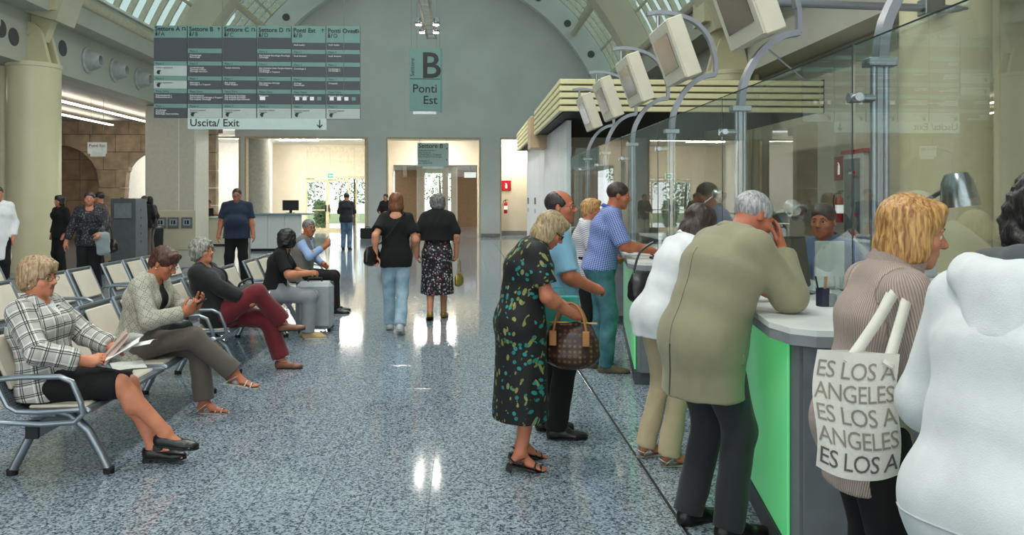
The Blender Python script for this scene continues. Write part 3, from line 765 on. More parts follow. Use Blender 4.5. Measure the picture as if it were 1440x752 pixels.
bench(-4.0, 9.42, 4, 'empty steel bench behind the woman in red trousers', gB)
bench(-5.6, 7.9, 4, 'empty steel bench alone in the third row', gB)

# ------------------------------------------------------------------ counter
ctop_m = mat('white_worktop', 'e3e6e4', .3, noise=.02)
cgrey = mat('counter_grey', '74777c', .45, noise=.03)
cplinth = mat('counter_plinth', '4b4e53', .5)
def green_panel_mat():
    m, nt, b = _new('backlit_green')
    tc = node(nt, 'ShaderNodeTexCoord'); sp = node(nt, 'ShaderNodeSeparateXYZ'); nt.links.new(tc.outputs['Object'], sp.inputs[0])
    r = ramp(nt, [(0.0, lin('20e060')), (.12, lin('22cc5a')), (.4, lin('3c8f60')), (1, lin('3c6a54'))])  # fall-off of the backlight from the near end, painted into the emission colour
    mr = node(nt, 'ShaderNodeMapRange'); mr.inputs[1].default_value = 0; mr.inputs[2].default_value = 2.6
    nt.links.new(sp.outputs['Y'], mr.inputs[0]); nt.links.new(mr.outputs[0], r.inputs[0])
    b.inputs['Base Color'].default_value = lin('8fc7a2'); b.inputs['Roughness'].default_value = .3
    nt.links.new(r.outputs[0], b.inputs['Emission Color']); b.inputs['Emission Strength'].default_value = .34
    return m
gpanel = green_panel_mat()
ML = 2.75
def module(x, y, rz, label):
    e = empty('counter', (x, y, 0), rz, label=label, cat='counter', group='reception counters')
    ob('plinth', MB().box(.0, .58, .03, ML, 0, .11), cplinth, e)
    ob('body', MB().prism([(.012, .08), (.04, .02), (.6, .0), (.6, ML), (.012, ML)], .11, .99), cgrey, e)
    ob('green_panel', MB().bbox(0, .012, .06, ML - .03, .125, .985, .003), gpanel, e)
    ob('end_panel', MB().bbox(.05, .6, -.014, .0, .11, .985, .003), mat('counter_end', '6f7278', .45), e)
    tp = [(-.055, .16), (.0, .0), (.09, -.06), (.63, -.07), (.63, ML + .02), (-.055, ML + .02)]
    w = ob('worktop', MB().prism(tp, 1.035, 1.06), ctop_m, e)
    ob('edge_band', MB().prism([(a + (.004 if a < 0 else -.002), b) for a, b in tp], .99, 1.035), mat('edge_grey', '8a8d92', .4), e)
    return e
module(1.42, -.2, -.165, 'grey reception counter behind the woman with the tote bag')
module(1.36, 3.2, -.165, 'grey reception counter with a glowing green panel under the tan jacket elbow')
module(1.45, 6.64, -.165, 'grey reception counter under the man in the blue checked shirt')
module(1.49, 9.95, -.165, 'grey reception counter beside the striped blouse, farthest along the row')
# desks behind the glass
for k, (y0, y1) in enumerate(((.9, 3.0), (3.3, 6.2), (6.9, 9.6), (10.2, 12.8))):
    e = empty('back_desk', (2.86, y0, 0), label='pale work desk behind the glass, %s' % ['beside the hooded man', 'with the printers', 'beyond the second lamp', 'next to the canopy'][k], cat='desk', group='work desks behind the glass')
    ob('desk_top', MB().bbox(0, .75, 0, y1 - y0, 1.0, 1.04, .005), ctop_m, e)
    for yy in (.03, y1 - y0 - .06): ob('desk_side', MB().box(.02, .73, yy, yy + .03, 0, 1.0), mat('desk_side', 'c9cbc6', .5), e)
    ob('desk_front', MB().box(.7, .73, .06, y1 - y0 - .06, .1, 1.0), mat('desk_side', 'c9cbc6'), e)
# posts with swan-neck arms, clamps and hanging screens
XP = 1.97
post_m = mat('post_steel', '9ea6ac', .3, metal=.85)
arm_m = mat('arm_grey', '8d9199', .35, metal=.5, noise=.02)
screen_box = mat('monitor_cream', 'd9d3c0', .45, noise=.02)
screen_dark = mat('monitor_screen', '2a2521', .12, noise=.05, spec=.8)
def bez(pts, n=6):
    out = []
    P = [Vector(p) for p in pts]
    for i in range(len(P) - 1):
        a, b, c, d = P[max(i - 1, 0)], P[i], P[i + 1], P[min(i + 2, len(P) - 1)]
        for k in range(n):
            t = k / n; out.append(.5 * ((2 * b) + (c - a) * t + (2 * a - 5 * b + 4 * c - d) * t * t + (3 * b - a - 3 * c + d) * t ** 3))
    out.append(P[-1]); return out
posts = [XP * r for r in (1.834, 2.795, 3.753, 4.65, 5.534, 6.384)]
low = bez([(0, 0, 2.25), (.03, 0, 2.45), (.15, 0, 2.66), (.3, 0, 2.77), (.43, 0, 2.8)])
upp = bez([(.43, 0, 2.8), (.43, 0, 2.9), (.42, 0, 3.0)], 3) 
upp2 = bez([(.42, 0, 2.98), (.36, 0, 3.16), (.23, 0, 3.3), (.05, 0, 3.37), (-.12, 0, 3.39), (-.24, 0, 3.37)])
post_parts = {
 'upright': MB().tube([(-.03, 0, 1.08), (-.03, 0, 2.26)], .016, 10).tube([(.03, 0, 1.08), (.03, 0, 2.26)], .016, 10).box(-.014, .014, -.006, .006, 1.08, 2.26).mesh('upright', post_m, True),
 'collar': MB().bbox(-.07, .07, -.04, .04, 2.23, 2.27, .004).bbox(-.07, .07, -.05, .05, 1.0605, 1.085, .004).mesh('collar', post_m),
 'lower_arm': MB().tube(low, .032, 4, ry=.05, up=(1, 0, 0)).mesh('lower_arm', arm_m, True),
 'joint': MB().tube(upp, .024, 4, ry=.04, up=(1, 0, 0)).mesh('joint', arm_m),
 'upper_arm': MB().tube(upp2, .026, 4, ry=.045, up=(1, 0, 0)).mesh('upper_arm', arm_m, True),
 'glass_clamp': MB().tube([(-.03, 0, 2.08), (-.13, 0, 2.08)], .022, 12).tube([(-.12, 0, 2.08), (-.155, 0, 2.08)], .024, 12).tube([(-.13, -.06, 2.08), (-.13, .0, 2.08)], .02, 12).mesh('glass_clamp', steel, True)}
pn_ = ['beside the hooded man', 'above the man holding his face', 'above the dark-haired woman', 'above the blue checked shirt', 'second from the canopy', 'nearest the canopy']
for k, y in enumerate(posts):
    e = empty('glass_post', (XP, y, 0), label='steel glass post with swan-neck arm, ' + pn_[k], cat='post', group='glass posts along the counters')
    for nme, me in post_parts.items(): link(nme, me, e)
    if k == 0: continue
    M_ = T(-.14, -.02, 3.3) @ Matrix.Rotation(math.radians(-20), 4, 'Y')
    s_ = empty('hanging_screen', (XP, y, 0), label='cream boxed screen hanging from the arm ' + pn_[k], cat='screen', group='screens over the counters')
    ob('hanger', MB().tube([(-.13, 0, 3.355), (-.13, 0, 3.24)], .018, 8), steel, s_)
    ob('case', MB().bbox(-.02, .13, -.34, .34, -.62, -.05, .008, M_), screen_box, s_)
    ob('bezel', MB().bbox(-.032, -.02, -.33, .33, -.61, -.06, .004, M_), screen_box, s_)
    ob('display', MB().box(-.036, -.032, -.25, .25, -.5, -.16, M_), screen_dark, s_)
# glass screens between the posts
glass_c = glass_mat('counter_glass', (.955, .985, .975), .42, 1.5)
edge_m = mat('glass_edge', '0f2a28', .2, noise=0)
gx = XP - .13
ys = [posts[0] - 2.3] + posts + [posts[-1] + 1.1]
for k in range(len(ys) - 1):
    a, b = ys[k] + .012, ys[k + 1] - .012
    if k == 0: a = 1.2
    e = empty('glass_screen', (gx, a, 0), label='clear glass screen on the counter, ' + (['beside the hooded man'] + ['just past the post ' + q for q in pn_])[k], cat='glass', group='glass screens along the counters')
    ob('pane', MB().box(0, .003, 0, b - a, 1.1, 2.33), glass_c, e)
    ob('glass_edge', MB().box(-.0008, .0038, 0, b - a, 2.33, 2.336).box(-.0008, .0038, -.004, 0, 1.1, 2.336), edge_m, e)
    ob('foot_clip', MB().bbox(-.02, .025, .2, .26, 1.061, 1.12, .004).bbox(-.02, .025, b - a - .3, b - a - .24, 1.061, 1.12, .004), steel, e)
e = empty('glass_screen', (1.95, 13.6, 0), label='clear glass screen facing across the end of the counters', cat='glass')
ob('pane', MB().box(-.3, 1.2, 0, .003, 1.1, 2.5), glass_c, e)
ob('foot_clip', MB().bbox(-.2, -.14, -.02, .02, 0, 1.12, .004).bbox(1.0, 1.06, -.02, .02, 0, 1.12, .004), steel, e)
# ------------------------------------------------------------------ slatted canopy and booth
slat_m = mat('slat_cream', 'e3dcb0', .4, noise=.02)
sidewhite = mat('panel_white', 'd9dde0', .4, noise=.02)
cyy, cxx = 14.0, X_at(787, 14.0)
zt, zb = Z_at(108, 787, 14.0), Z_at(156, 787, 14.0)
cano = empty('slatted_canopy', (0, 0, 0), label='cream slatted canopy over the end of the counters', cat='canopy')
n = 5; ph = (zt - zb) / n
cxr = X_at(1158, 14.0)
for k in range(n):
    z0 = zb + k * ph
    ob('slat', MB().bbox(cxx, cxr, cyy, cyy + .1, z0, z0 + ph * .72, .008), slat_m, cano)
    ob('slat', MB().bbox(cxx, cxx + .1, cyy + .1, 19.3, z0, z0 + ph * .72, .008), slat_m, cano)
    ob('slat', MB().bbox(cxx, cxx + .1, 20.3, 26, z0, z0 + ph * .72, .008), slat_m, cano)
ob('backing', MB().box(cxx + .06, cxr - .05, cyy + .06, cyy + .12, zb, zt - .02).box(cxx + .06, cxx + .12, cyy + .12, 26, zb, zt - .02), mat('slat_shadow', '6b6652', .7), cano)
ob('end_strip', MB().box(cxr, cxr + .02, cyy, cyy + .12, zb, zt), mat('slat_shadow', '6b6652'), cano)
ob('soffit', MB().box(cxx + .12, cxr, cyy + .12, 26, zb + .02, zb + .06), blackm, cano)
pb = W(745, 165, 20); 
ob('timber_box', MB().bbox(X_at(760, 19.4) - .25, X_at(781, 19.4), 19.4, 20.25, Z_at(208, 760, 19.4), zt - .15, .01), mat('beech', 'c8a987', .5, noise=.08, nscale=3), cano)
ob('hanging_rod', MB().tube([(cxr - .25, 14.2, zt), (cxr - .75, 14.9, AZ)], .02, 6), arm_m, cano)
bw_ = empty('wall_booth', (0, 0, 0), kind='structure')
for k in range(7):
    y0 = 15.6 + k * 1.45
    ob('wall_panel', MB().bbox(2.02, 2.12, y0 + .008, y0 + 1.442, 0, zb, .006), sidewhite, bw_)
ob('wall_booth_back', MB().box(2.12, 7.3, 20.0, 20.15, 0, zb), cream, kind='structure')
for k, (yy, z) in enumerate(((22.5, 1.45), (25.0, 1.45))):
    ob('door_plate', MB().bbox(2.0, 2.02, yy, yy + .32, z + .0, z + .2, .003), mat('plate_dark', '40464b', .4), cat='plate', label='small dark name plate on the booth wall ' + ['nearest the canopy slats', 'nearest the back wall'][k], group='name plates on the booth wall')
    ob('notice', MB().bbox(2.0, 2.02, yy, yy + .32, z - .25, z - .13, .003), mat('plate_face', 'a4adb2'), cat='plate', label='small grey notice on the booth wall under the plate ' + ['nearest the canopy slats', 'nearest the back wall'][k], group='grey notices on the booth wall')
# right wall things
YR = 14.9
u = (1181 - 720) / F_PX
p = fire_sign((7.28, 7.3 / math.tan(YAW + math.atan(u)), 2.2), math.pi / 2, 'red fire sign on the right wall behind the counter glass', .42)
p.rotation_euler = (0, 0, -math.pi / 2)
q = W(1176, 292, 13.8); extinguisher((7.17, 14.6, 1.15), 'red fire extinguisher on the right wall behind the clerk')
yb_, ya_ = 7.3 / math.tan(YAW + math.atan((1196 - 720) / F_PX)), 7.3 / math.tan(YAW + math.atan((1224 - 720) / F_PX))
cb_ = empty('notice_cabinet', (7.28, (ya_ + yb_) / 2, 0), label='tall glazed notice cabinet with a red top rail on the right wall', cat='cabinet')
hw_ = (yb_ - ya_) / 2
ob('case', MB().bbox(-.12, 0, -hw_, hw_, .3, 2.45, .01), mat('cabinet_white', 'd5d6d0', .4), cb_)
ob('top_rail', MB().bbox(-.15, 0, -hw_ - .1, hw_ + .05, 2.45, 2.52, .01), red, cb_)
ob('glass_front', MB().box(-.135, -.12, -hw_ + .1, hw_ - .06, .4, 2.35), mat('cabinet_glass', '6f7f80', .1, spec=.8), cb_)
random.seed(5)
for k in range(14):
    yy, zz = random.uniform(-hw_ + .15, hw_ - .3), random.uniform(.5, 2.2)
    ob('leaflet', MB().box(-.139, -.136, yy, yy + .14, zz, zz + .06), [red, ink, mat('strip_white', 'e6ece9')][k % 3], cb_)
# pipe and loudspeaker
pz = Z_at(8, 1150, 9.3)
pp = empty('ceiling_pipe', (0, 0, 0), label='grey pipe spanning to the wide column near the ceiling', cat='pipe')
ob('pipe', MB().tube([(X_at(1040, 9.3), 9.3, pz + .04), (6.2, 9.3, pz - .02)], .05, 10), arm_m, pp, smooth=True)
ob('clamp', MB().bbox(5.6, 5.85, 9.2, 9.4, pz - .1, pz + .1, .01), steel, pp)
a, b = W(1050, 8, 9.5), W(1079, 55, 9.5)
sp = empty('loudspeaker', ((a.x + b.x) / 2, 9.3, b.z), label='black loudspeaker hanging from the ceiling pipe', cat='speaker')
ob('cabinet', MB().bbox(-(b.x - a.x) / 2, (b.x - a.x) / 2, -.12, .14, 0, a.z - b.z, .03), blackm, sp)
ob('mount_stud', MB().lathe([(.012, 0), (.012, .02)], 8, T(.06, -.125, (a.z - b.z) * .8, rx=math.pi / 2)), steel, sp)
ob('bracket', MB().box(-.03, .03, -.03, .03, a.z - b.z, a.z - b.z + .1), steel, sp)
# ------------------------------------------------------------------ things on the counters
def desk_lamp(base, elbow, head, dirv, label):
    e = empty('desk_lamp', base, label=label, cat='lamp', group='desk lamps behind the glass')
    b = Vector(base); el = Vector(elbow) - b; hd = Vector(head) - b
    ob('base', MB().lathe([(.1, 0), (.1, .015), (.02, .025), (.015, .05)], 20), steel, e, smooth=True)
    ob('arm', MB().tube([(0, 0, .03), el], .012, 8), steel, e); ob('arm', MB().tube([el, hd], .012, 8), steel, e)
    ob('elbow', MB().lathe([(.02, -.03), (.02, .03)], 10, T(*el) @ T(rx=math.pi / 2)), blackm, e)
    d = Vector(dirv).normalized(); q = d.to_track_quat('-Z', 'Y').to_matrix().to_4x4()
    sh = ob('shade', MB().lathe([(.025, .05), (.05, .045), (.068, .01), (.078, -.05), (.084, -.1), (.084, -.112), (.078, -.112), (.07, -.05), (.04, .0)], 24, Matrix.Translation(hd) @ q), mat('lamp_silver', 'b9bec2', .22, metal=.95), e, smooth=True)
    ob('bulb', MB().lathe([(.01, -.02), (.04, -.05), (.045, -.075), (.02, -.1)], 14, Matrix.Translation(hd) @ q), mat('bulb_white', 'e9e6dc', .3), sh, smooth=True)
h = W(1346, 268, 3.55)
desk_lamp((h.x - .05, h.y + .75, 1.06), (h.x - .0, h.y + .55, 1.5), (h.x, h.y, h.z + .035), (.1, -.08, -1), 'silver desk lamp with its shade pointing down above the blonde woman')
h = W(1113, 291, 6.6); desk_lamp((h.x + .1, h.y + .25, 1.04), (h.x - .22, h.y + .3, 1.4), (h.x, h.y, h.z), (.25, -.8, -.5), 'silver desk lamp with a round shade turned toward the hall')
h = W(1008, 272, 10.5); desk_lamp((h.x, h.y + .2, 1.04), (h.x - .4, h.y + .1, 1.35), (h.x, h.y, h.z), (.3, -.8, -.4), 'silver desk lamp standing farther back behind the dark-haired woman')
# monitor, screen, pens
mo = empty('desktop_monitor', (W(1119, 0, 4.35).x, 4.35, 1.06), math.radians(40), label='black flat desktop monitor behind the counter glass', cat='monitor')
ob('panel', MB().bbox(-.16, .16, -.02, .02, .03, .33, .008, T(rx=-.12)), mat('monitor_black', '26282b', .3), mo)
ob('display', MB().box(-.145, .145, -.024, -.02, .045, .315, T(rx=-.12)), mat('display_dark', '3c3733', .12, spec=.8), mo)
ob('stand', MB().box(-.03, .03, 0, .06, .0, .15).bbox(-.11, .11, -.08, .1, 0, .015, .004), blackm, mo)
dv = empty('desk_divider', (W(1142, 0, 4.6).x, 4.55, 1.04), label='frosted pale divider panel behind the black monitor', cat='divider')
wdv = W(1216, 0, 4.3).x - W(1142, 0, 4.6).x
ob('panel', MB().bbox(0, wdv, 0, .02, .02, .31, .004, T(rz=-.1)), mat('frosted', 'cfd8cf', .35), dv)
ob('clip', MB().box(.05, .09, -.01, .03, 0, .04, T(rz=-.1)).box(wdv - .1, wdv - .06, -.01, .03, 0, .04, T(rz=-.1)), steel, dv)
pc = W(1157, 436, 3.85)
c_ = empty('pen_cup', (pc.x, pc.y, 1.06), label='dark blue pen cup with pens on the nearest counter', cat='cup')
ob('cup', MB().lathe([(.03, 0), (.036, .005), (.036, .09), (.033, .09), (.031, .01)], 6), mat('cup_blue', '1d2238', .4), c_)
for k, (dx, dy, c) in enumerate(((.01, .0, 'c98a3a'), (-.015, .005, '202028'), (.0, -.012, '8a8f95'))):
    ob('pen', MB().tube([(dx * .5, dy, .012), (dx * 2.2, dy * 2, .15)], .005, 6), mat('pen_%d' % k, c, .4), c_)
kb = W(921, 362, 6.95)
ob('payment_pad', MB().bbox(-.09, .09, -.05, .05, 0, .022, .008, T(rx=.0)), mat('pad_black', '1a1b1d', .4), loc=(kb.x + .05, kb.y, 1.062), rz=.2, cat='device', label='small black device on the second counter top')
def printer(loc, rz, label, w=.46, h=.26):
    e = empty('printer', loc, rz, label=label, cat='printer', group='printers behind the glass')
    ob('body', MB().bbox(-w / 2, w / 2, -.2, .2, 0, h, .02), mat('printer_grey', 'b4b9bc', .45), e)
    ob('lid', MB().bbox(-w / 2 + .02, w / 2 - .02, -.17, .17, h, h + .035, .012), mat('printer_dark', '8a9096', .45), e)
    ob('slot', MB().box(-w / 2 + .05, w / 2 - .05, -.206, -.2, h * .4, h * .55), blackm, e)
    ob('paper', MB().box(-.1, .1, -.28, -.1, h + .036, h + .042), mat('paper', 'e9e9e4', .6), e)
p = W(1345, 340, 4.2); printer((3.12, 4.0, 1.04), math.pi / 2, 'grey printer on the desk beside the silver lamp')
printer((3.15, 5.6, 1.04), math.pi / 2, 'grey printer on the desk behind the clerk', .5)
printer((3.15, 2.6, 1.04), math.pi / 2 + .2, 'grey printer on the desk next to the hooded man', .55)
printer((3.15, 8.2, 1.04), math.pi / 2, 'grey printer farther along behind the dark-haired woman')
# ------------------------------------------------------------------ far hall furniture
kx = X_at(182, 20.5)
k_ = empty('ticket_kiosk', (kx, 20.5, 0), -.1, label='dark grey upright ticket kiosk under the stone aisle', cat='kiosk')
kg = mat('kiosk_grey', '5b6167', .4)
ob('body', MB().prism([(-.3, 0), (.3, 0), (.3, 1.05), (.24, 1.62), (-.3, 1.62)][::-1], -.32, .32, T(rz=math.pi / 2, rx=math.pi / 2) @ Matrix.Identity(4)), kg, k_)
ob('display', MB().bbox(-.22, .22, -.335, -.31, 1.12, 1.5, .005), mat('kiosk_screen', '7b858a', .2), k_)
ob('base', MB().bbox(-.36, .36, -.36, .36, 0, .05, .01), blackm, k_)
for k in range(5): ob('slot', MB().box(.321, .324, -.05, -.02, .5 + k * .2, .55 + k * .2), blackm, k_)
bn = X_at(219, 24.5)
b_ = empty('waste_bin', (bn, 24.5, 0), label='black round waste bin beside the broad pier', cat='bin')
ob('drum', MB().lathe([(.2, 0), (.22, .6), (.22, .75), (.2, .78)], 20), blackm, b_, smooth=True); ob('rim', MB().lathe([(.225, .72), (.235, .75), (.225, .78)], 20), steel, b_, smooth=True)
de = empty('info_desk', (0, 24.4, 0), label='white info desk with a dark monitor near the back opening', cat='desk')
xa, xb = X_at(352, 24.4), X_at(424, 24.4)
dmat = mat('desk_white', 'cdd3d3', .4, noise=.02)
for k in range(3): ob('front_panel', MB().bbox(xa + (xb - xa) * k / 3 + .004, xa + (xb - xa) * (k + 1) / 3 - .004, -.0, .06, .08, 1.12, .006), dmat, de)
ob('plinth', MB().box(xa, xb, .04, .7, 0, .08), blackm, de)
ob('desk_top', MB().bbox(xa - .05, xb + .3, -.12, .75, 1.12, 1.17, .01), mat('desk_top_glass', '6f8a8c', .15), de)
m_ = empty('desktop_monitor', (X_at(408, 24.7), 24.75, 1.17), label='black monitor on the white info desk', cat='monitor')
ob('panel', MB().bbox(-.25, .25, 0, .05, .08, .4, .01), blackm, m_); ob('stand', MB().box(-.04, .04, .02, .06, 0, .1).box(-.12, .12, -.06, .12, 0, .012), blackm, m_)
de = empty('info_desk', (0, 27.5, 0), label='cream side desk next to the broad pier', cat='desk')
xa2, xb2 = X_at(283, 27.5), X_at(330, 27.5)
ob('front_panel', MB().bbox(xa2, xb2, 0, .06, .05, .95, .006), cream, de); ob('plinth', MB().box(xa2, xb2, .03, .6, 0, .05), blackm, de); ob('desk_top', MB().bbox(xa2 - .03, xb2 + .03, -.05, .65, .95, .99, .01), dmat, de)
m_ = empty('desktop_monitor', (X_at(291, 27.8), 27.8, .99), label='black monitor on the cream side desk', cat='monitor')
ob('panel', MB().bbox(-.22, .22, 0, .05, .03, .3, .01), blackm, m_); ob('stand', MB().box(-.1, .1, -.05, .1, 0, .03), blackm, m_)
br = G(517, 335)
b_ = empty('briefcase', (br.x, br.y, 0), label='black briefcase standing on the floor by the back wall', cat='briefcase')
ob('body', MB().bbox(-.3, .3, -.09, .09, 0, .42, .03), blackm, b_); ob('handle', MB().tube([(-.08, 0, .42), (-.07, 0, .48), (.07, 0, .48), (.08, 0, .42)], .012, 6), blackm, b_)
# ------------------------------------------------------------------ people: one continuous surface per body, grown from a posed skeleton
V3 = lambda *a: np.array(a, dtype=np.float64)
def nrm(v): v = np.asarray(v, float); return v / (np.linalg.norm(v) + 1e-12)
def rotm(axis, a):
    return np.array(Matrix.Rotation(a, 3, Vector(axis)))
class Prim:
    pass
def cone(a, b, ra, rb=None, k=.02, clip=None, fab=None, op='+', sub=None):
    p = Prim(); p.a, p.b = np.asarray(a, float), np.asarray(b, float); rb = ra if rb is None else rb
    p.ra, p.rb, p.k, p.clip, p.fab, p.op = ra, rb, k, clip or [], fab, op
    m = max(ra, rb); p.lo = np.minimum(p.a - m, p.b - m); p.hi = np.maximum(p.a + m, p.b + m)
    ab = p.b - p.a; L2 = max(ab @ ab, 1e-9)
    def ev(x, y, z):
        px, py, pz = x - p.a[0], y - p.a[1], z - p.a[2]
        t = np.clip((px * ab[0] + py * ab[1] + pz * ab[2]) / L2, 0, 1)
        return np.sqrt((px - t * ab[0]) ** 2 + (py - t * ab[1]) ** 2 + (pz - t * ab[2]) ** 2) - (ra + (rb - ra) * t)
    p.ev = ev
    return p
def ell(a, b, side, wa, na, wb=None, nb=None, k=.03, clip=None, fab=None, op='+'):
    """tapered limb with an elliptical section: half-width w along side, n across"""
    p = Prim(); p.a, p.b = np.asarray(a, float), np.asarray(b, float); wb = wa if wb is None else wb; nb = na if nb is None else nb
    p.k, p.clip, p.fab, p.op = k, clip or [], fab, op
    ab = p.b - p.a; L2 = max(ab @ ab, 1e-9); ax = nrm(ab)
    s = np.asarray(side, float); s = nrm(s - ax * (s @ ax)); n = np.cross(ax, s)
    m = max(wa, na, wb, nb); p.lo = np.minimum(p.a, p.b) - m; p.hi = np.maximum(p.a, p.b) + m
    def ev(x, y, z):
        px, py, pz = x - p.a[0], y - p.a[1], z - p.a[2]
        t = np.clip((px * ab[0] + py * ab[1] + pz * ab[2]) / L2, 0, 1)
        px, py, pz = px - t * ab[0], py - t * ab[1], pz - t * ab[2]
        ws = wa + (wb - wa) * t; wn = na + (nb - na) * t; wc = np.minimum(ws, wn)
        qs = (px * s[0] + py * s[1] + pz * s[2]) / ws; qn = (px * n[0] + py * n[1] + pz * n[2]) / wn; qa = (px * ax[0] + py * ax[1] + pz * ax[2]) / wc
        k0 = np.sqrt(qs * qs + qn * qn + qa * qa) + 1e-9
        k1 = np.sqrt((qs / ws) ** 2 + (qn / wn) ** 2 + (qa / wc) ** 2) + 1e-9
        return k0 * (k0 - 1) / k1
    p.ev = ev
    return p
def egg(c, R, r, k=.02, op='+', clip=None, fab=None):
    """ellipsoid; R columns are its axes"""
    p = Prim(); c = np.asarray(c, float); R = np.asarray(R, float); r = np.asarray(r, float)
    p.k, p.clip, p.fab, p.op = k, clip or [], fab, op; p.a = p.b = c
    e = np.sqrt(((R * r) ** 2).sum(1)); p.lo, p.hi = c - e, c + e
    def ev(x, y, z):
        px, py, pz = x - c[0], y - c[1], z - c[2]
        q = [(px * R[0, i] + py * R[1, i] + pz * R[2, i]) for i in range(3)]
        k0 = np.sqrt(sum((q[i] / r[i]) ** 2 for i in range(3))) + 1e-9
        k1 = np.sqrt(sum((q[i] / r[i] ** 2) ** 2 for i in range(3))) + 1e-9
        return k0 * (k0 - 1) / k1
    p.ev = ev
    return p
def field(prims, h, clips=()):
    pos = [p for p in prims if p.op == '+']
    lo = np.min([p.lo for p in pos], 0) - 4 * h; hi = np.max([p.hi for p in pos], 0) + 4 * h
    n = np.ceil((hi - lo) / h).astype(int) + 1
    ax = [lo[i] + h * np.arange(n[i]) for i in range(3)]
    Fd = np.full(n, 1.0, np.float32)
    for p in prims:
        m = p.k + 3 * h
        i0 = np.maximum(np.floor((p.lo - m - lo) / h).astype(int), 0); i1 = np.minimum(np.ceil((p.hi + m - lo) / h).astype(int) + 1, n)
        if (i1 <= i0).any(): continue
        x, y, z = ax[0][i0[0]:i1[0], None, None], ax[1][None, i0[1]:i1[1], None], ax[2][None, None, i0[2]:i1[2]]
        d = p.ev(x, y, z)
        for (pt, nn) in p.clip: d = np.maximum(d, (x - pt[0]) * nn[0] + (y - pt[1]) * nn[1] + (z - pt[2]) * nn[2])
        sl = tuple(slice(a, b) for a, b in zip(i0, i1)); f0 = Fd[sl]
        if p.op == '+':
            hh = np.maximum(p.k - np.abs(f0 - d), 0) / max(p.k, 1e-6)
            Fd[sl] = np.minimum(f0, d) - hh * hh * p.k * .25
        else:
            hh = np.maximum(p.k - np.abs(f0 + d), 0) / max(p.k, 1e-6)
            Fd[sl] = np.maximum(f0, -d) + hh * hh * p.k * .25
    for (pt, nn) in clips:
        g = (ax[0][:, None, None] - pt[0]) * nn[0] + (ax[1][None, :, None] - pt[1]) * nn[1] + (ax[2][None, None, :] - pt[2]) * nn[2]
        Fd = np.maximum(Fd, g.astype(np.float32))
    return Fd, lo
EDG = [((0, 0, 0), (1, 0, 0)), ((0, 1, 0), (1, 1, 0)), ((0, 0, 1), (1, 0, 1)), ((0, 1, 1), (1, 1, 1)), ((0, 0, 0), (0, 1, 0)), ((1, 0, 0), (1, 1, 0)),
       ((0, 0, 1), (0, 1, 1)), ((1, 0, 1), (1, 1, 1)), ((0, 0, 0), (0, 0, 1)), ((1, 0, 0), (1, 0, 1)), ((0, 1, 0), (0, 1, 1)), ((1, 1, 0), (1, 1, 1))]
def nets(Fd, org, h):
    S = Fd < 0
    c = np.zeros(np.array(S.shape) - 1, np.uint8)
    for i in (0, 1):
        for j in (0, 1):
            for k in (0, 1): c += S[i:S.shape[0] - 1 + i, j:S.shape[1] - 1 + j, k:S.shape[2] - 1 + k]
    act = (c > 0) & (c < 8); ci, cj, ck = np.nonzero(act)
    ids = np.full(act.shape, -1, np.int32); ids[ci, cj, ck] = np.arange(len(ci))
    acc = np.zeros((len(ci), 3)); cnt = np.zeros(len(ci))
    for a, b in EDG:
        fa = Fd[ci + a[0], cj + a[1], ck + a[2]]; fb = Fd[ci + b[0], cj + b[1], ck + b[2]]
        m = (fa < 0) != (fb < 0); t = np.where(m, fa / np.where(fa == fb, 1, fa - fb), 0)
        for q in range(3): acc[:, q] += m * (a[q] + t * (b[q] - a[q]))
        cnt += m
    v = org + (np.stack([ci, cj, ck], 1) + acc / cnt[:, None]) * h
    quads = []
    for axn in range(3):
        o1, o2 = [(1, 2), (2, 0), (0, 1)][axn]
        sl0 = [slice(None)] * 3; sl1 = [slice(None)] * 3; sl0[axn] = slice(0, -1); sl1[axn] = slice(1, None)
        A, B = S[tuple(sl0)], S[tuple(sl1)]
        idx = np.array(np.nonzero(A != B)).T
        idx = idx[(idx[:, o1] > 0) & (idx[:, o2] > 0) & (idx[:, o1] < act.shape[o1]) & (idx[:, o2] < act.shape[o2])]
        inside = A[idx[:, 0], idx[:, 1], idx[:, 2]]
        def cid(d1, d2):
            q = idx.copy(); q[:, o1] -= d1; q[:, o2] -= d2
            return ids[q[:, 0], q[:, 1], q[:, 2]]
        Q = np.stack([cid(1, 1), cid(0, 1), cid(0, 0), cid(1, 0)], 1)
        Q[~inside] = Q[~inside][:, ::-1]
        quads.append(Q)
    Q = np.concatenate(quads)
    return v, Q[(Q >= 0).all(1)]
def vnormals(v, q):
    n = np.cross(v[q[:, 2]] - v[q[:, 0]], v[q[:, 3]] - v[q[:, 1]])
    out = np.zeros_like(v)
    for k in range(4): np.add.at(out, q[:, k], n)
    return out / (np.linalg.norm(out, axis=1, keepdims=True) + 1e-12)
def wobble(v, freq, seed, n=6, stretch=(1, 1, 1)):
    r = np.random.RandomState(seed); o = np.zeros(len(v)); p = v * np.array(stretch)
    for _ in range(n):
        d = nrm(r.normal(size=3)) * freq * r.uniform(.6, 1.5); ph = r.uniform(0, 6.28)
        w_ = np.sin(p @ d + ph + 1.2 * np.sin(p @ (d[[1, 2, 0]] * .7) + ph * 2))
        o += np.where(w_ > 0, w_, w_ * .5) if _ % 3 else 1.0 - 1.8 * np.abs(w_) ** 1.15
    return o / n ** .5 * .9
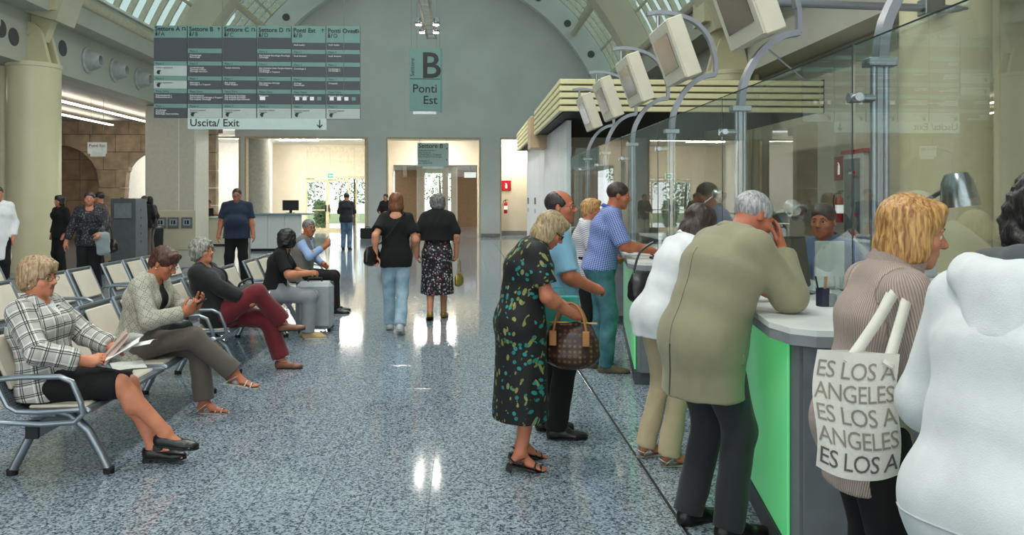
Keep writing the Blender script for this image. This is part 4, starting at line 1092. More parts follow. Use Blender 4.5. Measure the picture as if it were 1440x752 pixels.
def np_mesh(name, v, q, mats, mi=None, fab=None):
    me = bpy.data.meshes.new(name)
    me.vertices.add(len(v)); me.vertices.foreach_set('co', v.astype(np.float32).ravel())
    me.loops.add(q.size); me.loops.foreach_set('vertex_index', q.astype(np.int32).ravel())
    me.polygons.add(len(q)); me.polygons.foreach_set('loop_start', np.arange(0, q.size, 4, dtype=np.int32))
    for m in mats: me.materials.append(m)
    if mi is not None: me.polygons.foreach_set('material_index', mi.astype(np.int32))
    me.polygons.foreach_set('use_smooth', np.ones(len(q), bool))
    if fab is not None:
        at = me.attributes.new('fab', 'FLOAT_VECTOR', 'POINT'); at.data.foreach_set('vector', fab.astype(np.float32).ravel())
    me.update(calc_edges=True)
    return me
def fab_coords(v, prims):
    best = np.full(len(v), 9.0); out = np.zeros((len(v), 3))
    for p in prims:
        if p.op != '+' or p.fab is None: continue
        d = p.ev(v[:, 0], v[:, 1], v[:, 2]); m = d < best; best[m] = d[m]
        o, ax, ref, R, off = p.fab       # origin, axis, reference direction, radius, seam offset
        ax = nrm(ax); ref = nrm(np.asarray(ref) - ax * (np.asarray(ref) @ ax)); b = np.cross(ax, ref)
        w = v[m] - o
        ang = np.arctan2(w @ b, w @ ref)
        out[m] = np.stack([ang * R + off, w @ ax, np.full(m.sum(), R)], 1)
    return out
def ik(S, Tg, l1, l2, hint):
    S, Tg = np.asarray(S, float), np.asarray(Tg, float); d = Tg - S; L = np.linalg.norm(d); u = d / L
    L = min(L, (l1 + l2) * .999); a = (l1 * l1 - l2 * l2 + L * L) / (2 * L)
    hgt = math.sqrt(max(l1 * l1 - a * a, 0)); hint = np.asarray(hint, float); hv = nrm(hint - u * (hint @ u))
    return S + u * a + hv * hgt, S + u * L
UP = V3(0, 0, 1)
class Fig:
    """posed skeleton in local metres: forward +Y, person's right +X"""
    def __init__(f, H=1.7, pelvis=None, lean=0, bend=0, roll=0, twist=0, neck=0, nod=0, turn=0, tilt=0, w=1.0,
                 rh=None, lh=None, re=(.6, -.7, -.2), le=(-.6, -.7, -.2), rf=None, lf=None, rk=(0, 1, 0), lk=(0, 1, 0), ryaw=0.12, lyaw=-.12, rp=0, lp=0, heel=0, pyaw=0, shw=1.0, hs=1.0):
        s = f.s = H / 1.7; f.H = H; f.w = w
        f.P = V3(*(pelvis if pelvis is not None else (0, 0, .945 * s + heel)))
        def direc(p, r): return nrm(V3(math.sin(r), math.sin(p) * math.cos(r), math.cos(p) * math.cos(r)))
        d1 = direc(lean, roll); d2 = direc(lean + bend * .5, roll); d3 = direc(lean + bend, roll); f.d3 = d3; f.d1 = d1
        f.pside = nrm(V3(math.cos(pyaw), math.sin(pyaw), 0))
        tw = pyaw + twist; f.side = nrm(V3(math.cos(tw), math.sin(tw), 0) - d3 * (V3(math.cos(tw), math.sin(tw), 0) @ d3))
        f.fwd = np.cross(d3, f.side); f.fwd = nrm(f.fwd); f.pfwd = nrm(np.cross(UP, f.pside))
        f.waist = f.P + d1 * .17 * s; f.chest = f.waist + d2 * .175 * s; f.nb = f.chest + d3 * .165 * s
        f.sh = {1: f.nb - d3 * .055 * s + f.side * .156 * s * shw, -1: f.nb - d3 * .055 * s - f.side * .156 * s * shw}
        dn = direc(lean + bend + neck, roll)
        f.hs = s * hs
        # head frame
        hy = tw + turn; hf = V3(-math.sin(hy), math.cos(hy), 0); hr = V3(math.cos(hy), math.sin(hy), 0)
        R = np.stack([hr, hf, UP], 1)
        R = R @ rotm((1, 0, 0), -nod) @ rotm((0, 1, 0), tilt)
        f.HR = R
        f.hc = f.nb + dn * .085 * s + R[:, 2] * .055 * s * hs + R[:, 1] * .022 * s
        f.hip = {1: f.P + f.pside * .088 * s - UP * .02 * s, -1: f.P - f.pside * .088 * s - UP * .02 * s}
        rh = rh if rh is not None else (f.sh[1] + V3(.05, .06, -.5) * s); lh = lh if lh is not None else (f.sh[-1] + V3(-.05, .06, -.5) * s)
        f.el, f.wr, f.kn, f.an, f.ff = {}, {}, {}, {}, {}
        for sd, h_, e_ in ((1, rh, re), (-1, lh, le)): f.el[sd], f.wr[sd] = ik(f.sh[sd], h_, .285 * s, .255 * s, e_)
        rf = rf if rf is not None else (.095 * s, 0, .085 * s + heel); lf = lf if lf is not None else (-.095 * s, 0, .085 * s + heel)
        for sd, t_, k_ in ((1, rf, rk), (-1, lf, lk)): f.kn[sd], f.an[sd] = ik(f.hip[sd], t_, .43 * s, .42 * s, k_)
        for sd, yw, pt in ((1, ryaw, rp), (-1, lyaw, lp)):
            fw = V3(math.sin(yw) * math.cos(pt), math.cos(yw) * math.cos(pt), math.sin(pt)); sd_ = V3(math.cos(yw), -math.sin(yw), 0)
            f.ff[sd] = (fw, sd_, np.cross(sd_, fw))      # forward, side, up
    def hp(f, *p): return f.hc + f.HR @ (np.array(p) * f.hs)
def torso(f, i=0.0, sex='f', belly=0.0, bust=1.0, k=.05, pelvis=True, fabr=False):
    s, w = f.s, f.w; P = []
    cw, cd, ww, wd, hw_, hd = (.165, .108, .138, .098, .163, .118) if sex == 'f' else (.178, .115, .158, .108, .158, .118)
    fb = (f.P, f.nb - f.P, f.side, .16, 0) if fabr else None
    q = lambda x: x * s * w + i
    P.append(ell(f.P - UP * .02 * s, f.waist, f.pside, q(hw_), q(hd), q(ww), q(wd), k, fab=fb))
    P.append(ell(f.waist, f.chest, f.side, q(ww), q(wd), q(cw), q(cd), k, fab=fb))
    P.append(ell(f.chest, f.nb - f.d3 * .05 * s, f.side, q(cw), q(cd), .115 * s * w + i, .075 * s * w + i, k, fab=fb))
    for sd in (1, -1):
        P.append(cone(f.nb - f.d3 * .03 * s, f.sh[sd], .05 * s + i * .8, .053 * s * (1 + .3 * (w - 1)) + i * .7, k, fab=fb))
        P.append(egg(f.hip[sd] - f.pfwd * .05 * s - UP * .0, np.eye(3), V3(.085, .085, .095) * s * w + i, k, fab=fb))
        if sex == 'f': P.append(egg(f.chest + f.d3 * .015 * s + f.side * sd * .075 * s + f.fwd * .075 * s * w, np.stack([f.side, f.fwd, f.d3], 1), V3(.072, .062, .07) * s * (w * .5 + .5) * bust + i, .04, fab=fb))
    if belly: P.append(egg(f.waist + f.pfwd * (.05 * s + belly * .4) - UP * .02, np.eye(3), V3(.15 * s * w, .10 * s + belly * .6, .15 * s) + i, .07, fab=fb))
    return P
def armp(f, sd, i=0.0, to=2.0, flare=0.0, k=.03, fabr=False, up0=.05, thick=1.0):
    """sleeve or arm, to = 1 elbow, 2 wrist"""
    s, w = f.s, .5 + .5 * f.w; S, E, Wr = f.sh[sd], f.el[sd], f.wr[sd]; P = []
    t1 = min(to, 1.0); e1 = S + (E - S) * t1
    c1 = [(e1, nrm(E - S))] if to < 1 else []
    fb = (S, E - S, f.side * sd, .06, .07 * sd) if fabr else None
    r0, r1 = .050 * s * w * thick + i * .85, .041 * s * w * thick + i * .85
    P.append(cone(S, e1 if to >= 1 else e1 + nrm(E - S) * .05, r0, r0 + (r1 - r0) * t1 + flare * (to < 1), k, clip=c1, fab=fb))
    if to > 1:
        t2 = to - 1; e2 = E + (Wr - E) * t2; d = nrm(Wr - E)
        fb = (E - d * np.linalg.norm(E - S), d, f.side * sd, .055, .07 * sd) if fabr else None
        r2 = .029 * s * w + i
        P.append(cone(E, e2 + d * .05, r1 + .002, r1 + (r2 - r1) * t2 + flare, k, clip=[(e2, d)] if (i > 0) else [], fab=fb))
        if i == 0: P.append(egg(E + (Wr - E) * .25, np.eye(3), V3(.044, .044, .05) * s * w, .03))
    return P
def legp(f, sd, i=0.0, to=2.0, flare=0.0, k=.035, thick=1.0, fabr=False):
    s, w = f.s, (.55 + .45 * f.w) * thick; Hp, K, A = f.hip[sd], f.kn[sd], f.an[sd]; P = []
    t1 = min(to, 1.0); e1 = Hp + (K - Hp) * t1
    r0, r1, r2 = .088 * s * w + i, .058 * s * w + i, .038 * s * w + i
    fb = (Hp, K - Hp, f.pside * sd, .085, 0) if fabr else None
    P.append(cone(Hp, e1, r0, r0 + (r1 - r0) * t1, k, clip=[(e1, nrm(K - Hp))] if to < 1 else [], fab=fb))
    if to > 1:
        t2 = to - 1; d = nrm(A - K); e2 = K + (A - K) * t2
        fb = (K, d, f.pside * sd, .06, 0) if fabr else None
        P.append(cone(K, e2 + (d * .05 if i > 0 else 0), r1, r1 + (r2 - r1) * t2 + flare, k, clip=[(e2, d)] if i > 0 else [], fab=fb))
        if i == 0:
            bk = nrm(np.cross(f.ff[sd][1], d)); bk = bk if bk @ f.ff[sd][0] < 0 else -bk
            P.append(egg(K + (A - K) * .3 + bk * .018 * s, np.eye(3), V3(.05, .05, .085) * s * w, .03))
    return P
def footp(f, sd, shrink=0.0):
    s = f.s; A = f.an[sd]; fw, sv, uu = f.ff[sd]; g = lambda x, y, z: A + (sv * x + fw * y + uu * z) * s
    r = lambda x: x * s - shrink
    P = [cone(g(0, 0, 0), g(0, -.025, -.05), r(.037), r(.032), .02), cone(g(0, 0, -.01), g(0, .1, -.06), r(.034), r(.024), .02), ell(g(0, .06, -.058), g(sd * -.006, .135, -.066), sv, r(.036), r(.022), r(.042), r(.016), .015)]
    for k, (x, l) in enumerate(((-.028, .062), (-.01, .062), (.006, .055), (.02, .046), (.033, .036))):
        x = x * sd; P.append(cone(g(x, .13, -.069), g(x * 1.05, .135 + l, -.073), r(.0115 if k == 0 else .009), None, .006))
    return P
def handp(f, sd, d, n, curl=.35, spread=1.0, thumb=.5, grip=None):
    """palm, four fingers of unequal length with two bends, thumb from the side of the palm. d: finger direction, n: palm facing"""
    s = f.s * 1.0; W0 = f.wr[sd]; d = nrm(d); n = np.asarray(n, float); n = nrm(n - d * (n @ d)); t = np.cross(d, n) * sd   # thumb side
    P = [cone(f.el[sd] + (W0 - f.el[sd]) * .8, W0 + d * .01, .03 * s, .027 * s, .02),
         ell(W0 + d * .018 * s, W0 + d * .078 * s, t, .028 * s, .017 * s, .039 * s, .0145 * s, .018)]
    for k, (off, L) in enumerate(((.030, .068), (.010, .077), (-.010, .072), (-.029, .056))):
        b = W0 + (d * (.083 - .006 * abs(k - 1)) + t * off * spread) * s; a = 0.0; fd = d
        cur = curl[k] if isinstance(curl, (list, tuple)) else curl * (1 + .12 * k)
        rad = (.0092, .0094, .0088, .0076)[k] * s
        for m, fr in enumerate((.45, .32, .25)):
            a += cur * (.75 if m == 0 else 1.0); dd = nrm(d * math.cos(a) + n * math.sin(a) + t * (spread - 1) * off * 6)
            e = b + dd * L * fr * s * 1.05; P.append(cone(b, e, rad, rad * .93, .005)); b = e; rad *= .93
    b = W0 + (d * .02 + t * .022 + n * .006) * s
    d1 = nrm(d * .62 + t * (.75 - .35 * thumb) + n * (.25 + .5 * thumb)); e = b + d1 * .045 * s; P.append(cone(b, e, .0145 * s, .0115 * s, .012))
    d2 = nrm(d * .85 + t * (.35 - .5 * thumb) + n * (.15 + .5 * thumb)); e2 = e + d2 * .032 * s; P.append(cone(e, e2, .0112 * s, .0098 * s, .006))
    P.append(cone(e2, e2 + nrm(d2 + n * .2) * .022 * s, .0098 * s, .0082 * s, .005))
    return P
def headp(f, sex='f', jaw=1.0, nose=1.0, full=1.0):
    R, h = f.HR, f.hs; g = f.hp; E = lambda c, r, k=.02, op='+', RR=None: egg(g(*c), R if RR is None else R @ RR, V3(*r) * h, k * h, op)
    m = 1.06 if sex == 'm' else 1.0
    P = [E((0, -.014, .036), (.0735, .0935, .080)), E((0, .02, -.03), (.0615 * full, .066, .078 * m), .03), E((0, .048, -.072), (.036 * jaw * m, .034, .03), .03),
         E((0, .066, -.092 * m), (.020 * m, .016, .016), .02)]
    P += [E((sx * .04, .052, -.022), (.026 * full, .026, .026), .02) for sx in (1, -1)]
    P += [E((sx * .03, .074, .026), (.024, .013, .0085), .014) for sx in (1, -1)]
    P += [E((sx * .0315, .0925, .0045), (.0165, .013, .0115), .012, '-') for sx in (1, -1)]
    P += [cone(g(0, .082, .018), g(0, .1055 * (1 + .05 * (nose - 1)), -.02), .0078 * h, .0118 * h * nose, .014 * h), E((0, .104, -.0225), (.0125 * nose, .0125, .0105), .01)]
    P += [E((sx * .0125 * nose, .094, -.026), (.008, .0095, .0075), .008) for sx in (1, -1)]
    P += [E((0, .083, -.0475), (.0235, .0125, .0065), .007), E((0, .081, -.0595), (.021, .0125, .0075), .007), E((0, .098, -.0535), (.026, .012, .0016), .003, '-')]
    P += [cone(g(sx * .019, .0785, .0135), g(sx * .043, .0715, .012), .0058 * h, None, .007 * h) for sx in (1, -1)]
    for sx in (1, -1):
        RR = rotm((0, 0, 1), -sx * .35) @ rotm((1, 0, 0), .15)
        P += [E((sx * .0765, -.012, -.004), (.0085, .0185, .031), .008, RR=RR), E((sx * .086, -.006, .004), (.006, .0095, .016), .005, '-', RR=RR)]
    # neck
    P += [cone(g(0, -.028, -.045), f.nb - f.d3 * .02 * f.s, .050 * h * (1.12 if sex == 'm' else 1), .055 * f.s * (1.1 if sex == 'm' else 1), .03)]
    return P
# hair: prims in head space
def hairp(f, style, vol=1.0):
    R, h = f.HR, f.hs; g = f.hp
    def E(c, r, k=.02, op='+', RR=None): return egg(g(*c), R if RR is None else R @ RR, V3(*r) * h, k * h, op)
    def C(a, b, ra, rb=None, k=.02, op='+'): return cone(g(*a), g(*b), ra * h, (rb if rb is not None else ra) * h, k * h, op=op)
    def plane(c, n): return (g(*c), R @ nrm(n))
    clips = []; cut = None
    ears = [E((sx * .095, -.004, -.012), (.028, .022, .032), .01, '-') for sx in (1, -1)]
    if style == 'short':
        P = [E((0, -.017, .04), (.0815, .1005, .0875 * vol))]; P += [E((0, .125, -.012), (.095, .075, .087), .01, '-')] + ears; clips = [plane((0, 0, -.035), (0, .5, -.85))]
    elif style == 'balding':
        P = [E((0, -.02, .035), (.081, .1, .083)), E((0, .06, .075), (.066, .115, .075), .012, '-'), E((0, .125, -.012), (.1, .095, .09), .01, '-')] + ears; clips = [plane((0, 0, -.035), (0, .5, -.85))]
    elif style == 'full_short':     # fuller short hair, covers the ears' top
        P = [E((0, -.015, .045), (.088, .107, .092 * vol)), E((0, -.06, -.02), (.07, .05, .06)), E((0, .05, .095), (.06, .045, .03)), E((0, .13, -.022), (.085, .075, .088), .012, '-')] + ears; clips = [plane((0, -.01, -.05), (0, .55, -.83))]
    elif style == 'bouffant':       # swept back waves
        P = [E((0, -.02, .05), (.096, .118, .1)), E((0, .045, .085), (.07, .06, .048)), E((0, -.075, -.02), (.08, .055, .07)), E((.06, -.02, .0), (.035, .06, .06)), E((-.06, -.02, .0), (.035, .06, .06)), E((0, .125, -.03), (.08, .073, .088), .012, '-')]
        P += [E((sx * .1, .01, -.03), (.03, .025, .035), .01, '-') for sx in (1, -1)]; clips = [plane((0, -.02, -.065), (0, .5, -.85))]
    elif style == 'curly':
        P = [E((0, -.02, .045), (.104, .118, .104)), E((0, -.06, -.02), (.09, .07, .075)), E((.07, -.01, .01), (.04, .06, .07)), E((-.07, -.01, .01), (.04, .06, .07)), E((0, .13, -.03), (.08, .075, .09), .012, '-')]; clips = [plane((0, -.02, -.085), (0, .45, -.9))]
    elif style == 'bob':
        P = [E((0, -.015, .042), (.09, .108, .093)), E((0, -.06, -.04), (.082, .055, .085)), E((.068, -.012, -.045), (.026, .06, .085)), E((-.068, -.012, -.045), (.026, .06, .085)), E((0, .055, .09), (.06, .04, .03)), E((0, .125, -.045), (.066, .085, .105), .012, '-')]; clips = [plane((0, -.02, -.1), (0, .3, -.95))]
    elif style == 'round_bob':
        P = [E((0, -.02, .03), (.102, .118, .108)), E((0, -.05, -.04), (.1, .075, .085)), E((.075, .0, -.035), (.03, .06, .075)), E((-.075, .0, -.035), (.03, .06, .075)), E((0, .13, -.05), (.064, .08, .1), .012, '-')]; clips = [plane((0, -.02, -.105), (0, .1, -.99))]
    elif style == 'long':
        P = [E((0, -.018, .04), (.092, .11, .094)), E((0, -.065, -.05), (.09, .06, .1)), C((.05, -.06, -.06), (.06, -.085, -.2), .05, .022), C((-.05, -.06, -.06), (-.05, -.09, -.22), .05, .022), C((0, -.08, -.08), (.005, -.1, -.24), .055, .02), E((.07, .0, -.05), (.03, .055, .09)), E((-.07, .0, -.05), (.03, .055, .09)), E((0, .125, -.045), (.062, .085, .105), .012, '-')]
    return P, clips
def hair_mat(name, col, hi, scale=60, rough=.42):
    if name in _M: return _M[name]
    m, nt, b = _new(name); tc = node(nt, 'ShaderNodeTexCoord'); mp = node(nt, 'ShaderNodeMapping'); mp.inputs['Scale'].default_value = (1.6, 1.6, .28)
    nt.links.new(tc.outputs['Object'], mp.inputs[0])
    n = node(nt, 'ShaderNodeTexNoise'); n.inputs['Scale'].default_value = scale; n.inputs['Detail'].default_value = 5; n.inputs['Distortion'].default_value = .6; nt.links.new(mp.outputs[0], n.inputs['Vector'])
    r = ramp(nt, [(.34, lin(col)), (.66, lin(hi))]); nt.links.new(n.outputs['Fac'], r.inputs[0]); nt.links.new(r.outputs[0], b.inputs['Base Color'])
    bp = node(nt, 'ShaderNodeBump'); bp.inputs['Strength'].default_value = .7; bp.inputs['Distance'].default_value = .006; nt.links.new(n.outputs['Fac'], bp.inputs['Height']); nt.links.new(bp.outputs[0], b.inputs['Normal'])
    b.inputs['Roughness'].default_value = rough
    _M[name] = m; return m
def skin_mat(name, col):
    if name in _M: return _M[name]
    m, nt, b = _new(name); tc = node(nt, 'ShaderNodeTexCoord'); n = node(nt, 'ShaderNodeTexNoise'); n.inputs['Scale'].default_value = 14; n.inputs['Detail'].default_value = 5
    nt.links.new(tc.outputs['Object'], n.inputs['Vector']); c = lin(col); c = (min(1, c[0] * 1.06), c[1] * .9, c[2] * .84, 1)
    r = ramp(nt, [(.3, (c[0] * .86, c[1] * .78, c[2] * .76, 1)), (.7, (min(1, c[0] * 1.08), c[1] * 1.06, c[2] * 1.04, 1))]); nt.links.new(n.outputs['Fac'], r.inputs[0]); nt.links.new(r.outputs[0], b.inputs['Base Color'])
    b.inputs['Roughness'].default_value = .48; b.inputs['Subsurface Weight'].default_value = .0; b.inputs['Specular IOR Level'].default_value = .4
    _M[name] = m; return m
lip_m = mat('lips', '9c5a52', .4); sclera = mat('eye_white', 'd8d4cc', .2, noise=0); iris = mat('iris_dark', '2a2019', .15, noise=0)
eye_mb = MB()
eye_mb.lathe([(math.sin(t) * 1.0 + 1e-4, -math.cos(t)) for t in [math.pi * k / 10 for k in range(11)]], 14, T(rx=-math.pi / 2))
eye_mb.mi = [1 if sum(eye_mb.v[i][1] for i in q) / len(q) > .86 else 0 for q in eye_mb.f]
eye_me = eye_mb.mesh('eye', [sclera, iris], 'all')
specs_m = mat('glasses_wire', '3a3430', .3, metal=.7, noise=0); lens_m = glass_mat('lens', (.93, .93, .93), .15); dark_lens = mat('dark_lens', '0c0c0e', .1, noise=0, spec=.8)
def place_frame(o, pos, R, sc=1.0):
    M_ = Matrix([[*R[0], pos[0]], [*R[1], pos[1]], [*R[2], pos[2]], [0, 0, 0, 1]]); o.matrix_basis = M_ @ Matrix.Scale(sc, 4)
def sdf_obj(name, prims, h, mats, parent, clips=(), folds=0, ffreq=22, seed=0, fabr=False, stretch=(1, 1, .55), mifn=None, **kw):
    Fd, org = field(prims, h, clips); v, q = nets(Fd, org, h)
    if folds:
        n = vnormals(v, q); v = v + n * (folds * wobble(v, ffreq, seed, stretch=stretch))[:, None]
    fab = fab_coords(v, prims) if fabr else None
    mi = mifn(v[q].mean(1)) if mifn else None
    return link(name, np_mesh(name, v, q, mats if isinstance(mats, (list, tuple)) else [mats], mi, fab), parent, **kw)
def shoe(f, sd, style, m, parent, h=.006):
    s = f.s; A = f.an[sd]; fw, sv, uu = f.ff[sd]; g = lambda x, y, z: A + (sv * x + fw * y + uu * z) * s; R = np.stack([sv, fw, uu], 1)
    sole = (g(0, 0, -.085), -uu)
    if style in ('shoe', 'sneaker', 'loafer', 'ballet'):
        top = {'shoe': .0, 'sneaker': .005, 'loafer': -.02, 'ballet': -.035}[style]; t = .006
        P = [egg(g(0, -.022, -.05), R, V3(.04, .05, .055) * s, .02), ell(g(0, .0, -.052), g(0, .13, -.066), sv, .042 * s, .05 * s, .05 * s, .03 * s, .03), egg(g(sd * -.004, .155, -.066), R, V3(.046, .062, .028) * s, .02)]
        if style in ('shoe', 'sneaker'): P.append(cone(g(0, .0, -.0), g(0, .06, -.035), .042 * s, .036 * s, .03))
        cl = [sole, (g(0, -.03, top), nrm(uu + fw * (.45 if style in ('ballet', 'loafer') else .1)))]
        if style in ('ballet', 'loafer'):
            cl[1] = (g(0, 0, -.012 if style == 'loafer' else -.022), uu)
            P.append(egg(g(0, .015, .0), R, V3(.037, .062, .034) * s, .008, '-') if style == 'loafer' else egg(g(0, .035, -.012), R, V3(.036, .085, .04) * s, .008, '-'))
        o = sdf_obj('shoe', P, h, [m], parent, cl)
        sm = _M.get('sole_white') if style == 'sneaker' else capm
        sdf_obj('sole', [ell(g(0, -.03, -.083), g(0, .13, -.083), sv, .043 * s, .012 * s, .05 * s, .012 * s, .01), egg(g(sd * -.004, .155, -.083), R, V3(.049, .065, .012) * s, .02)], h, [sm], o, [(g(0, 0, -.092 if style != 'sneaker' else -.095), -uu)])
        if style == 'ballet':
            ob('heel', MB().add([tuple(g(x, y, z)) for z in (-.115, -.083) for x, y in ((-.025, -.06), (.025, -.06), (.028, -.012), (-.028, -.012))], [(3, 2, 1, 0), (4, 5, 6, 7), (0, 1, 5, 4), (1, 2, 6, 5), (2, 3, 7, 6), (3, 0, 4, 7)]), m, o)
    else:   # sandal: sole, straps, heel block
        hl = .04 if style == 'heel' else .012
        o = sdf_obj('shoe', [ell(g(0, -.04, -.088), g(0, .12, -.09), sv, .036 * s, .007 * s, .046 * s, .007 * s, .01), egg(g(0, .15, -.09), R, V3(.044, .06, .007) * s, .02)], h * .7, [m], parent)
        for pts in ([(-.046, .105, -.08), (-.02, .11, -.048), (.02, .11, -.048), (.046, .105, -.08)], [(-.046, .15, -.083), (-.02, .15, -.058), (.02, .15, -.058), (.046, .15, -.083)], [(.04, -.04, -.07), (.036, .02, -.025), (0, .04, -.012), (-.036, .02, -.025), (-.04, -.04, -.07)], [(-.04, -.03, -.06), (0, -.068, -.045), (.04, -.03, -.06)]):
            ob('strap', MB().tube(bez([g(*q_) for q_ in pts], 3), .0045 * s, 6, ry=.008 * s), m, o, smooth='all')
        fz = -.09 - hl
        ob('heel', MB().add([tuple(g(x, y, z)) for z in (fz, -.09) for x, y in ((-.02, -.07), (.02, -.07), (.022, -.03), (-.022, -.03))], [(3, 2, 1, 0), (4, 5, 6, 7), (0, 1, 5, 4), (1, 2, 6, 5), (2, 3, 7, 6), (3, 0, 4, 7)]), m, o)
    return o
def person(f, loc, face, label, sex='f', skin='c58f72', hair=('short', 'h_brown'), top=None, extra=(), bottom=None, shoes=None, hands=None, h=.0075, glasses=None, belly=0.0, bust=1.0, jaw=1.0, nose=1.0, full=1.0, legs_bare=None, face_z=True, earring=False, brow='3a2a20', group=None):
    """top/extra/bottom: garment dicts. face: heading of the person in radians (0 looks along +Y, positive turns left)"""
    e = empty('person', (loc[0], loc[1], loc[2] if len(loc) > 2 else 0), face, label=label, cat='person', group=group)
    h = h * 1.17
    cov = .007 if top else 0
    P = [q for q in torso(f, -.008, sex, belly, bust * .95)]
    lsh = -.008 if bottom and bottom['kind'] == 'trousers' else 0.0
    for sd in (1, -1): P += armp(f, sd) + legp(f, sd, lsh) + footp(f, sd, .004 if shoes and shoes[0] in ('shoe', 'sneaker', 'loafer') else .0015)
    hd = hands or {}
    for sd in (1, -1):
        a = hd.get(sd)
        fd = nrm(f.wr[sd] - f.el[sd])
        if a is None: a = dict(d=fd, n=-f.side * sd * .8 + f.fwd * -.2)
        if h < .0145: P += handp(f, sd, **a)
        else: P += [ell(f.wr[sd], f.wr[sd] + nrm(a['d']) * .12 * f.s, np.cross(nrm(a['d']), nrm(a['n']) + .01), .032, .018, .036, .016, .02)]
    P += headp(f, sex, jaw, nose, full)
    sk = skin_mat('skin_' + skin, skin)
    lc = f.hp(0, .092, -.0535); Rt = f.HR.T
    def mi(c):
        q = (c - lc) @ f.HR / f.hs
        return ((np.abs(q[:, 0]) < .023) & (np.abs(q[:, 2]) < .012 * (1 - (q[:, 0] / .026) ** 2)) & (np.abs(q[:, 1]) < .03)).astype(int)
    sdf_obj('body', P, h, [sk, lip_m], e, mifn=mi if h < .0125 else None)
    if h < .0125:
        for sx in (1, -1):
            o = link('eye', eye_me, e); place_frame(o, f.hp(sx * .0315, .0712, .0045), f.HR, .0125 * f.hs)
            ob('eyebrow', MB().tube([f.hp(sx * .014, .088, .026), f.hp(sx * .03, .0865, .0315), f.hp(sx * .047, .073, .0265)], [.003 * f.hs, .0038 * f.hs, .002 * f.hs], 6), mat('brow_' + brow, brow, .7), e, smooth='all')
    if hair:
        hp_, hc_ = hairp(f, hair[0]); amp, fr = {'short': (.0015, 120), 'balding': (.001, 120), 'full_short': (.005, 80), 'bouffant': (.0075, 70), 'curly': (.009, 95), 'bob': (.003, 60), 'round_bob': (.0055, 90), 'long': (.005, 60)}[hair[0]]
        sdf_obj('hair', hp_, min(h * .9, .011), [_M[hair[1]]], e, hc_, folds=amp, ffreq=fr, seed=hash(label) % 1000 if False else len(label), stretch=(1, 1, 1 if hair[0] in ('curly', 'round_bob') else .6))
    if earring:
        for sx in (1, -1): ob('earring', MB().lathe([(.001, -.006), (.006, 0), (.001, .006)], 8, Matrix.Translation(f.hp(sx * .082, -.006, -.038))), mat('pearl', 'e6e2d8', .2), e)
    if glasses:
        gm = lens_m if glasses != 'dark' else dark_lens
        gl = empty('glasses', (0, 0, 0)); gl.parent = e
        for sx in (1, -1):
            pts = [f.hp(sx * (.0335 + .0225 * math.cos(t)), .0985 - .006 * abs(math.cos(t) * .5 + .5) , .003 + .0155 * math.sin(t)) for t in [2 * math.pi * k / 14 for k in range(14)]]
            ob('rim', MB().tube(pts, .0013 if glasses != 'dark' else .003, 5, closed=True), specs_m, gl)
            ob('lens', MB().add([tuple(p_) for p_ in pts], [tuple(range(14))]), gm, gl)
            ob('temple', MB().tube([f.hp(sx * .056, .095, .006), f.hp(sx * .076, .05, .008), f.hp(sx * .08, -.01, .008)], .0014 if glasses != 'dark' else .003, 5), specs_m, gl)
        ob('bridge', MB().tube([f.hp(-.011, .0985, .006), f.hp(0, .102, .009), f.hp(.011, .0985, .006)], .0014, 5), specs_m, gl)
    sd_seed = len(label)
    for gi, gm in enumerate([x for x in ([bottom] if bottom else []) + list(extra) + ([top] if top else [])]):
        k = gm['kind']; i = gm.get('i', .014); fabr = gm.get('fab', False); P = []; cl = []
        if k in ('top', 'dress'):
            P += torso(f, i, sex, belly, bust, fabr=fabr)
            sl = gm.get('sleeve', 2.0)
            if sl > 0:
                for sd in (1, -1): P += armp(f, sd, i + gm.get('si', 0), sl, gm.get('flare', 0), fabr=fabr)
            # hem skirt of the garment
            hem = max(gm.get('hem', .1), .03)
            s = f.s; fb = (f.P, f.nb - f.P, f.side, .16, 0) if fabr else None
            dn = gm.get('down', -UP); dn = nrm(dn); hp0 = f.P; b_ = gm.get('fl', .012)
            w0, n0 = (.163 if sex == 'f' else .16) * s * f.w + i, .12 * s * f.w + i + belly * .35
            off = f.pfwd * (gm.get('hoff', -.012) + belly * .12)
            P.append(ell(hp0 + off + f.d1 * .02, hp0 + off + dn * (hem + .0), f.pside, w0, n0, w0 + b_, n0 + b_, .05, clip=[(hp0 + dn * hem, dn)], fab=fb))
            cl += [(hp0 + dn * hem, dn)] if gm.get('clip', True) else []
            if k == 'dress' or gm.get('skirt'): pass
            nk = gm.get('neck', (.0, .6))
            nr = (.060 if sex == 'f' else .064) * s
            P.append(cone(f.nb + f.d3 * (nk[0] + .045) * s + f.fwd * .0, f.nb + f.d3 * (nk[0] + .3) * s + f.fwd * .02, nr + gm.get('nr', .004), None, .008, op='-'))
            if nk[1] > 0: P.append(egg(f.nb + f.d3 * (nk[0] + .02) * s + f.fwd * .075 * s, np.stack([f.side, f.fwd, f.d3], 1), V3(.05 + .02 * nk[1], .06, .02 + .06 * nk[1]) * s, .01, '-'))
            elif nk[1] < 0: P.append(egg(f.nb + f.d3 * (nk[0] + .01) * s - f.fwd * .06 * s, np.stack([f.side, f.fwd, f.d3], 1), V3(.075, .06, .02 - .12 * nk[1]) * s, .01, '-'))
            if 'v' in gm:
                dep, wid = gm['v']; P.append(cone(f.nb + f.fwd * .09 * s + f.d3 * .03, f.nb - f.d3 * dep + f.fwd * (.145 * s * f.w + belly * .3), wid, .004, .006, op='-'))
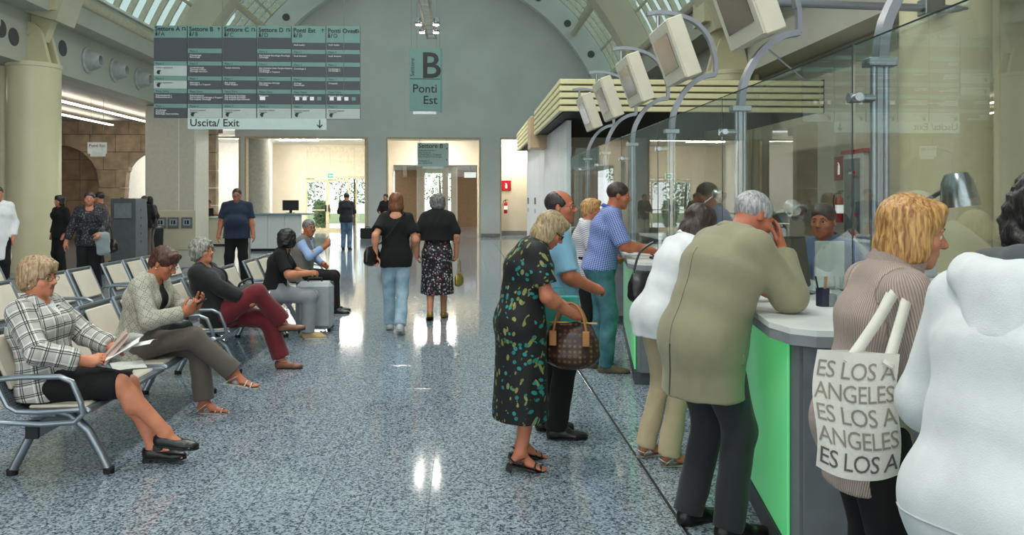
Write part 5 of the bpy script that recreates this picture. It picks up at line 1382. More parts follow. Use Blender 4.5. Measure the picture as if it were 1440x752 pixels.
            if 'open' in gm:
                wt, wb = gm['open']; a_ = f.nb + f.fwd * .12 * s; m_ = f.chest + f.fwd * .17 * s * f.w; c_ = f.waist + f.pfwd * (.17 * s * f.w + belly); b2 = hp0 + dn * hem + f.pfwd * .2
                P += [cone(a_, m_, wt, (wt + wb) / 2, .01, op='-'), cone(m_, c_, (wt + wb) / 2, wb, .01, op='-'), cone(c_, b2, wb, wb * 1.3, .01, op='-')]
            if 'vent' in gm: P.append(ell(hp0 - f.pfwd * .2 + dn * gm['vent'], hp0 - f.pfwd * .2 + dn * (hem + .1), f.pside, .002, .12, .008, .12, .003, op='-'))
        elif k == 'trousers':
            P += [ell(f.P - UP * .03 * f.s, f.waist - f.d1 * gm.get('drop', .04), f.pside, .165 * f.s * f.w + i, .12 * f.s * f.w + i, .15 * f.s * f.w + i, .11 * f.s * f.w + i, .05)]
            for sd in (1, -1):
                P += [egg(f.hip[sd] - f.pfwd * .05 * f.s, np.eye(3), V3(.085, .085, .095) * f.s * f.w + i, .05)]
                P += legp(f, sd, i, gm.get('to', 2.07), gm.get('flare', .012), thick=gm.get('thick', 1.0))
            if belly: P += [egg(f.waist + f.pfwd * (.05 * f.s + belly * .4) - UP * .06, np.eye(3), V3(.13 * f.s * f.w, .09 * f.s + belly * .3, .08 * f.s) + i, .05)]
        elif k == 'skirt':      # follows both thighs, hem at a length along them
            L = gm.get('len', .4); s = f.s
            P += [ell(f.P - UP * .02, f.waist - f.d1 * .02, f.pside, .165 * s * f.w + i, .125 * s * f.w + i, .145 * s * f.w + i, .105 * s * f.w + i, .05)]
            for sd in (1, -1): P += [egg(f.hip[sd] - f.pfwd * .05 * s, np.eye(3), V3(.085, .085, .095) * s * f.w + i, .05)]
            if gm.get('seated'):
                mK = (f.kn[1] + f.kn[-1]) / 2; mH = (f.hip[1] + f.hip[-1]) / 2; d = nrm(mK - mH); wk = np.linalg.norm(f.kn[1] - f.kn[-1]) / 2
                for sd in (1, -1):
                    d_ = nrm(f.kn[sd] - f.hip[sd]); P.append(cone(f.hip[sd], f.kn[sd], .092 * s * f.w + i, .068 * s + i, .06, clip=[(f.hip[sd] + d_ * L, d_)]))
                P.append(ell(mH, mH + d * L, f.pside, .15 * s * f.w, .08 * s + i, max(wk, .05) + .03, .055 * s + i, .05, clip=[(mH + d * L, d)]))
            else:
                z = gm['z']; fl = gm.get('fl', .03); mA = (f.kn[1] + f.kn[-1]) / 2; bt = V3(f.P[0] * .4 + mA[0] * .6, f.P[1] * .5 + mA[1] * .5 - .01, z)
                P.append(ell(f.P - UP * .06, bt - UP * .08, f.pside, .17 * s * f.w + i, .135 * s * f.w + i, .165 * s * f.w + i + fl, .13 * s * f.w + i + fl, .05))
                cl = [(V3(0, 0, z), V3(0, 0, -1))]
        elif k == 'prims': P, cl = gm['fn'](f)
        o = sdf_obj(gm['name'], P, gm.get('h', h * 1.3), [gm['m']], e, cl, folds=gm.get('folds', .0035), ffreq=gm.get('ffreq', 24), seed=sd_seed + gi * 7, fabr=fabr)
        for (nm, path, dr, rad, m_) in gm.get('seams', ()):
            from mathutils.bvhtree import BVHTree
            me = o.data; vs = np.zeros(len(me.vertices) * 3); me.vertices.foreach_get('co', vs); vs = vs.reshape(-1, 3)
            bv = BVHTree.FromPolygons([tuple(a) for a in vs], [tuple(p_.vertices) for p_ in me.polygons])
            pts = []
            for s0 in path(f):
                hit = bv.ray_cast(Vector(s0), Vector(dr(f)), 2.0)
                if hit[0] is not None: pts.append(hit[0] - Vector(dr(f)) * rad * .3)
            if len(pts) > 1: ob(nm, MB().tube(pts, rad, 5), m_, o, smooth='all')
        for (nm, q, m_) in gm.get('parts', ()):
            ob(nm, q(f), m_, o, smooth='all')
        if gm.get('collar'):
            c0 = f.nb + f.d3 * .012 * f.s; cr = gm['collar']
            ring = []
            for t in range(20):
                a = math.radians(20) + t / 19 * math.radians(320)
                p_ = c0 - f.fwd * .012 * f.s + (f.fwd * math.cos(a) * .062 + f.side * math.sin(a) * .064) * f.s * (1 + .2 * (sex == 'm')) * 1.12 + f.d3 * (.018 * -math.cos(a)) * f.s
                ring.append(p_)
            ob('collar', MB().tube(ring, .008, 6, ry=cr, up=tuple(f.fwd)), gm.get('cm', gm['m']), o, smooth='all')
    if shoes:
        st, m_ = shoes[0], shoes[1]
        for sd in (1, -1): shoe(f, sd, st, m_, e, min(h, .0075))
    return e
# ------------------------------------------------------------------ fabrics
def fabnode(nt, attr=True):
    if attr: n = node(nt, 'ShaderNodeAttribute', attribute_name='fab'); return n.outputs['Vector']
    return node(nt, 'ShaderNodeTexCoord').outputs['Object']
def math_n(nt, op, a, b=None, clamp=False):
    n = node(nt, 'ShaderNodeMath', operation=op, use_clamp=clamp)
    for k, x in enumerate((a, b)):
        if x is None: continue
        if isinstance(x, (int, float)): n.inputs[k].default_value = x
        else: nt.links.new(x, n.inputs[k])
    return n.outputs[0]
def line_mask(nt, x, period, width, offset=0.0):
    """1 on a line of given width, repeating"""
    t = math_n(nt, 'FRACT', math_n(nt, 'DIVIDE', math_n(nt, 'ADD', x, offset + 50 * period), period))
    d = math_n(nt, 'ABSOLUTE', math_n(nt, 'SUBTRACT', t, .5))
    return math_n(nt, 'LESS_THAN', d, width / period / 2)
def mixc(nt, fac, a, b, blend='MIX'):
    m = node(nt, 'ShaderNodeMix', data_type='RGBA', blend_type=blend)
    for sock, x in ((m.inputs[0], fac), (m.inputs[6], a), (m.inputs[7], b)):
        if isinstance(x, (int, float)): sock.default_value = x
        elif isinstance(x, tuple): sock.default_value = x
        else: nt.links.new(x, sock)
    return m.outputs[2]
def weave(nt, b, scale=500, strength=.15):
    tc = node(nt, 'ShaderNodeTexCoord'); n = node(nt, 'ShaderNodeTexNoise'); n.inputs['Scale'].default_value = scale; nt.links.new(tc.outputs['Object'], n.inputs['Vector'])
    bp = node(nt, 'ShaderNodeBump'); bp.inputs['Strength'].default_value = strength; bp.inputs['Distance'].default_value = .002; nt.links.new(n.outputs['Fac'], bp.inputs['Height']); nt.links.new(bp.outputs[0], b.inputs['Normal'])
def plaid_jacket():
    m, nt, b = _new('plaid_tweed'); s = node(nt, 'ShaderNodeSeparateXYZ'); nt.links.new(fabnode(nt), s.inputs[0])
    c = lin('b4b2ac')
    lines = None
    for ax in ('X', 'Y'):
        for off in (0, .011):
            l = line_mask(nt, s.outputs[ax], .07, .0042, off); lines = l if lines is None else math_n(nt, 'MAXIMUM', lines, l)
    wl = math_n(nt, 'MAXIMUM', line_mask(nt, s.outputs['X'], .07, .006, .022), line_mask(nt, s.outputs['Y'], .07, .006, .022))
    col = mixc(nt, wl, c, lin('dedcd4')); col = mixc(nt, lines, col, lin('24262a')); nt.links.new(col, b.inputs['Base Color']); b.inputs['Roughness'].default_value = .85; weave(nt, b); return m
def check_shirt():
    m, nt, b = _new('blue_check_cotton'); s = node(nt, 'ShaderNodeSeparateXYZ'); nt.links.new(fabnode(nt), s.inputs[0])
    l = math_n(nt, 'MAXIMUM', line_mask(nt, s.outputs['X'], .016, .0028), line_mask(nt, s.outputs['Y'], .016, .0028))
    nt.links.new(mixc(nt, l, lin('3a55a0'), lin('b9c6e4')), b.inputs['Base Color']); b.inputs['Roughness'].default_value = .8; weave(nt, b); return m
def rib_knit(name, col, dark, per=.011):
    m, nt, b = _new(name); s = node(nt, 'ShaderNodeSeparateXYZ'); nt.links.new(fabnode(nt), s.inputs[0])
    w = math_n(nt, 'SINE', math_n(nt, 'MULTIPLY', s.outputs['X'], 6.2832 / per)); t = math_n(nt, 'ADD', math_n(nt, 'MULTIPLY', w, .5), .5)
    r = ramp(nt, [(.1, lin(dark)), (.6, lin(col))]); nt.links.new(t, r.inputs[0]); nt.links.new(r.outputs[0], b.inputs['Base Color'])
    bp = node(nt, 'ShaderNodeBump'); bp.inputs['Strength'].default_value = .8; bp.inputs['Distance'].default_value = .004; nt.links.new(t, bp.inputs['Height']); nt.links.new(bp.outputs[0], b.inputs['Normal']); b.inputs['Roughness'].default_value = .9; return m
def crochet():
    m, nt, b = _new('crochet_knit'); s = node(nt, 'ShaderNodeSeparateXYZ'); nt.links.new(fabnode(nt), s.inputs[0])
    def tri(x, p): return math_n(nt, 'ABSOLUTE', math_n(nt, 'SUBTRACT', math_n(nt, 'FRACT', math_n(nt, 'DIVIDE', math_n(nt, 'ADD', x, 50 * p), p)), .5))
    d = math_n(nt, 'ADD', tri(s.outputs['X'], .055), tri(s.outputs['Y'], .075))
    ring = math_n(nt, 'LESS_THAN', math_n(nt, 'ABSOLUTE', math_n(nt, 'SUBTRACT', d, .5)), .085); ring2 = math_n(nt, 'LESS_THAN', math_n(nt, 'ABSOLUTE', math_n(nt, 'SUBTRACT', d, .2)), .07)
    dots = math_n(nt, 'LESS_THAN', math_n(nt, 'ADD', tri(s.outputs['X'], .009), tri(s.outputs['Y'], .009)), .42)
    hole = math_n(nt, 'MULTIPLY', math_n(nt, 'MAXIMUM', ring, ring2), dots)
    nt.links.new(mixc(nt, hole, lin('b9b5a6'), lin('4a463f')), b.inputs['Base Color']); b.inputs['Roughness'].default_value = .9; weave(nt, b, 260, .5); return m
def floral(name, base, cols, scale, thr=.34):
    m, nt, b = _new(name); tc = fabnode(nt, False); v = node(nt, 'ShaderNodeTexVoronoi'); v.inputs['Scale'].default_value = scale; nt.links.new(tc, v.inputs['Vector'])
    sp = node(nt, 'ShaderNodeSeparateColor'); nt.links.new(v.outputs['Color'], sp.inputs[0])
    n = len(cols); r = ramp(nt, [(k / n, lin(c)) for k, c in enumerate(cols)], 'CONSTANT'); nt.links.new(sp.outputs[0], r.inputs[0])
    nt.links.new(mixc(nt, math_n(nt, 'LESS_THAN', v.outputs['Distance'], thr), lin(base), r.outputs[0]), b.inputs['Base Color']); b.inputs['Roughness'].default_value = .8; return m
def leaf_print():
    """black cloth printed with sprays of long leaves"""
    m, nt, b = _new('leaf_print'); tc = fabnode(nt, False); col = lin('0d0f10')
    for k, (ang, sc, c1, stretch, thr) in enumerate(((.55, 5.6, '7d8348', (4.2, 4.2, 1.1), .27), (-.5, 5.6, '8b8f55', (4.2, 4.2, 1.1), .26), (1.0, 6, '717b40', (4.4, 4.4, 1.1), .24), (1.3, 8.5, '24756f', (2.6, 2.6, 1.2), .27), (-1.1, 8.5, '2a8580', (2.6, 2.6, 1.2), .26))):
        mp = node(nt, 'ShaderNodeMapping', vector_type='POINT'); mp.inputs['Rotation'].default_value = (ang, ang * .6, .4 * k); mp.inputs['Location'].default_value = (k * 1.7, k * .9, k); nt.links.new(tc, mp.inputs[0])
        mp2 = node(nt, 'ShaderNodeMapping'); mp2.inputs['Scale'].default_value = stretch; nt.links.new(mp.outputs[0], mp2.inputs[0])
        v = node(nt, 'ShaderNodeTexVoronoi'); v.inputs['Scale'].default_value = sc; nt.links.new(mp2.outputs[0], v.inputs['Vector'])
        cl = node(nt, 'ShaderNodeTexNoise'); cl.inputs['Scale'].default_value = 5.5; nt.links.new(mp.outputs[0], cl.inputs['Vector'])
        msk = math_n(nt, 'MULTIPLY', math_n(nt, 'LESS_THAN', v.outputs['Distance'], thr), math_n(nt, 'GREATER_THAN', cl.outputs['Fac'], .5))
        col = mixc(nt, msk, col, lin(c1))
    nt.links.new(col, b.inputs['Base Color']); b.inputs['Roughness'].default_value = .75; return m
def striped(name, a, c, per, w, axis='Y'):
    m, nt, b = _new(name); s = node(nt, 'ShaderNodeSeparateXYZ'); nt.links.new(fabnode(nt), s.inputs[0])
    nt.links.new(mixc(nt, line_mask(nt, s.outputs[axis], per, w), lin(a), lin(c)), b.inputs['Base Color']); b.inputs['Roughness'].default_value = .8; return m
def cloth(name, col, rough=.85, noise=.02, bump=.25): return mat(name, col, rough, noise=noise, nscale=18, bump=bump, bscale=300, sheen=.15)
def jeans(name, a, c):
    m, nt, b = _new(name); tc = fabnode(nt, False); n = node(nt, 'ShaderNodeTexNoise'); n.inputs['Scale'].default_value = 7; n.inputs['Detail'].default_value = 6; nt.links.new(tc, n.inputs['Vector'])
    r = ramp(nt, [(.35, lin(a)), (.7, lin(c))]); nt.links.new(n.outputs['Fac'], r.inputs[0]); nt.links.new(r.outputs[0], b.inputs['Base Color']); b.inputs['Roughness'].default_value = .85; weave(nt, b, 700, .3); return m
for nme, a, c in (('h_blonde_grey', '7d6044', 'c4a682'), ('h_auburn', '2a1410', '5a2e22'), ('h_grey', '55544f', 'a9a69c'), ('h_black', '0c0a0b', '221c1c'), ('h_dark', '1c1412', '3a2c26'), ('h_light_brown', '4e2c1a', '8a5632'), ('h_salt', '3a3a3a', '8f8f8c'), ('h_blonde', '8a6238', 'd8a866'), ('h_ash', '7a6650', 'bca47c'), ('h_brown', '241711', '44302a'), ('h_white', '77777a', 'c4c4c4'), ('h_honey', '855428', 'dcab6a')):
    hair_mat(nme, a, c)
mat('sole_white', 'd8d6cf', .6)
black_cloth = mat('black_cloth', '08080a', .9, noise=.02, bump=.25, bscale=300); black_trs = mat('black_trousers', '0c0c0e', .9, noise=.02, bump=.25, bscale=300); charcoal = cloth('charcoal_wool', '26282c'); navy = cloth('navy_cloth', '10182c')
white_cloth = cloth('white_cotton', 'e2e4e6'); beige_trs = cloth('beige_cotton', 'bfae8c'); grey_trs = cloth('grey_trousers', '8e9096'); brown_trs = cloth('brown_grey_trousers', '5a514a'); red_trs = cloth('dark_red_trousers', '6a1622')
black_leather = mat('black_leather', '141414', .35, noise=.1, bump=.2, bscale=120); brown_leather = mat('brown_leather', '7a4a30', .4, noise=.12, bump=.2, bscale=90); gold_leather = mat('gold_leather', 'a8843e', .3, metal=.6); silver_leather = mat('silver_leather', 'b9b6ac', .35, metal=.5)
paper_m = mat('paper', 'e9e9e4', .6)
LK = -math.pi / 2          # looks towards the counters (+X)
def at_local(o, *p): return o.matrix_basis @ Vector(p)
def to_world(loc, face, p):
    c, s_ = math.cos(face), math.sin(face); return Vector((loc[0] + c * p[0] - s_ * p[1], loc[1] + s_ * p[0] + c * p[1], (loc[2] if len(loc) > 2 else 0) + p[2]))

# ------------------------------------------------------------------ seated people
# 1 checked jacket
f = Fig(1.60, pelvis=(0, .01, .53), lean=-.31, bend=.22, neck=.14, nod=.02, turn=-.12, twist=-.05,
        rh=(.13, .255, .665), lh=(-.1, .33, .69), re=(.9, -.5, -.5), le=(-.8, -.2, -.6), rf=(-.02, .66, .2), lf=(-.09, .56, .105), rk=(.05, .5, 1), lk=(0, .6, 1), ryaw=.0, rp=-.12, lyaw=.05, w=1.12)
L1 = (XB, 4.785)
person(f, L1, LK, 'seated blonde woman in a black and white checked jacket and black skirt', 'f', 'c98f72', ('bouffant', 'h_blonde_grey'), h=.0062, glasses='wire', earring=True, full=1.06,
       top=dict(kind='top', name='jacket', m=plaid_jacket(), i=.022, sleeve=1.86, hem=.09, v=(.2, .062), neck=(.012, .75), fab=True, si=.004, flare=.004, folds=.005, collar=.02),
       extra=[dict(kind='top', name='blouse', m=white_cloth, i=.009, sleeve=0, hem=.03, neck=(-.01, .35), folds=.0)],
       bottom=dict(kind='skirt', name='skirt', m=black_cloth, seated=True, len=.405, i=.014), shoes=('ballet', black_leather),
       hands={1: dict(d=(-.35, .9, .12), n=(-.7, .1, -.5), curl=.55, thumb=.7), -1: dict(d=(.5, .8, .1), n=(.6, -.1, .4), curl=.5, thumb=.7)})
# 2 crochet cardigan
f = Fig(1.62, pelvis=(0, .05, .545), lean=.06, bend=.28, neck=.2, nod=.5, turn=-.05, twist=-.05, rh=(.09, .40, .77), lh=(-.08, .42, .79), re=(.8, -.5, -.6), le=(-.8, -.3, -.6),
        rf=(-.04, .73, .30), lf=(-.06, .5, .085), rk=(.05, .5, 1), lk=(0, .6, 1), ryaw=.03, rp=-.18, lyaw=.1, w=1.06)
L2 = (XB, 5.925)
person(f, L2, LK, 'seated auburn-haired woman in a pale crochet cardigan looking at her phone', 'f', 'b5795c', ('full_short', 'h_auburn'), h=.0068, glasses='wire', earring=True,
       top=dict(kind='top', name='cardigan', m=crochet(), i=.02, sleeve=1.93, hem=.17, open=(.055, .085), neck=(.0, .75), fab=True, si=.004, folds=.005, fl=.0, down=V3(0, -.25, -1)),
       extra=[dict(kind='top', name='blouse', m=black_cloth, i=.009, sleeve=0, hem=.05, neck=(-.01, .5), folds=.0)], bottom=dict(kind='trousers', name='trousers', m=brown_trs, i=.016, to=1.97, flare=.022, folds=.005), shoes=('sandal', silver_leather),
       hands={1: dict(d=(-.25, .75, .5), n=(-.6, -.4, .4), curl=.6, thumb=.6), -1: dict(d=(.2, .75, .55), n=(.5, -.5, .5), curl=.45, thumb=.4)})
# 3 red trousers
f = Fig(1.60, pelvis=(0, .2, .535), lean=-.5, bend=.2, neck=.34, nod=-.14, turn=-.25, twist=-.1, rh=(.12, .46, .66), lh=(-.17, .36, .66), re=(.9, -.3, -.5), le=(-.8, -.2, -.5),
        rf=(-.08, .74, .44), lf=(-.1, .72, .085), rk=(.25, .4, 1), lk=(0, .8, 1), ryaw=.0, rp=.05, lyaw=.1, w=1.12)
L3 = (XB, 7.405)
person(f, L3, LK, 'seated grey-haired woman in red trousers holding a leaflet', 'f', 'c08a70', ('curly', 'h_grey'), h=.0078, glasses='dark_wire',
       top=dict(kind='top', name='jacket', m=cloth('black_jacket', '0f1012'), i=.022, sleeve=1.75, hem=.1, open=(.08, .11), neck=(.0, .7), si=.006, folds=.006, down=V3(0, -.2, -1)),
       extra=[dict(kind='top', name='top', m=navy, i=.01, sleeve=0, hem=.1, neck=(-.01, .5), down=V3(0, .2, -1), folds=.002)], bottom=dict(kind='trousers', name='trousers', m=red_trs, i=.018, to=1.95, flare=.02, folds=.005, thick=1.05), shoes=('loafer', brown_leather),
       hands={1: dict(d=(-.4, .85, -.1), n=(-.3, -.2, -.9), curl=.4), -1: dict(d=(.5, .8, -.1), n=(.2, 0, -.9), curl=.35)})
# 4 grey trousers, dark round hair
f = Fig(1.6, pelvis=(0, .27, .545), lean=.1, bend=.18, neck=.2, nod=.1, turn=.7, twist=.1, rh=(.12, .68, .76), lh=(-.12, .62, .74), re=(.8, -.3, -.7), le=(-.8, -.3, -.6),
        rf=(.05, .66, .085), lf=(-.1, .6, .085), rk=(0, .8, 1), lk=(0, .8, 1), ryaw=.0, lyaw=.0, w=1.02)
L4 = (XB, 9.115)
person(f, L4, LK, 'seated woman with round black hair, black T-shirt and grey trousers', 'f', 'bd8868', ('round_bob', 'h_black'), h=.0085,
       top=dict(kind='top', name='t_shirt', m=black_cloth, i=.014, sleeve=.8, hem=.1, neck=(-.01, .5), flare=.012, folds=.005), bottom=dict(kind='trousers', name='trousers', m=grey_trs, i=.016, to=2.02, flare=.022, folds=.005), shoes=('sneaker', mat('beige_suede', 'b39a70', .8)),
       hands={1: dict(d=(-.3, .9, 0), n=(-.6, 0, -.5), curl=.7), -1: dict(d=(.2, .9, 0), n=(.3, 0, -.8), curl=.4)})
# 5 man in a grey vest, hand raised
f = Fig(1.72, pelvis=(0, .15, .545), lean=.05, bend=.15, neck=.1, nod=.05, turn=-.5, twist=-.3, rh=(.22, .52, .95), lh=(-.1, .45, .66), re=(.6, -.2, -.9), le=(-.8, -.2, -.6), rf=(.1, .62, .085), lf=(-.12, .6, .085), rk=(0, .8, 1), lk=(0, .8, 1), w=1.05)
L5 = (XB, 11.17)
person(f, L5, LK, 'seated older man in a grey vest over a blue shirt raising a finger', 'm', 'ab7556', ('short', 'h_salt'), h=.009, glasses='wire',
       top=dict(kind='top', name='vest', m=cloth('grey_vest', '6d6a66'), i=.024, sleeve=0, hem=.1, v=(.22, .06), neck=(-.0, .7)), extra=[dict(kind='top', name='shirt', m=cloth('light_blue_shirt', '8fa9d2'), i=.012, sleeve=1.8, hem=.06, neck=(.01, .5), collar=.018)],
       bottom=dict(kind='trousers', name='trousers', m=black_trs, i=.016), shoes=('shoe', black_leather), hands={1: dict(d=(-.1, .35, .9), n=(-.8, .3, 0), curl=[.15, .9, 1.0, 1.0]), -1: None})

# ------------------------------------------------------------------ walking and standing people in the hall
# walking away: black top and jeans
f = Fig(1.66, lean=.03, bend=.05, neck=.1, nod=.05, rh=(.19, .16, .98), lh=(-.235, -.1, .93), re=(.35, -.8, 0), le=(-.3, -.9, 0), shw=.9, rf=(.07, -.2, .13), lf=(-.09, .2, .095), rk=(0, 1, .1), lk=(0, 1, .1), rp=-.45, ryaw=.1, w=.96)
LW1 = (-.84, 9.45)
person(f, LW1, 0, 'woman in a black top and light jeans walking away beside the woman in the shawl', 'f', 'c99a80', ('bob', 'h_light_brown'), h=.0082,
       top=dict(kind='top', name='top', m=black_cloth, i=.022, sleeve=.72, hem=.13, neck=(-.02, -.3), flare=.03, folds=.006, fl=.012), bottom=dict(kind='trousers', name='jeans', m=jeans('pale_jeans', '7f9fb4', 'b4cad6'), i=.012, to=2.04, flare=.022, folds=.004, thick=1.06), shoes=('sneaker', mat('white_trainer', 'bfc1c2', .6)),
       hands={-1: dict(d=(-.05, -.15, -1), n=(.3, -.9, 0), curl=.5), 1: dict(d=(0, .4, -.8), n=(-.9, 0, 0), curl=.4)})
# walking away: shawl and flowered skirt
def shawl(f):
    s = f.s
    P = torso(f, .035, 'f', pelvis=False)[1:]
    for sd in (1, -1):
        P += [cone(f.sh[sd] + f.side * sd * .0, f.sh[sd] * .35 + f.el[sd] * .65 + f.side * sd * .02, .07, .06, .06), cone(f.sh[sd], f.sh[sd] * .2 + f.el[sd] * .8 + f.side * sd * .03 - f.fwd * .02, .06, .045, .06)]
    P += [ell(f.nb - f.d3 * .06, f.P + UP * .1 - f.fwd * .03, f.side, .17, .12, .235, .15, .06)]
    return P, [(f.P + UP * .14, nrm((.0, 0, -1))), (f.nb + f.d3 * .05, nrm(f.d3 + f.fwd * .4))]
f = Fig(1.64, lean=.05, bend=.1, neck=.1, nod=.05, rh=(.25, .02, .87), lh=(-.27, .0, .88), rf=(.08, .1, .09), lf=(-.09, -.18, .12), lp=-.4, rk=(0, 1, .1), lk=(0, 1, .1), w=1.1)
LW2 = (-.38, 10.5)
person(f, LW2, 0, 'woman in a black shawl and flowered skirt walking away', 'f', 'b98a6e', ('curly', 'h_salt'), h=.0085,
       top=dict(kind='prims', name='shawl', m=black_cloth, fn=shawl, folds=.007, ffreq=18), extra=[dict(kind='skirt', name='skirt', m=floral('flowered_skirt', '17171b', ['7b3a4c', 'a9a9b0', '56606e', 'c2bdb8', '8a4a58', '2a2d38', '9a9aa0'], 34, .42), z=.335, fl=.035, i=.016, folds=.01, ffreq=14)],
       bottom=None, shoes=('loafer', gold_leather), hands={1: dict(d=(0, .1, -1), n=(-1, 0, 0), curl=.9), -1: dict(d=(0, 0, -1), n=(1, 0, 0), curl=.5)})
# large man in navy polo shirt and sunglasses
f = Fig(1.79, rh=(.33, .1, .84), lh=(-.33, .1, .84), w=1.26, shw=1.3, lean=-.04, rf=(.15, 0, .09), lf=(-.15, 0, .09))
LP = (X_at(333, 15.2), 15.2)
person(f, LP, math.pi + .12, 'large man in a navy polo shirt and sunglasses standing behind the benches', 'm', 'b67f66', ('short', 'h_dark'), h=.0115, glasses='dark', belly=.1, full=1.15,
       top=dict(kind='top', name='polo_shirt', m=cloth('navy_polo', '15233d'), i=.016, sleeve=.85, hem=.14, neck=(.02, .4), flare=.02, folds=.006, collar=.02, fl=.03), bottom=dict(kind='trousers', name='trousers', m=black_trs, i=.02, folds=.005), shoes=('shoe', black_leather))
# woman with necklace and folded coat
f = Fig(1.71, rh=(.34, .08, .86), lh=(-.16, .3, 1.02), w=1.1, lean=0)
LN = (X_at(126, 13.2), 13.2)
person(f, LN, math.pi + .35, 'woman in a dark patterned blouse with a necklace carrying a grey coat', 'f', 'b98870', ('short', 'h_dark'), h=.0115,
       top=dict(kind='top', name='blouse', m=floral('dark_print_blouse', '1d1e22', ['3a3c42', '55585e', '2a2c30', '6a6c70'], 45, .4), i=.02, sleeve=1.8, hem=.12, neck=(-.02, .8), folds=.005),
       bottom=dict(kind='trousers', name='trousers', m=black_trs, i=.022, flare=.03), shoes=('shoe', black_leather))
nk = [to_world(LN, math.pi + .35, f.nb + f.side * .085 * math.sin(t) + f.fwd * (.05 + .075 * math.cos(t)) - f.d3 * (.02 + .06 * (1 + math.cos(t)) / 2)) for t in [2 * math.pi * k / 18 for k in range(18)]]
neck_o = [o for o in COL.objects if o.name.startswith('person') and o.get('label', '').startswith('woman in a dark patterned')][0]
inv = Matrix.LocRotScale(Vector((LN[0], LN[1], 0)), Euler((0, 0, math.pi + .35)), None).inverted()
ob('necklace', MB().tube([inv @ p_ for p_ in nk], .011, 6, closed=True), mat('amber_beads', '8a4a2a', .3), neck_o)
# far people
FARS = [
 ((X_at(-4, 13.6), 13.6), -.9 - math.pi / 2, 1.8, 'm', 'person in a long white coat beside the round cream column', white_cloth, black_trs, 'h_dark', dict(hem=.42)),
 ((X_at(141, 17.0), 17.0), math.pi / 2, 1.74, 'm', 'dark-haired person in a brown top behind the woman with the necklace', cloth('dull_brown', '4a3128'), black_trs, 'h_black', {}),
 ((X_at(106, 17.2), 16.6), 2.6, 1.66, 'f', 'person in black mostly hidden beside the round cream column', black_cloth, black_trs, 'h_black', {}),
 ((X_at(170, 22.4), 22.4), -.3, 1.62, 'f', 'woman in a dusky pink top behind the ticket kiosk', cloth('dusky_pink', '6d4750'), black_trs, 'h_black', {}),
 ((X_at(203, 22.2), 22.2), .5, 1.68, 'm', 'person in a black jacket between kiosk and pier', black_cloth, brown_trs, 'h_dark', {}),
 ((X_at(211, 22.7), 22.7), 1.2, 1.66, 'f', 'person in dark brown clothes close beside the broad pier', cloth('dark_brown', '2a2220'), brown_trs, 'h_black', {}),
 ((X_at(487, 25.0), 25.0), 0.0, 1.78, 'm', 'man in a dark jacket and jeans standing with his back to the hall', cloth('dark_jacket', '15161b'), jeans('mid_jeans', '3e5570', '6e8aa4'), 'h_black', {}),
 ((X_at(543, 28.5), 28.5), math.pi - .3, 1.78, 'm', 'man in black with pale trousers facing the hall near the back wall', black_cloth, cloth('pale_trousers', '9c9484'), 'h_dark', {}),
]
for loc, face, H, sex, label, tm, bm_, hm, kw in FARS:
    armd = dict(rh=(.12, .32, 1.08 * H / 1.7), lh=(-.12, .32, 1.08 * H / 1.7)) if 'jeans' in label or 'pale trousers' in label else {}
    f = Fig(H, w=1.05, neck=.1, nod=.15 if armd else 0, **armd)
    t_ = dict(kind='top', name='coat' if 'coat' in label else 'jacket', m=tm, i=.022, sleeve=1.9, hem=.12, neck=(.02, .4), folds=.005); t_.update(kw)
    person(f, loc, face, label, sex, 'b28268', ('short' if sex == 'm' else 'bob', hm), h=.015, top=t_, bottom=dict(kind='trousers', name='trousers', m=bm_, i=.018), shoes=('shoe', black_leather))
# seated person at the far desk
f = Fig(1.75, pelvis=(0, 0, .78), rh=(.15, .33, 1.12), lh=(-.15, .33, 1.12), rf=(.12, .3, .3), lf=(-.12, .3, .3), w=1.05, lean=.1)
person(f, (X_at(295, 28.9), 28.9), math.pi, 'person in a beige shirt working behind the cream side desk', 'm', 'b28268', ('short', 'h_dark'), h=.015, glasses='dark', top=dict(kind='top', name='shirt', m=cloth('beige_shirt', 'b9a98c'), i=.02, sleeve=.9, hem=.1, neck=(.02, .4)), bottom=dict(kind='trousers', name='trousers', m=brown_trs, i=.018), shoes=('shoe', black_leather))
st = empty('work_stool', (X_at(295, 28.9), 28.9, 0), label='dark stool under the person at the cream side desk', cat='stool')
ob('seat', MB().lathe([(.19, .615), (.2, .63), (.2, .655), (.18, .665)], 20), blackm, st); ob('column', MB().cyl(0, 0, .03, .62, .03, 10), steel, st); ob('base', MB().lathe([(.25, 0), (.25, .02), (.05, .04)], 20), steel, st)

# ------------------------------------------------------------------ people at the counters
# leaf dress
f = Fig(1.52, heel=.035, lean=.06, bend=.26, neck=.4, nod=.62, turn=-.1, shw=.95, rh=(.06, .29, .92), lh=(-.1, .30, .93), re=(.7, -.6, -.5), le=(-.8, -.4, -.5), rf=(.1, -.02, .111), lf=(-.11, .03, .111), rp=-.25, lp=-.25, w=1.1)
LG = (.33, 4.68)
def dress_fn(f): pass
person(f, LG, LK + .12, 'woman in a black dress printed with green leaves looking into her handbag', 'f', 'bb7f66', ('bob', 'h_ash'), h=.0065, glasses='dark',
       top=dict(kind='top', name='dress', m=leaf_print(), i=.022, sleeve=.72, hem=.585, neck=(-.012, .35), flare=.022, folds=.006, ffreq=16, fl=.03, hoff=.0), shoes=('heel', black_leather),
       hands={1: dict(d=(-.35, .85, -.2), n=(-.6, -.2, -.6), curl=.65, thumb=.7), -1: dict(d=(.4, .85, -.2), n=(.5, -.2, -.7), curl=.6, thumb=.6)})
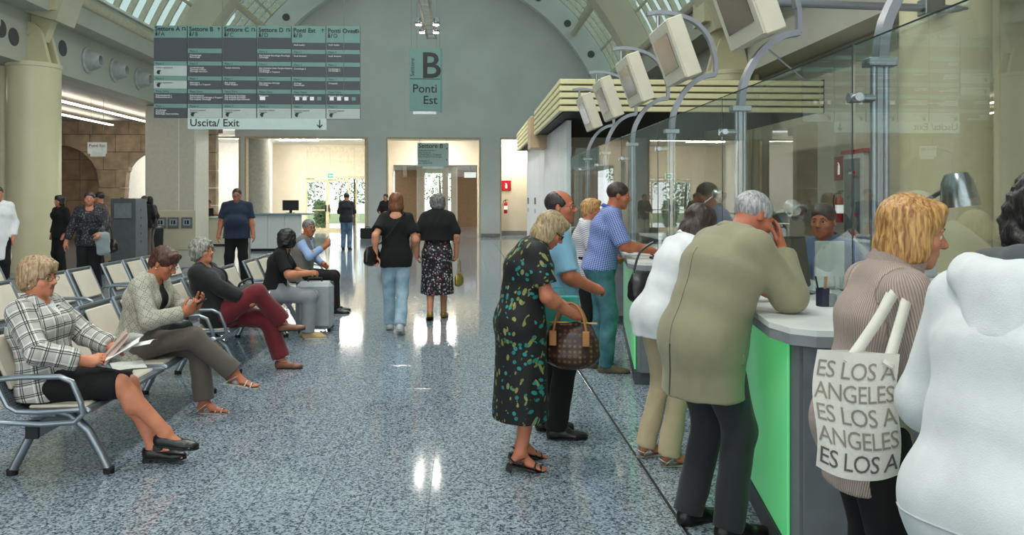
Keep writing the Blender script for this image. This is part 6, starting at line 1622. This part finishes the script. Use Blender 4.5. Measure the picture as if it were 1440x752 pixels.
# light blue shirt
f = Fig(1.65, lean=0, bend=.1, neck=.1, nod=.02, turn=-.25, shw=1.08, rh=(.09, .27, 1.0), lh=(-.1, .27, 1.0), re=(.8, -.6, -.5), le=(-.8, -.5, -.5), rf=(.1, .02, .085), lf=(-.1, -.04, .085), w=1.08)
LB = (.585, 5.3)
person(f, LB, LK, 'balding man in a light blue short-sleeved shirt and dark trousers', 'm', 'b5765c', ('balding', 'h_dark'), h=.007, glasses='wire', nose=1.15, belly=.03,
       top=dict(kind='top', name='shirt', m=cloth('pale_blue_shirt', '86b9d6'), i=.02, sleeve=.92, hem=.03, neck=(.02, .5), flare=.016, folds=.006, collar=.02), bottom=dict(kind='trousers', name='trousers', m=black_trs, i=.018, folds=.004, flare=.02), shoes=('shoe', black_leather),
       hands={1: dict(d=(-.5, .8, -.1), n=(-.5, -.1, -.7), curl=.6), -1: dict(d=(.6, .75, .0), n=(.2, -.2, -.8), curl=.5)})
# striped blouse
f = Fig(1.59, lean=.02, bend=.1, neck=.15, nod=.1, rh=(.12, .3, 1.0), lh=(-.2, .25, 1.0), w=1.05)
LS = (X_at(821, 7.9), 7.9)
person(f, LS, LK - .15, 'blonde woman in a striped blouse with a shoulder strap waiting at the counters', 'f', 'bd8468', ('full_short', 'h_blonde'), h=.0085,
       top=dict(kind='top', name='blouse', m=striped('striped_blouse', 'c9ccd4', '8e6f6c', .02, .006), i=.018, sleeve=.8, hem=.08, neck=(.0, .6), fab=True, flare=.015, folds=.004, collar=.02, cm=white_cloth,
                parts=[('strap', lambda f: MB().tube(bez([f.nb + f.side * .1 - f.fwd * .09 - f.d3 * .1, f.nb + f.side * .115 - f.d3 * .0, f.chest + f.side * .03 + f.fwd * .165, f.P - f.side * .15 + f.fwd * .14], 6), .012, 6), black_leather)]),
       bottom=dict(kind='trousers', name='trousers', m=black_trs, i=.018), shoes=('shoe', black_leather))
# blue checked shirt and jeans
f = Fig(1.76, lean=.14, bend=.12, neck=.14, nod=.15, shw=1.1, rh=(.13, .42, 1.135), lh=(-.18, .42, 1.135), re=(.8, -.7, -.6), le=(-.8, -.5, -.6), rf=(.1, .04, .085), lf=(-.1, -.06, .085), w=1.05)
LC = (1.26, 7.25)
person(f, LC, LK - .1, 'man in a blue checked shirt and jeans leaning on the counter', 'm', 'ab7052', ('short', 'h_brown'), h=.008,
       top=dict(kind='top', name='shirt', m=check_shirt(), i=.02, sleeve=.95, hem=.02, neck=(.015, .4), fab=True, flare=.02, folds=.007, collar=.02), bottom=dict(kind='trousers', name='jeans', m=jeans('teal_jeans', '2d5560', '4f8288'), i=.016, flare=.012, folds=.006), shoes=('shoe', mat('olive_suede', '57503c', .8)),
       hands={1: dict(d=(-.35, .9, -.05), n=(0, -.1, -1), curl=.4), -1: dict(d=(.3, .9, -.05), n=(0, -.1, -1), curl=.4)})
# white shirt, dark hair, leaning in
f = Fig(1.62, pelvis=(0, -.02, .90), lean=.34, bend=.16, neck=.25, nod=.4, shw=.92, turn=.35, rh=(.1, .38, 1.15), lh=(-.2, .42, 1.15), re=(.8, -.5, -.6), le=(-.8, -.5, -.5), rf=(.1, .0, .09), lf=(-.1, -.06, .09), w=.94)
LH = (1.2, 4.72)
person(f, LH, LK + .2, 'dark-haired woman in a white shirt and beige trousers leaning over the counter', 'f', 'b98468', ('long', 'h_brown'), h=.007,
       top=dict(kind='top', name='shirt', m=white_cloth, i=.022, sleeve=1.85, hem=.13, neck=(.01, .5), folds=.006, ffreq=20, si=.006, collar=.018), bottom=dict(kind='trousers', name='trousers', m=beige_trs, i=.008, flare=.025, folds=.005), shoes=('sandal', silver_leather))
# tan suit jacket
f = Fig(1.71, pelvis=(0, -.03, .935), lean=.27, bend=.18, neck=.36, nod=.5, turn=-.05, tilt=-.1, rh=(.06, .37, 1.345), lh=(-.25, .4, 1.14), re=(.35, .3, -.9), le=(-.8, -.4, -.5), rf=(.12, .02, .085), lf=(-.1, -.05, .085), w=1.16, shw=1.08)
LT = (1.18, 3.72)
person(f, LT, LK + .3, 'grey-haired man in a tan jacket resting his face in his hand at the counter', 'm', 'b5775e', ('short', 'h_white'), h=.0065,
       top=dict(kind='top', name='jacket', m=cloth('tan_jacket', '8f8a6e', .8), i=.036, sleeve=1.9, hem=.27, neck=(.01, .35), folds=.005, ffreq=18, si=.006, fl=.012, collar=.024, hoff=-.01,
                seams=[('back_seam', lambda f: [f.nb * (1 - t) + (f.P - UP * .25) * t - f.pfwd * .6 - f.d3 * .05 * (1 - t) for t in [k / 24 for k in range(25)]], lambda f: f.pfwd, .0022, cloth('tan_seam', '6f6a54')), ('back_vent', lambda f: [f.P - UP * (.02 + .24 * t) - f.pfwd * .6 + f.pside * .004 for t in [k / 10 for k in range(11)]], lambda f: f.pfwd, .0045, cloth('tan_vent', '4a4638'))],
                parts=[('pocket_flap', lambda f: MB().bbox(-.065, .065, -.008, .008, -.028, .028, .004, Matrix.Translation(tuple(f.P + f.pside * .212 + f.pfwd * .0 - UP * .07)) @ Matrix.Rotation(math.pi / 2 - .15, 4, 'Z')), cloth('tan_flap', '88836a'))]),
       extra=[dict(kind='top', name='shirt', m=white_cloth, i=.008, sleeve=0, hem=.0, neck=(.02, .5), collar=.02)], bottom=dict(kind='trousers', name='trousers', m=charcoal, i=.014, flare=.014, folds=.005, thick=1.06), shoes=('shoe', black_leather),
       hands={1: dict(d=(-.25, .15, .95), n=(-.5, -.75, .1), curl=.22, thumb=.3), -1: dict(d=(.3, .9, 0), n=(0, 0, -1), curl=.3)})
# ribbed turtleneck
f = Fig(1.61, lean=.1, bend=.12, neck=.3, nod=.16, turn=-.12, rh=(.12, .33, 1.12), lh=(-.18, .33, 1.12), re=(.35, -.8, -.6), le=(-.8, -.4, -.5), w=.9)
LR = (1.27, 2.42)
def turtle(f): return [cone(f.nb - f.d3 * .03, f.nb + f.d3 * .075 + f.fwd * .025, .088, .08, .03, fab=(f.P, f.nb - f.P, f.side, .16, 0))], [(f.nb + f.d3 * .085, nrm(f.d3 + f.fwd * .05))]
knit = rib_knit('ribbed_knit', 'cbb6ab', 'a3908a', .0075)
person(f, LR, LK - .12, 'blonde woman in a ribbed pink-beige turtleneck with a printed tote bag', 'f', 'c08c72', ('bob', 'h_honey'), h=.0058,
       top=dict(kind='top', name='sweater', m=knit, i=.022, sleeve=1.9, hem=.2, neck=(.02, 0), fab=True, folds=.003, si=.004, fl=-.012),
       extra=[dict(kind='prims', name='roll_neck', m=knit, fn=turtle, folds=.004, ffreq=30, fab=True)], bottom=dict(kind='trousers', name='trousers', m=black_trs, i=.014), shoes=('shoe', black_leather))
# white hooded top
def hood(f):
    s = f.s; b = f.nb
    return [ell(b - f.fwd * .075 + f.side * .13 + f.d3 * .0, b - f.fwd * .1 - f.side * .0 - f.d3 * .04, f.d3, .05, .035, .06, .04, .04), ell(b - f.fwd * .075 - f.side * .13, b - f.fwd * .1 - f.d3 * .04, f.d3, .05, .035, .06, .04, .04),
            cone(b + f.side * .12 - f.fwd * .02, b + f.side * .07 + f.fwd * .07, .04, .03, .03), cone(b - f.side * .12 - f.fwd * .02, b - f.side * .07 + f.fwd * .07, .04, .03, .03), ell(b - f.fwd * .1 - f.d3 * .03, b - f.fwd * .12 - f.d3 * .15, f.side, .13, .04, .06, .03, .05)], []
def lining(f):
    b = f.nb
    return [ell(b - f.fwd * .06 + f.side * .1 + f.d3 * .035, b - f.fwd * .085 + f.d3 * .03, f.d3, .03, .03, .035, .03, .03), ell(b - f.fwd * .06 - f.side * .1 + f.d3 * .035, b - f.fwd * .085 + f.d3 * .03, f.d3, .03, .03, .035, .03, .03), cone(b + f.side * .095 + f.d3 * .03, b + f.side * .05 + f.fwd * .07 + f.d3 * .01, .03, .02), cone(b - f.side * .095 + f.d3 * .03, b - f.side * .05 + f.fwd * .07 + f.d3 * .01, .03, .02)], []
hoodie_m = cloth('white_fleece', 'dcdfe2', .95)
f = Fig(1.66, lean=.22, bend=.12, neck=.2, nod=.2, turn=-.1, rh=(.22, .33, 1.12), lh=(-.2, .33, 1.12), re=(.7, -.5, -.6), le=(-.3, -.4, -.9), w=.98, shw=1.16)
LHD = (1.18, 1.66)
person(f, LHD, LK + .35, 'man in a white hooded sweatshirt with a grey hood lining at the counter', 'm', 'a06a50', ('curly', 'h_black'), h=.006,
       top=dict(kind='top', name='sweatshirt', m=hoodie_m, i=.026, sleeve=1.95, hem=.1, neck=(.0, 0), folds=.004, ffreq=24, si=.008, fl=-.012,
                seams=[('hem_seam', lambda f: [f.P - UP * .03 + (f.pside * math.cos(a) - f.pfwd * math.sin(a)) * .6 * 0 + f.pside * x - f.pfwd * .6 for x in [-.16 + .32 * k / 20 for k in range(21)] for a in (0,)], lambda f: f.pfwd, .003, cloth('fleece_seam', 'b9bdc2'))]),
       extra=[dict(kind='prims', name='hood', m=hoodie_m, fn=hood, folds=.005), dict(kind='prims', name='hood_lining', m=cloth('grey_lining', '4f5257'), fn=lining, folds=.003)], bottom=dict(kind='trousers', name='jeans', m=jeans('dark_jeans', '1c2534', '2f3e52'), i=.016), shoes=('shoe', black_leather))
# clerks behind the glass
f = Fig(1.54, lean=.08, bend=.12, neck=.12, nod=.05, turn=.25, rh=(.24, .05, .84), lh=(-.24, .05, .84), w=.93, hs=1.12, shw=1.1)
LK_ = (2.6, 5.42)
person(f, LK_, math.pi / 2 + .55, 'clerk with short grey-brown hair behind the counter glass', 'm', 'ad7256', ('short', 'h_brown'), h=.007, jaw=1.1,
       top=dict(kind='top', name='shirt', m=cloth('clerk_blue', '56688c'), i=.018, sleeve=1.9, hem=.06, neck=(.02, .5), collar=.02), bottom=dict(kind='trousers', name='trousers', m=black_trs, i=.016), shoes=('shoe', black_leather))
f = Fig(1.55, lean=.05, bend=.1, neck=.1, nod=.2, rh=(.22, .04, .82), lh=(-.22, .04, .82), w=.95)
LK2 = (2.57, 8.3)
person(f, LK2, math.pi / 2 + .3, 'clerk in a pale shirt behind the second counter', 'f', 'b98468', ('short', 'h_grey'), h=.009,
       top=dict(kind='top', name='shirt', m=white_cloth, i=.018, sleeve=.9, hem=.06, neck=(.02, .5)), bottom=dict(kind='trousers', name='trousers', m=black_trs, i=.016), shoes=('shoe', black_leather))
# ------------------------------------------------------------------ things people carry or leave on the seats
def on(loc, face, p): return to_world(loc, face, p)
def rbox(w, d, h, k=.35):
    """soft bag body around the origin, base at z = 0"""
    return [ell((0, 0, .06 * h + d * .4), (0, 0, h * .6), (1, 0, 0), w * .5, d * .5, w * .44, d * .42, .03), ell((0, 0, h * .55), (0, 0, h - d * .25), (1, 0, 0), w * .44, d * .42, w * .38, d * .2, .03)]
def bag(name, label, loc, rz, w, d, h, m, straps=(), extra=None, seed=1, cat='bag'):
    e = empty(name, loc, rz, label=label, cat=cat)
    b = sdf_obj('body', rbox(w, d, h), .009, [m], e, [(V3(0, 0, 0), V3(0, 0, -1))], folds=.004, ffreq=28, seed=seed)
    for pts, r, sm in straps: ob('strap', MB().tube(bez(pts, 5), r, 6), sm, e, smooth='all')
    return e
def sheet(w, h, bend=.03, n=7):
    mb = MB()
    f1 = lambda u, v: ((u - .5) * w, (v - .5) * h, bend * math.sin(u * 3.1) + bend * .4 * v * v)
    mb.grid(f1, n, n); mb.grid(lambda u, v: (lambda p: (p[0], p[1], p[2] - .0012))(f1(1 - u, v)), n, n)
    return mb
# papers of the woman in the checked jacket
p = on(L1, LK, (.02, .42, .715))
e = empty('papers', p, LK, label='loose white papers held by the woman in the checked jacket', cat='paper')
for k, (dx, dy, rx, ry, rz, m) in enumerate(((0, .02, .5, .1, .2, paper_m), (-.02, .0, .8, -.2, -.3, paper_m), (-.05, .06, .15, 0, .1, paper_m), (.0, -.03, .9, .2, .5, mat('leaflet_pink', 'c9aca4', .6)))):
    ob('sheet', sheet(.15, .21, .012), m, e, loc=(dx, dy, .004 * k), rot=(rx, ry, rz))
e = empty('book', (XB + .14, 5.3, .432), .3, label='black book lying on the empty seat beside white papers', cat='book')
ob('cover', MB().bbox(-.11, .11, -.08, .08, 0, .022, .004), black_leather, e); ob('pages', MB().box(-.105, .112, -.075, .075, .004, .018), paper_m, e)
ob('paper_sheet', sheet(.21, .29, .004), paper_m, loc=(XB + .1, 5.62, .436), rz=.5, cat='paper', label='white paper sheet on the empty seat behind the black book')
p = on(L2, LK, (.0, .49, .825))
e = empty('mobile_phone', p, LK, label='dark mobile phone in the hands of the woman in the crochet cardigan', cat='phone')
ob('case', MB().bbox(-.027, .027, -.055, .055, 0, .014, .004, T(rx=.5)), blackm, e); ob('display', MB().box(-.022, .022, -.035, .045, .0142, .0148, T(rx=.5)), mat('phone_glass', '56606a', .1), e)
bag('handbag', 'black handbag on the seat beside the woman in the crochet cardigan', (XB + .1, 6.5, .432), .2, .3, .2, .2, black_leather, [([(-.1, 0, .17), (-.06, .02, .3), (.06, .02, .3), (.1, 0, .17)], .008, black_leather)])
p = on(L3, LK, (-.02, .56, .675))
e = empty('leaflet', p, LK, label='blue and white leaflet held by the woman in red trousers', cat='leaflet')
ob('sheet', sheet(.21, .15, .01), paper_m, e, rot=(.35, .25, .2))
ob('print', MB().box(-.08, .0, -.02, .06, 0, .001), mat('leaflet_blue', '3f8fb4', .5), e, loc=(0, 0, .012), rot=(.35, .25, .2))
bag('shoulder_bag', 'large black bag lying on the seat next to the black T-shirt', (XB + .12, 8.42, .432), 1.4, .46, .26, .26, cloth('black_nylon', '151619', .6), [([(-.15, .0, .2), (-.2, -.05, .3), (-.05, -.1, .33), (.1, -.05, .22)], .012, black_leather)])
# suitcase
gs = mat('suitcase_grey', 'a3a9ab', .35, noise=.04)
e = empty('suitcase', (-1.83, 9.62, 0), .1, label='pale grey suitcase standing by the grey trousers', cat='suitcase')
ob('shell', MB().bbox(-.22, .22, -.14, .14, .03, .6, .05), gs, e, smooth=True)
ob('seam', MB().bbox(-.223, .223, -.008, .008, .028, .602, .01), mat('seam_dark', '4a4d50', .5), e)
for sx in (-.17, .17): ob('wheel', MB().tube([(sx - .015, .1, .03), (sx + .015, .1, .03)], .03, 14), capm, e); ob('foot', MB().bbox(sx - .02, sx + .02, -.12, -.08, 0, .04, .005), capm, e)
ob('handle', MB().tube([(-.08, 0, .6), (-.08, 0, .64), (.08, 0, .64), (.08, 0, .6)], .012, 6), blackm, e)
ob('badge', MB().lathe([(.035, 0), (.035, .004)], 18, T(.221, -.05, .34, ry=math.pi / 2)), red, e)
# leaf dress handbag: brown with tan handles and small printed marks
def monogram():
    m, nt, b = _new('brown_printed_canvas'); tc = fabnode(nt, False); v = node(nt, 'ShaderNodeTexVoronoi'); v.inputs['Scale'].default_value = 32; v.inputs['Randomness'].default_value = .15; nt.links.new(tc, v.inputs['Vector'])
    r = ramp(nt, [(.14, lin('8a6a3c')), (.24, lin('3a2318')), (.34, lin('6a4a2c')), (.42, lin('33201a'))]); nt.links.new(v.outputs['Distance'], r.inputs[0]); nt.links.new(r.outputs[0], b.inputs['Base Color']); b.inputs['Roughness'].default_value = .4; return m
tanl = mat('tan_leather', 'a8713f', .45)
hc = W(803, 491, 4.74)
e = bag('handbag', 'brown printed handbag with tan handles held by the leaf dress', (hc.x, hc.y, .56), -.25, .36, .2, .30, monogram(),
        [([(-.1, -.07, .24), (-.07, -.06, .36), (.0, -.03, .41), (.07, -.06, .36), (.1, -.07, .24)], .008, tanl), ([(-.1, .07, .24), (-.06, .06, .35), (.0, .03, .4), (.06, .06, .35), (.1, .07, .24)], .008, tanl)])
for sx in (-.1, .1): ob('tab', MB().bbox(sx - .022, sx + .022, -.1, -.075, .16, .25, .004), tanl, e)
ob('zip', MB().tube([(-.16, 0, .285), (.16, 0, .285)], .006, 6), mat('brass', 'b09050', .3, metal=.9), e)
tp_ = W(786, 447, 5.0)
e = empty('paper_bag', (tp_.x, 5.02, .66), -.1, label='flat teal carrier bag held behind the brown handbag', cat='bag')
ob('body', MB().bbox(-.13, .13, -.02, .02, 0, .32, .01), mat('teal_plastic', '3aa79c', .35), e); ob('handle', MB().tube([(-.05, 0, .32), (-.03, 0, .37), (.03, 0, .37), (.05, 0, .32)], .004, 6), mat('teal_plastic', '3aa79c'), e)
# tote bag
canvas = cloth('canvas', 'dcd9cf', .9)
tc_ = W(1204, 660, 2.03)
e = empty('tote_bag', (tc_.x, tc_.y, tc_.z), YAW * -1 - .35, label='white canvas tote bag printed LOS ANGELES over the shoulder of the turtleneck woman', cat='bag')
TWd, TH = .20, .315
def tote(u, v, s_):
    x = (u - .5) * TWd * (1 + .04 * math.sin(v * 3)); bulge = .03 * math.sin(u * math.pi) * (1 - v * .75) + .006 * math.sin(u * 9 + v * 4)
    return (x + .006 * math.sin(v * 7), s_ * (bulge + .004), v * TH - .02 * math.sin(u * math.pi) * (1 - v))
mbt = MB(); mbt.grid(lambda u, v: tote(u, v, -1), 17, 17); mbt.grid(lambda u, v: tote(1 - u, v, 1), 17, 17)
for (a_, b_) in ((0, 0), (1, 1)):
    mbt.grid(lambda u, v: tuple(Vector(tote(a_, v, -1)).lerp(Vector(tote(a_, v, 1)), u if a_ else 1 - u)), 3, 17)
mbt.grid(lambda u, v: tuple(Vector(tote(u, 0, 1)).lerp(Vector(tote(u, 0, -1)), v)), 17, 3)
ob('body', mbt, canvas, e, smooth='all')
inkt = mat('tote_ink', '8f897c', .8); inkt2 = mat('tote_ink_dark', '5c5a57', .8)
for k, tx in enumerate(('ES LOS A', 'ANGELES', 'ES LOS A', 'ANGELES', 'ES LOS A')):
    me = text_mesh(tx, .062, inkt if k < 4 else inkt2, 'CENTER', 0.0006, space=.92)
    # follow the bulge of the cloth
    co = np.zeros(len(me.vertices) * 3); me.vertices.foreach_get('co', co); co = co.reshape(-1, 3)
    z0 = TH - .068 - k * .057
    wmax = max(abs(co[:, 0]).max(), 1e-3); sx = min(1.0, (TWd * .48) / wmax)
    out = []
    for x, y, z in co:
        u = min(max(x * sx / TWd + .5, 0), 1); v = min(max((z0 + y) / TH, 0), 1)
        q = tote(u, v, -1); out.append((q[0], q[1] - .0014 - max(z, 0), q[2]))
    me.vertices.foreach_set('co', np.array(out).ravel()); link('lettering', me, e)
sh_ = on(LR, LK - .12, (.135, .06, 1.335)); rel = (Matrix.LocRotScale(Vector(e.location), Euler((0, 0, e.rotation_euler[2])), None)).inverted()
q = rel @ sh_
for dy, sy in ((-.006, -.03), (.006, .03)):
    a1, a2 = Vector((-.02, dy - .01, TH - .03)), Vector((.075, dy - .01, TH - .03))
    ob('strap', MB().tube(bez([a1, a1.lerp(q, .5) + Vector((.0, -.05, .02)), q + Vector((-.015, sy, .0)), q + Vector((.02, sy * .5, .005))], 6), .003, 4, ry=.02, up=(0, 1, 0)), canvas, e, smooth='all')
    ob('strap', MB().tube(bez([a2, a2.lerp(q, .5) + Vector((.02, .03, .02)), q + Vector((.02, sy * .5, .005))], 6), .003, 4, ry=.02, up=(0, 1, 0)), canvas, e, smooth='all')
# other bags
bp_ = W(903, 428, 4.92)
bag('shoulder_bag', 'black leather shoulder bag behind the white shirt', (bp_.x, bp_.y, .93), .2, .2, .12, .22, black_leather, [([(-.06, 0, .2), (.0, .03, .33), (.1, .02, .4)], .008, black_leather)])
wp = on(LW1, 0, (-.27, -.09, .8))
e = bag('shoulder_bag', 'black shoulder bag worn across the back of the woman in light jeans', wp, 1.2, .34, .14, .26, black_leather)
inv_ = Matrix.LocRotScale(Vector(wp), Euler((0, 0, 1.2)), None).inverted()
ob('strap', MB().tube(bez([inv_ @ on(LW1, 0, p_) for p_ in ((-.25, -.12, 1.03), (-.12, -.165, 1.12), (.02, -.155, 1.3), (.1, -.09, 1.425), (.1, .0, 1.445))], 6), .005, 4, ry=.016), black_leather, e, smooth='all')
gp_ = on(LW2, 0, (.29, .04, .42))
bag('handbag', 'gold handbag hanging from the hand of the woman in the shawl', gp_, 1.3, .28, .1, .2, gold_leather, [([(-.07, 0, .17), (-.04, 0, .34), (.04, 0, .34), (.07, 0, .17)], .007, gold_leather)])
cp = on(LN, math.pi + .35, (-.2, .26, 1.0))
e = empty('folded_coat', cp, math.pi + .35, label='pale grey coat draped over the forearm of the woman with the necklace', cat='coat')
sdf_obj('cloth', [ell((0, 0, .02), (-.02, -.02, -.26), (1, .2, 0), .12, .06, .1, .05, .03)], .014, [cloth('pale_grey_coat', '8f979d')], e, folds=.01, ffreq=25, seed=4)
cp = on(LN, math.pi + .35, (-.27, .05, .7))
bag('shoulder_bag', 'black bag at the side of the woman with the necklace', cp, math.pi, .34, .14, .26, black_leather, [([(-.08, 0, .22), (-.02, 0, .5), (.05, 0, .6)], .008, black_leather)])
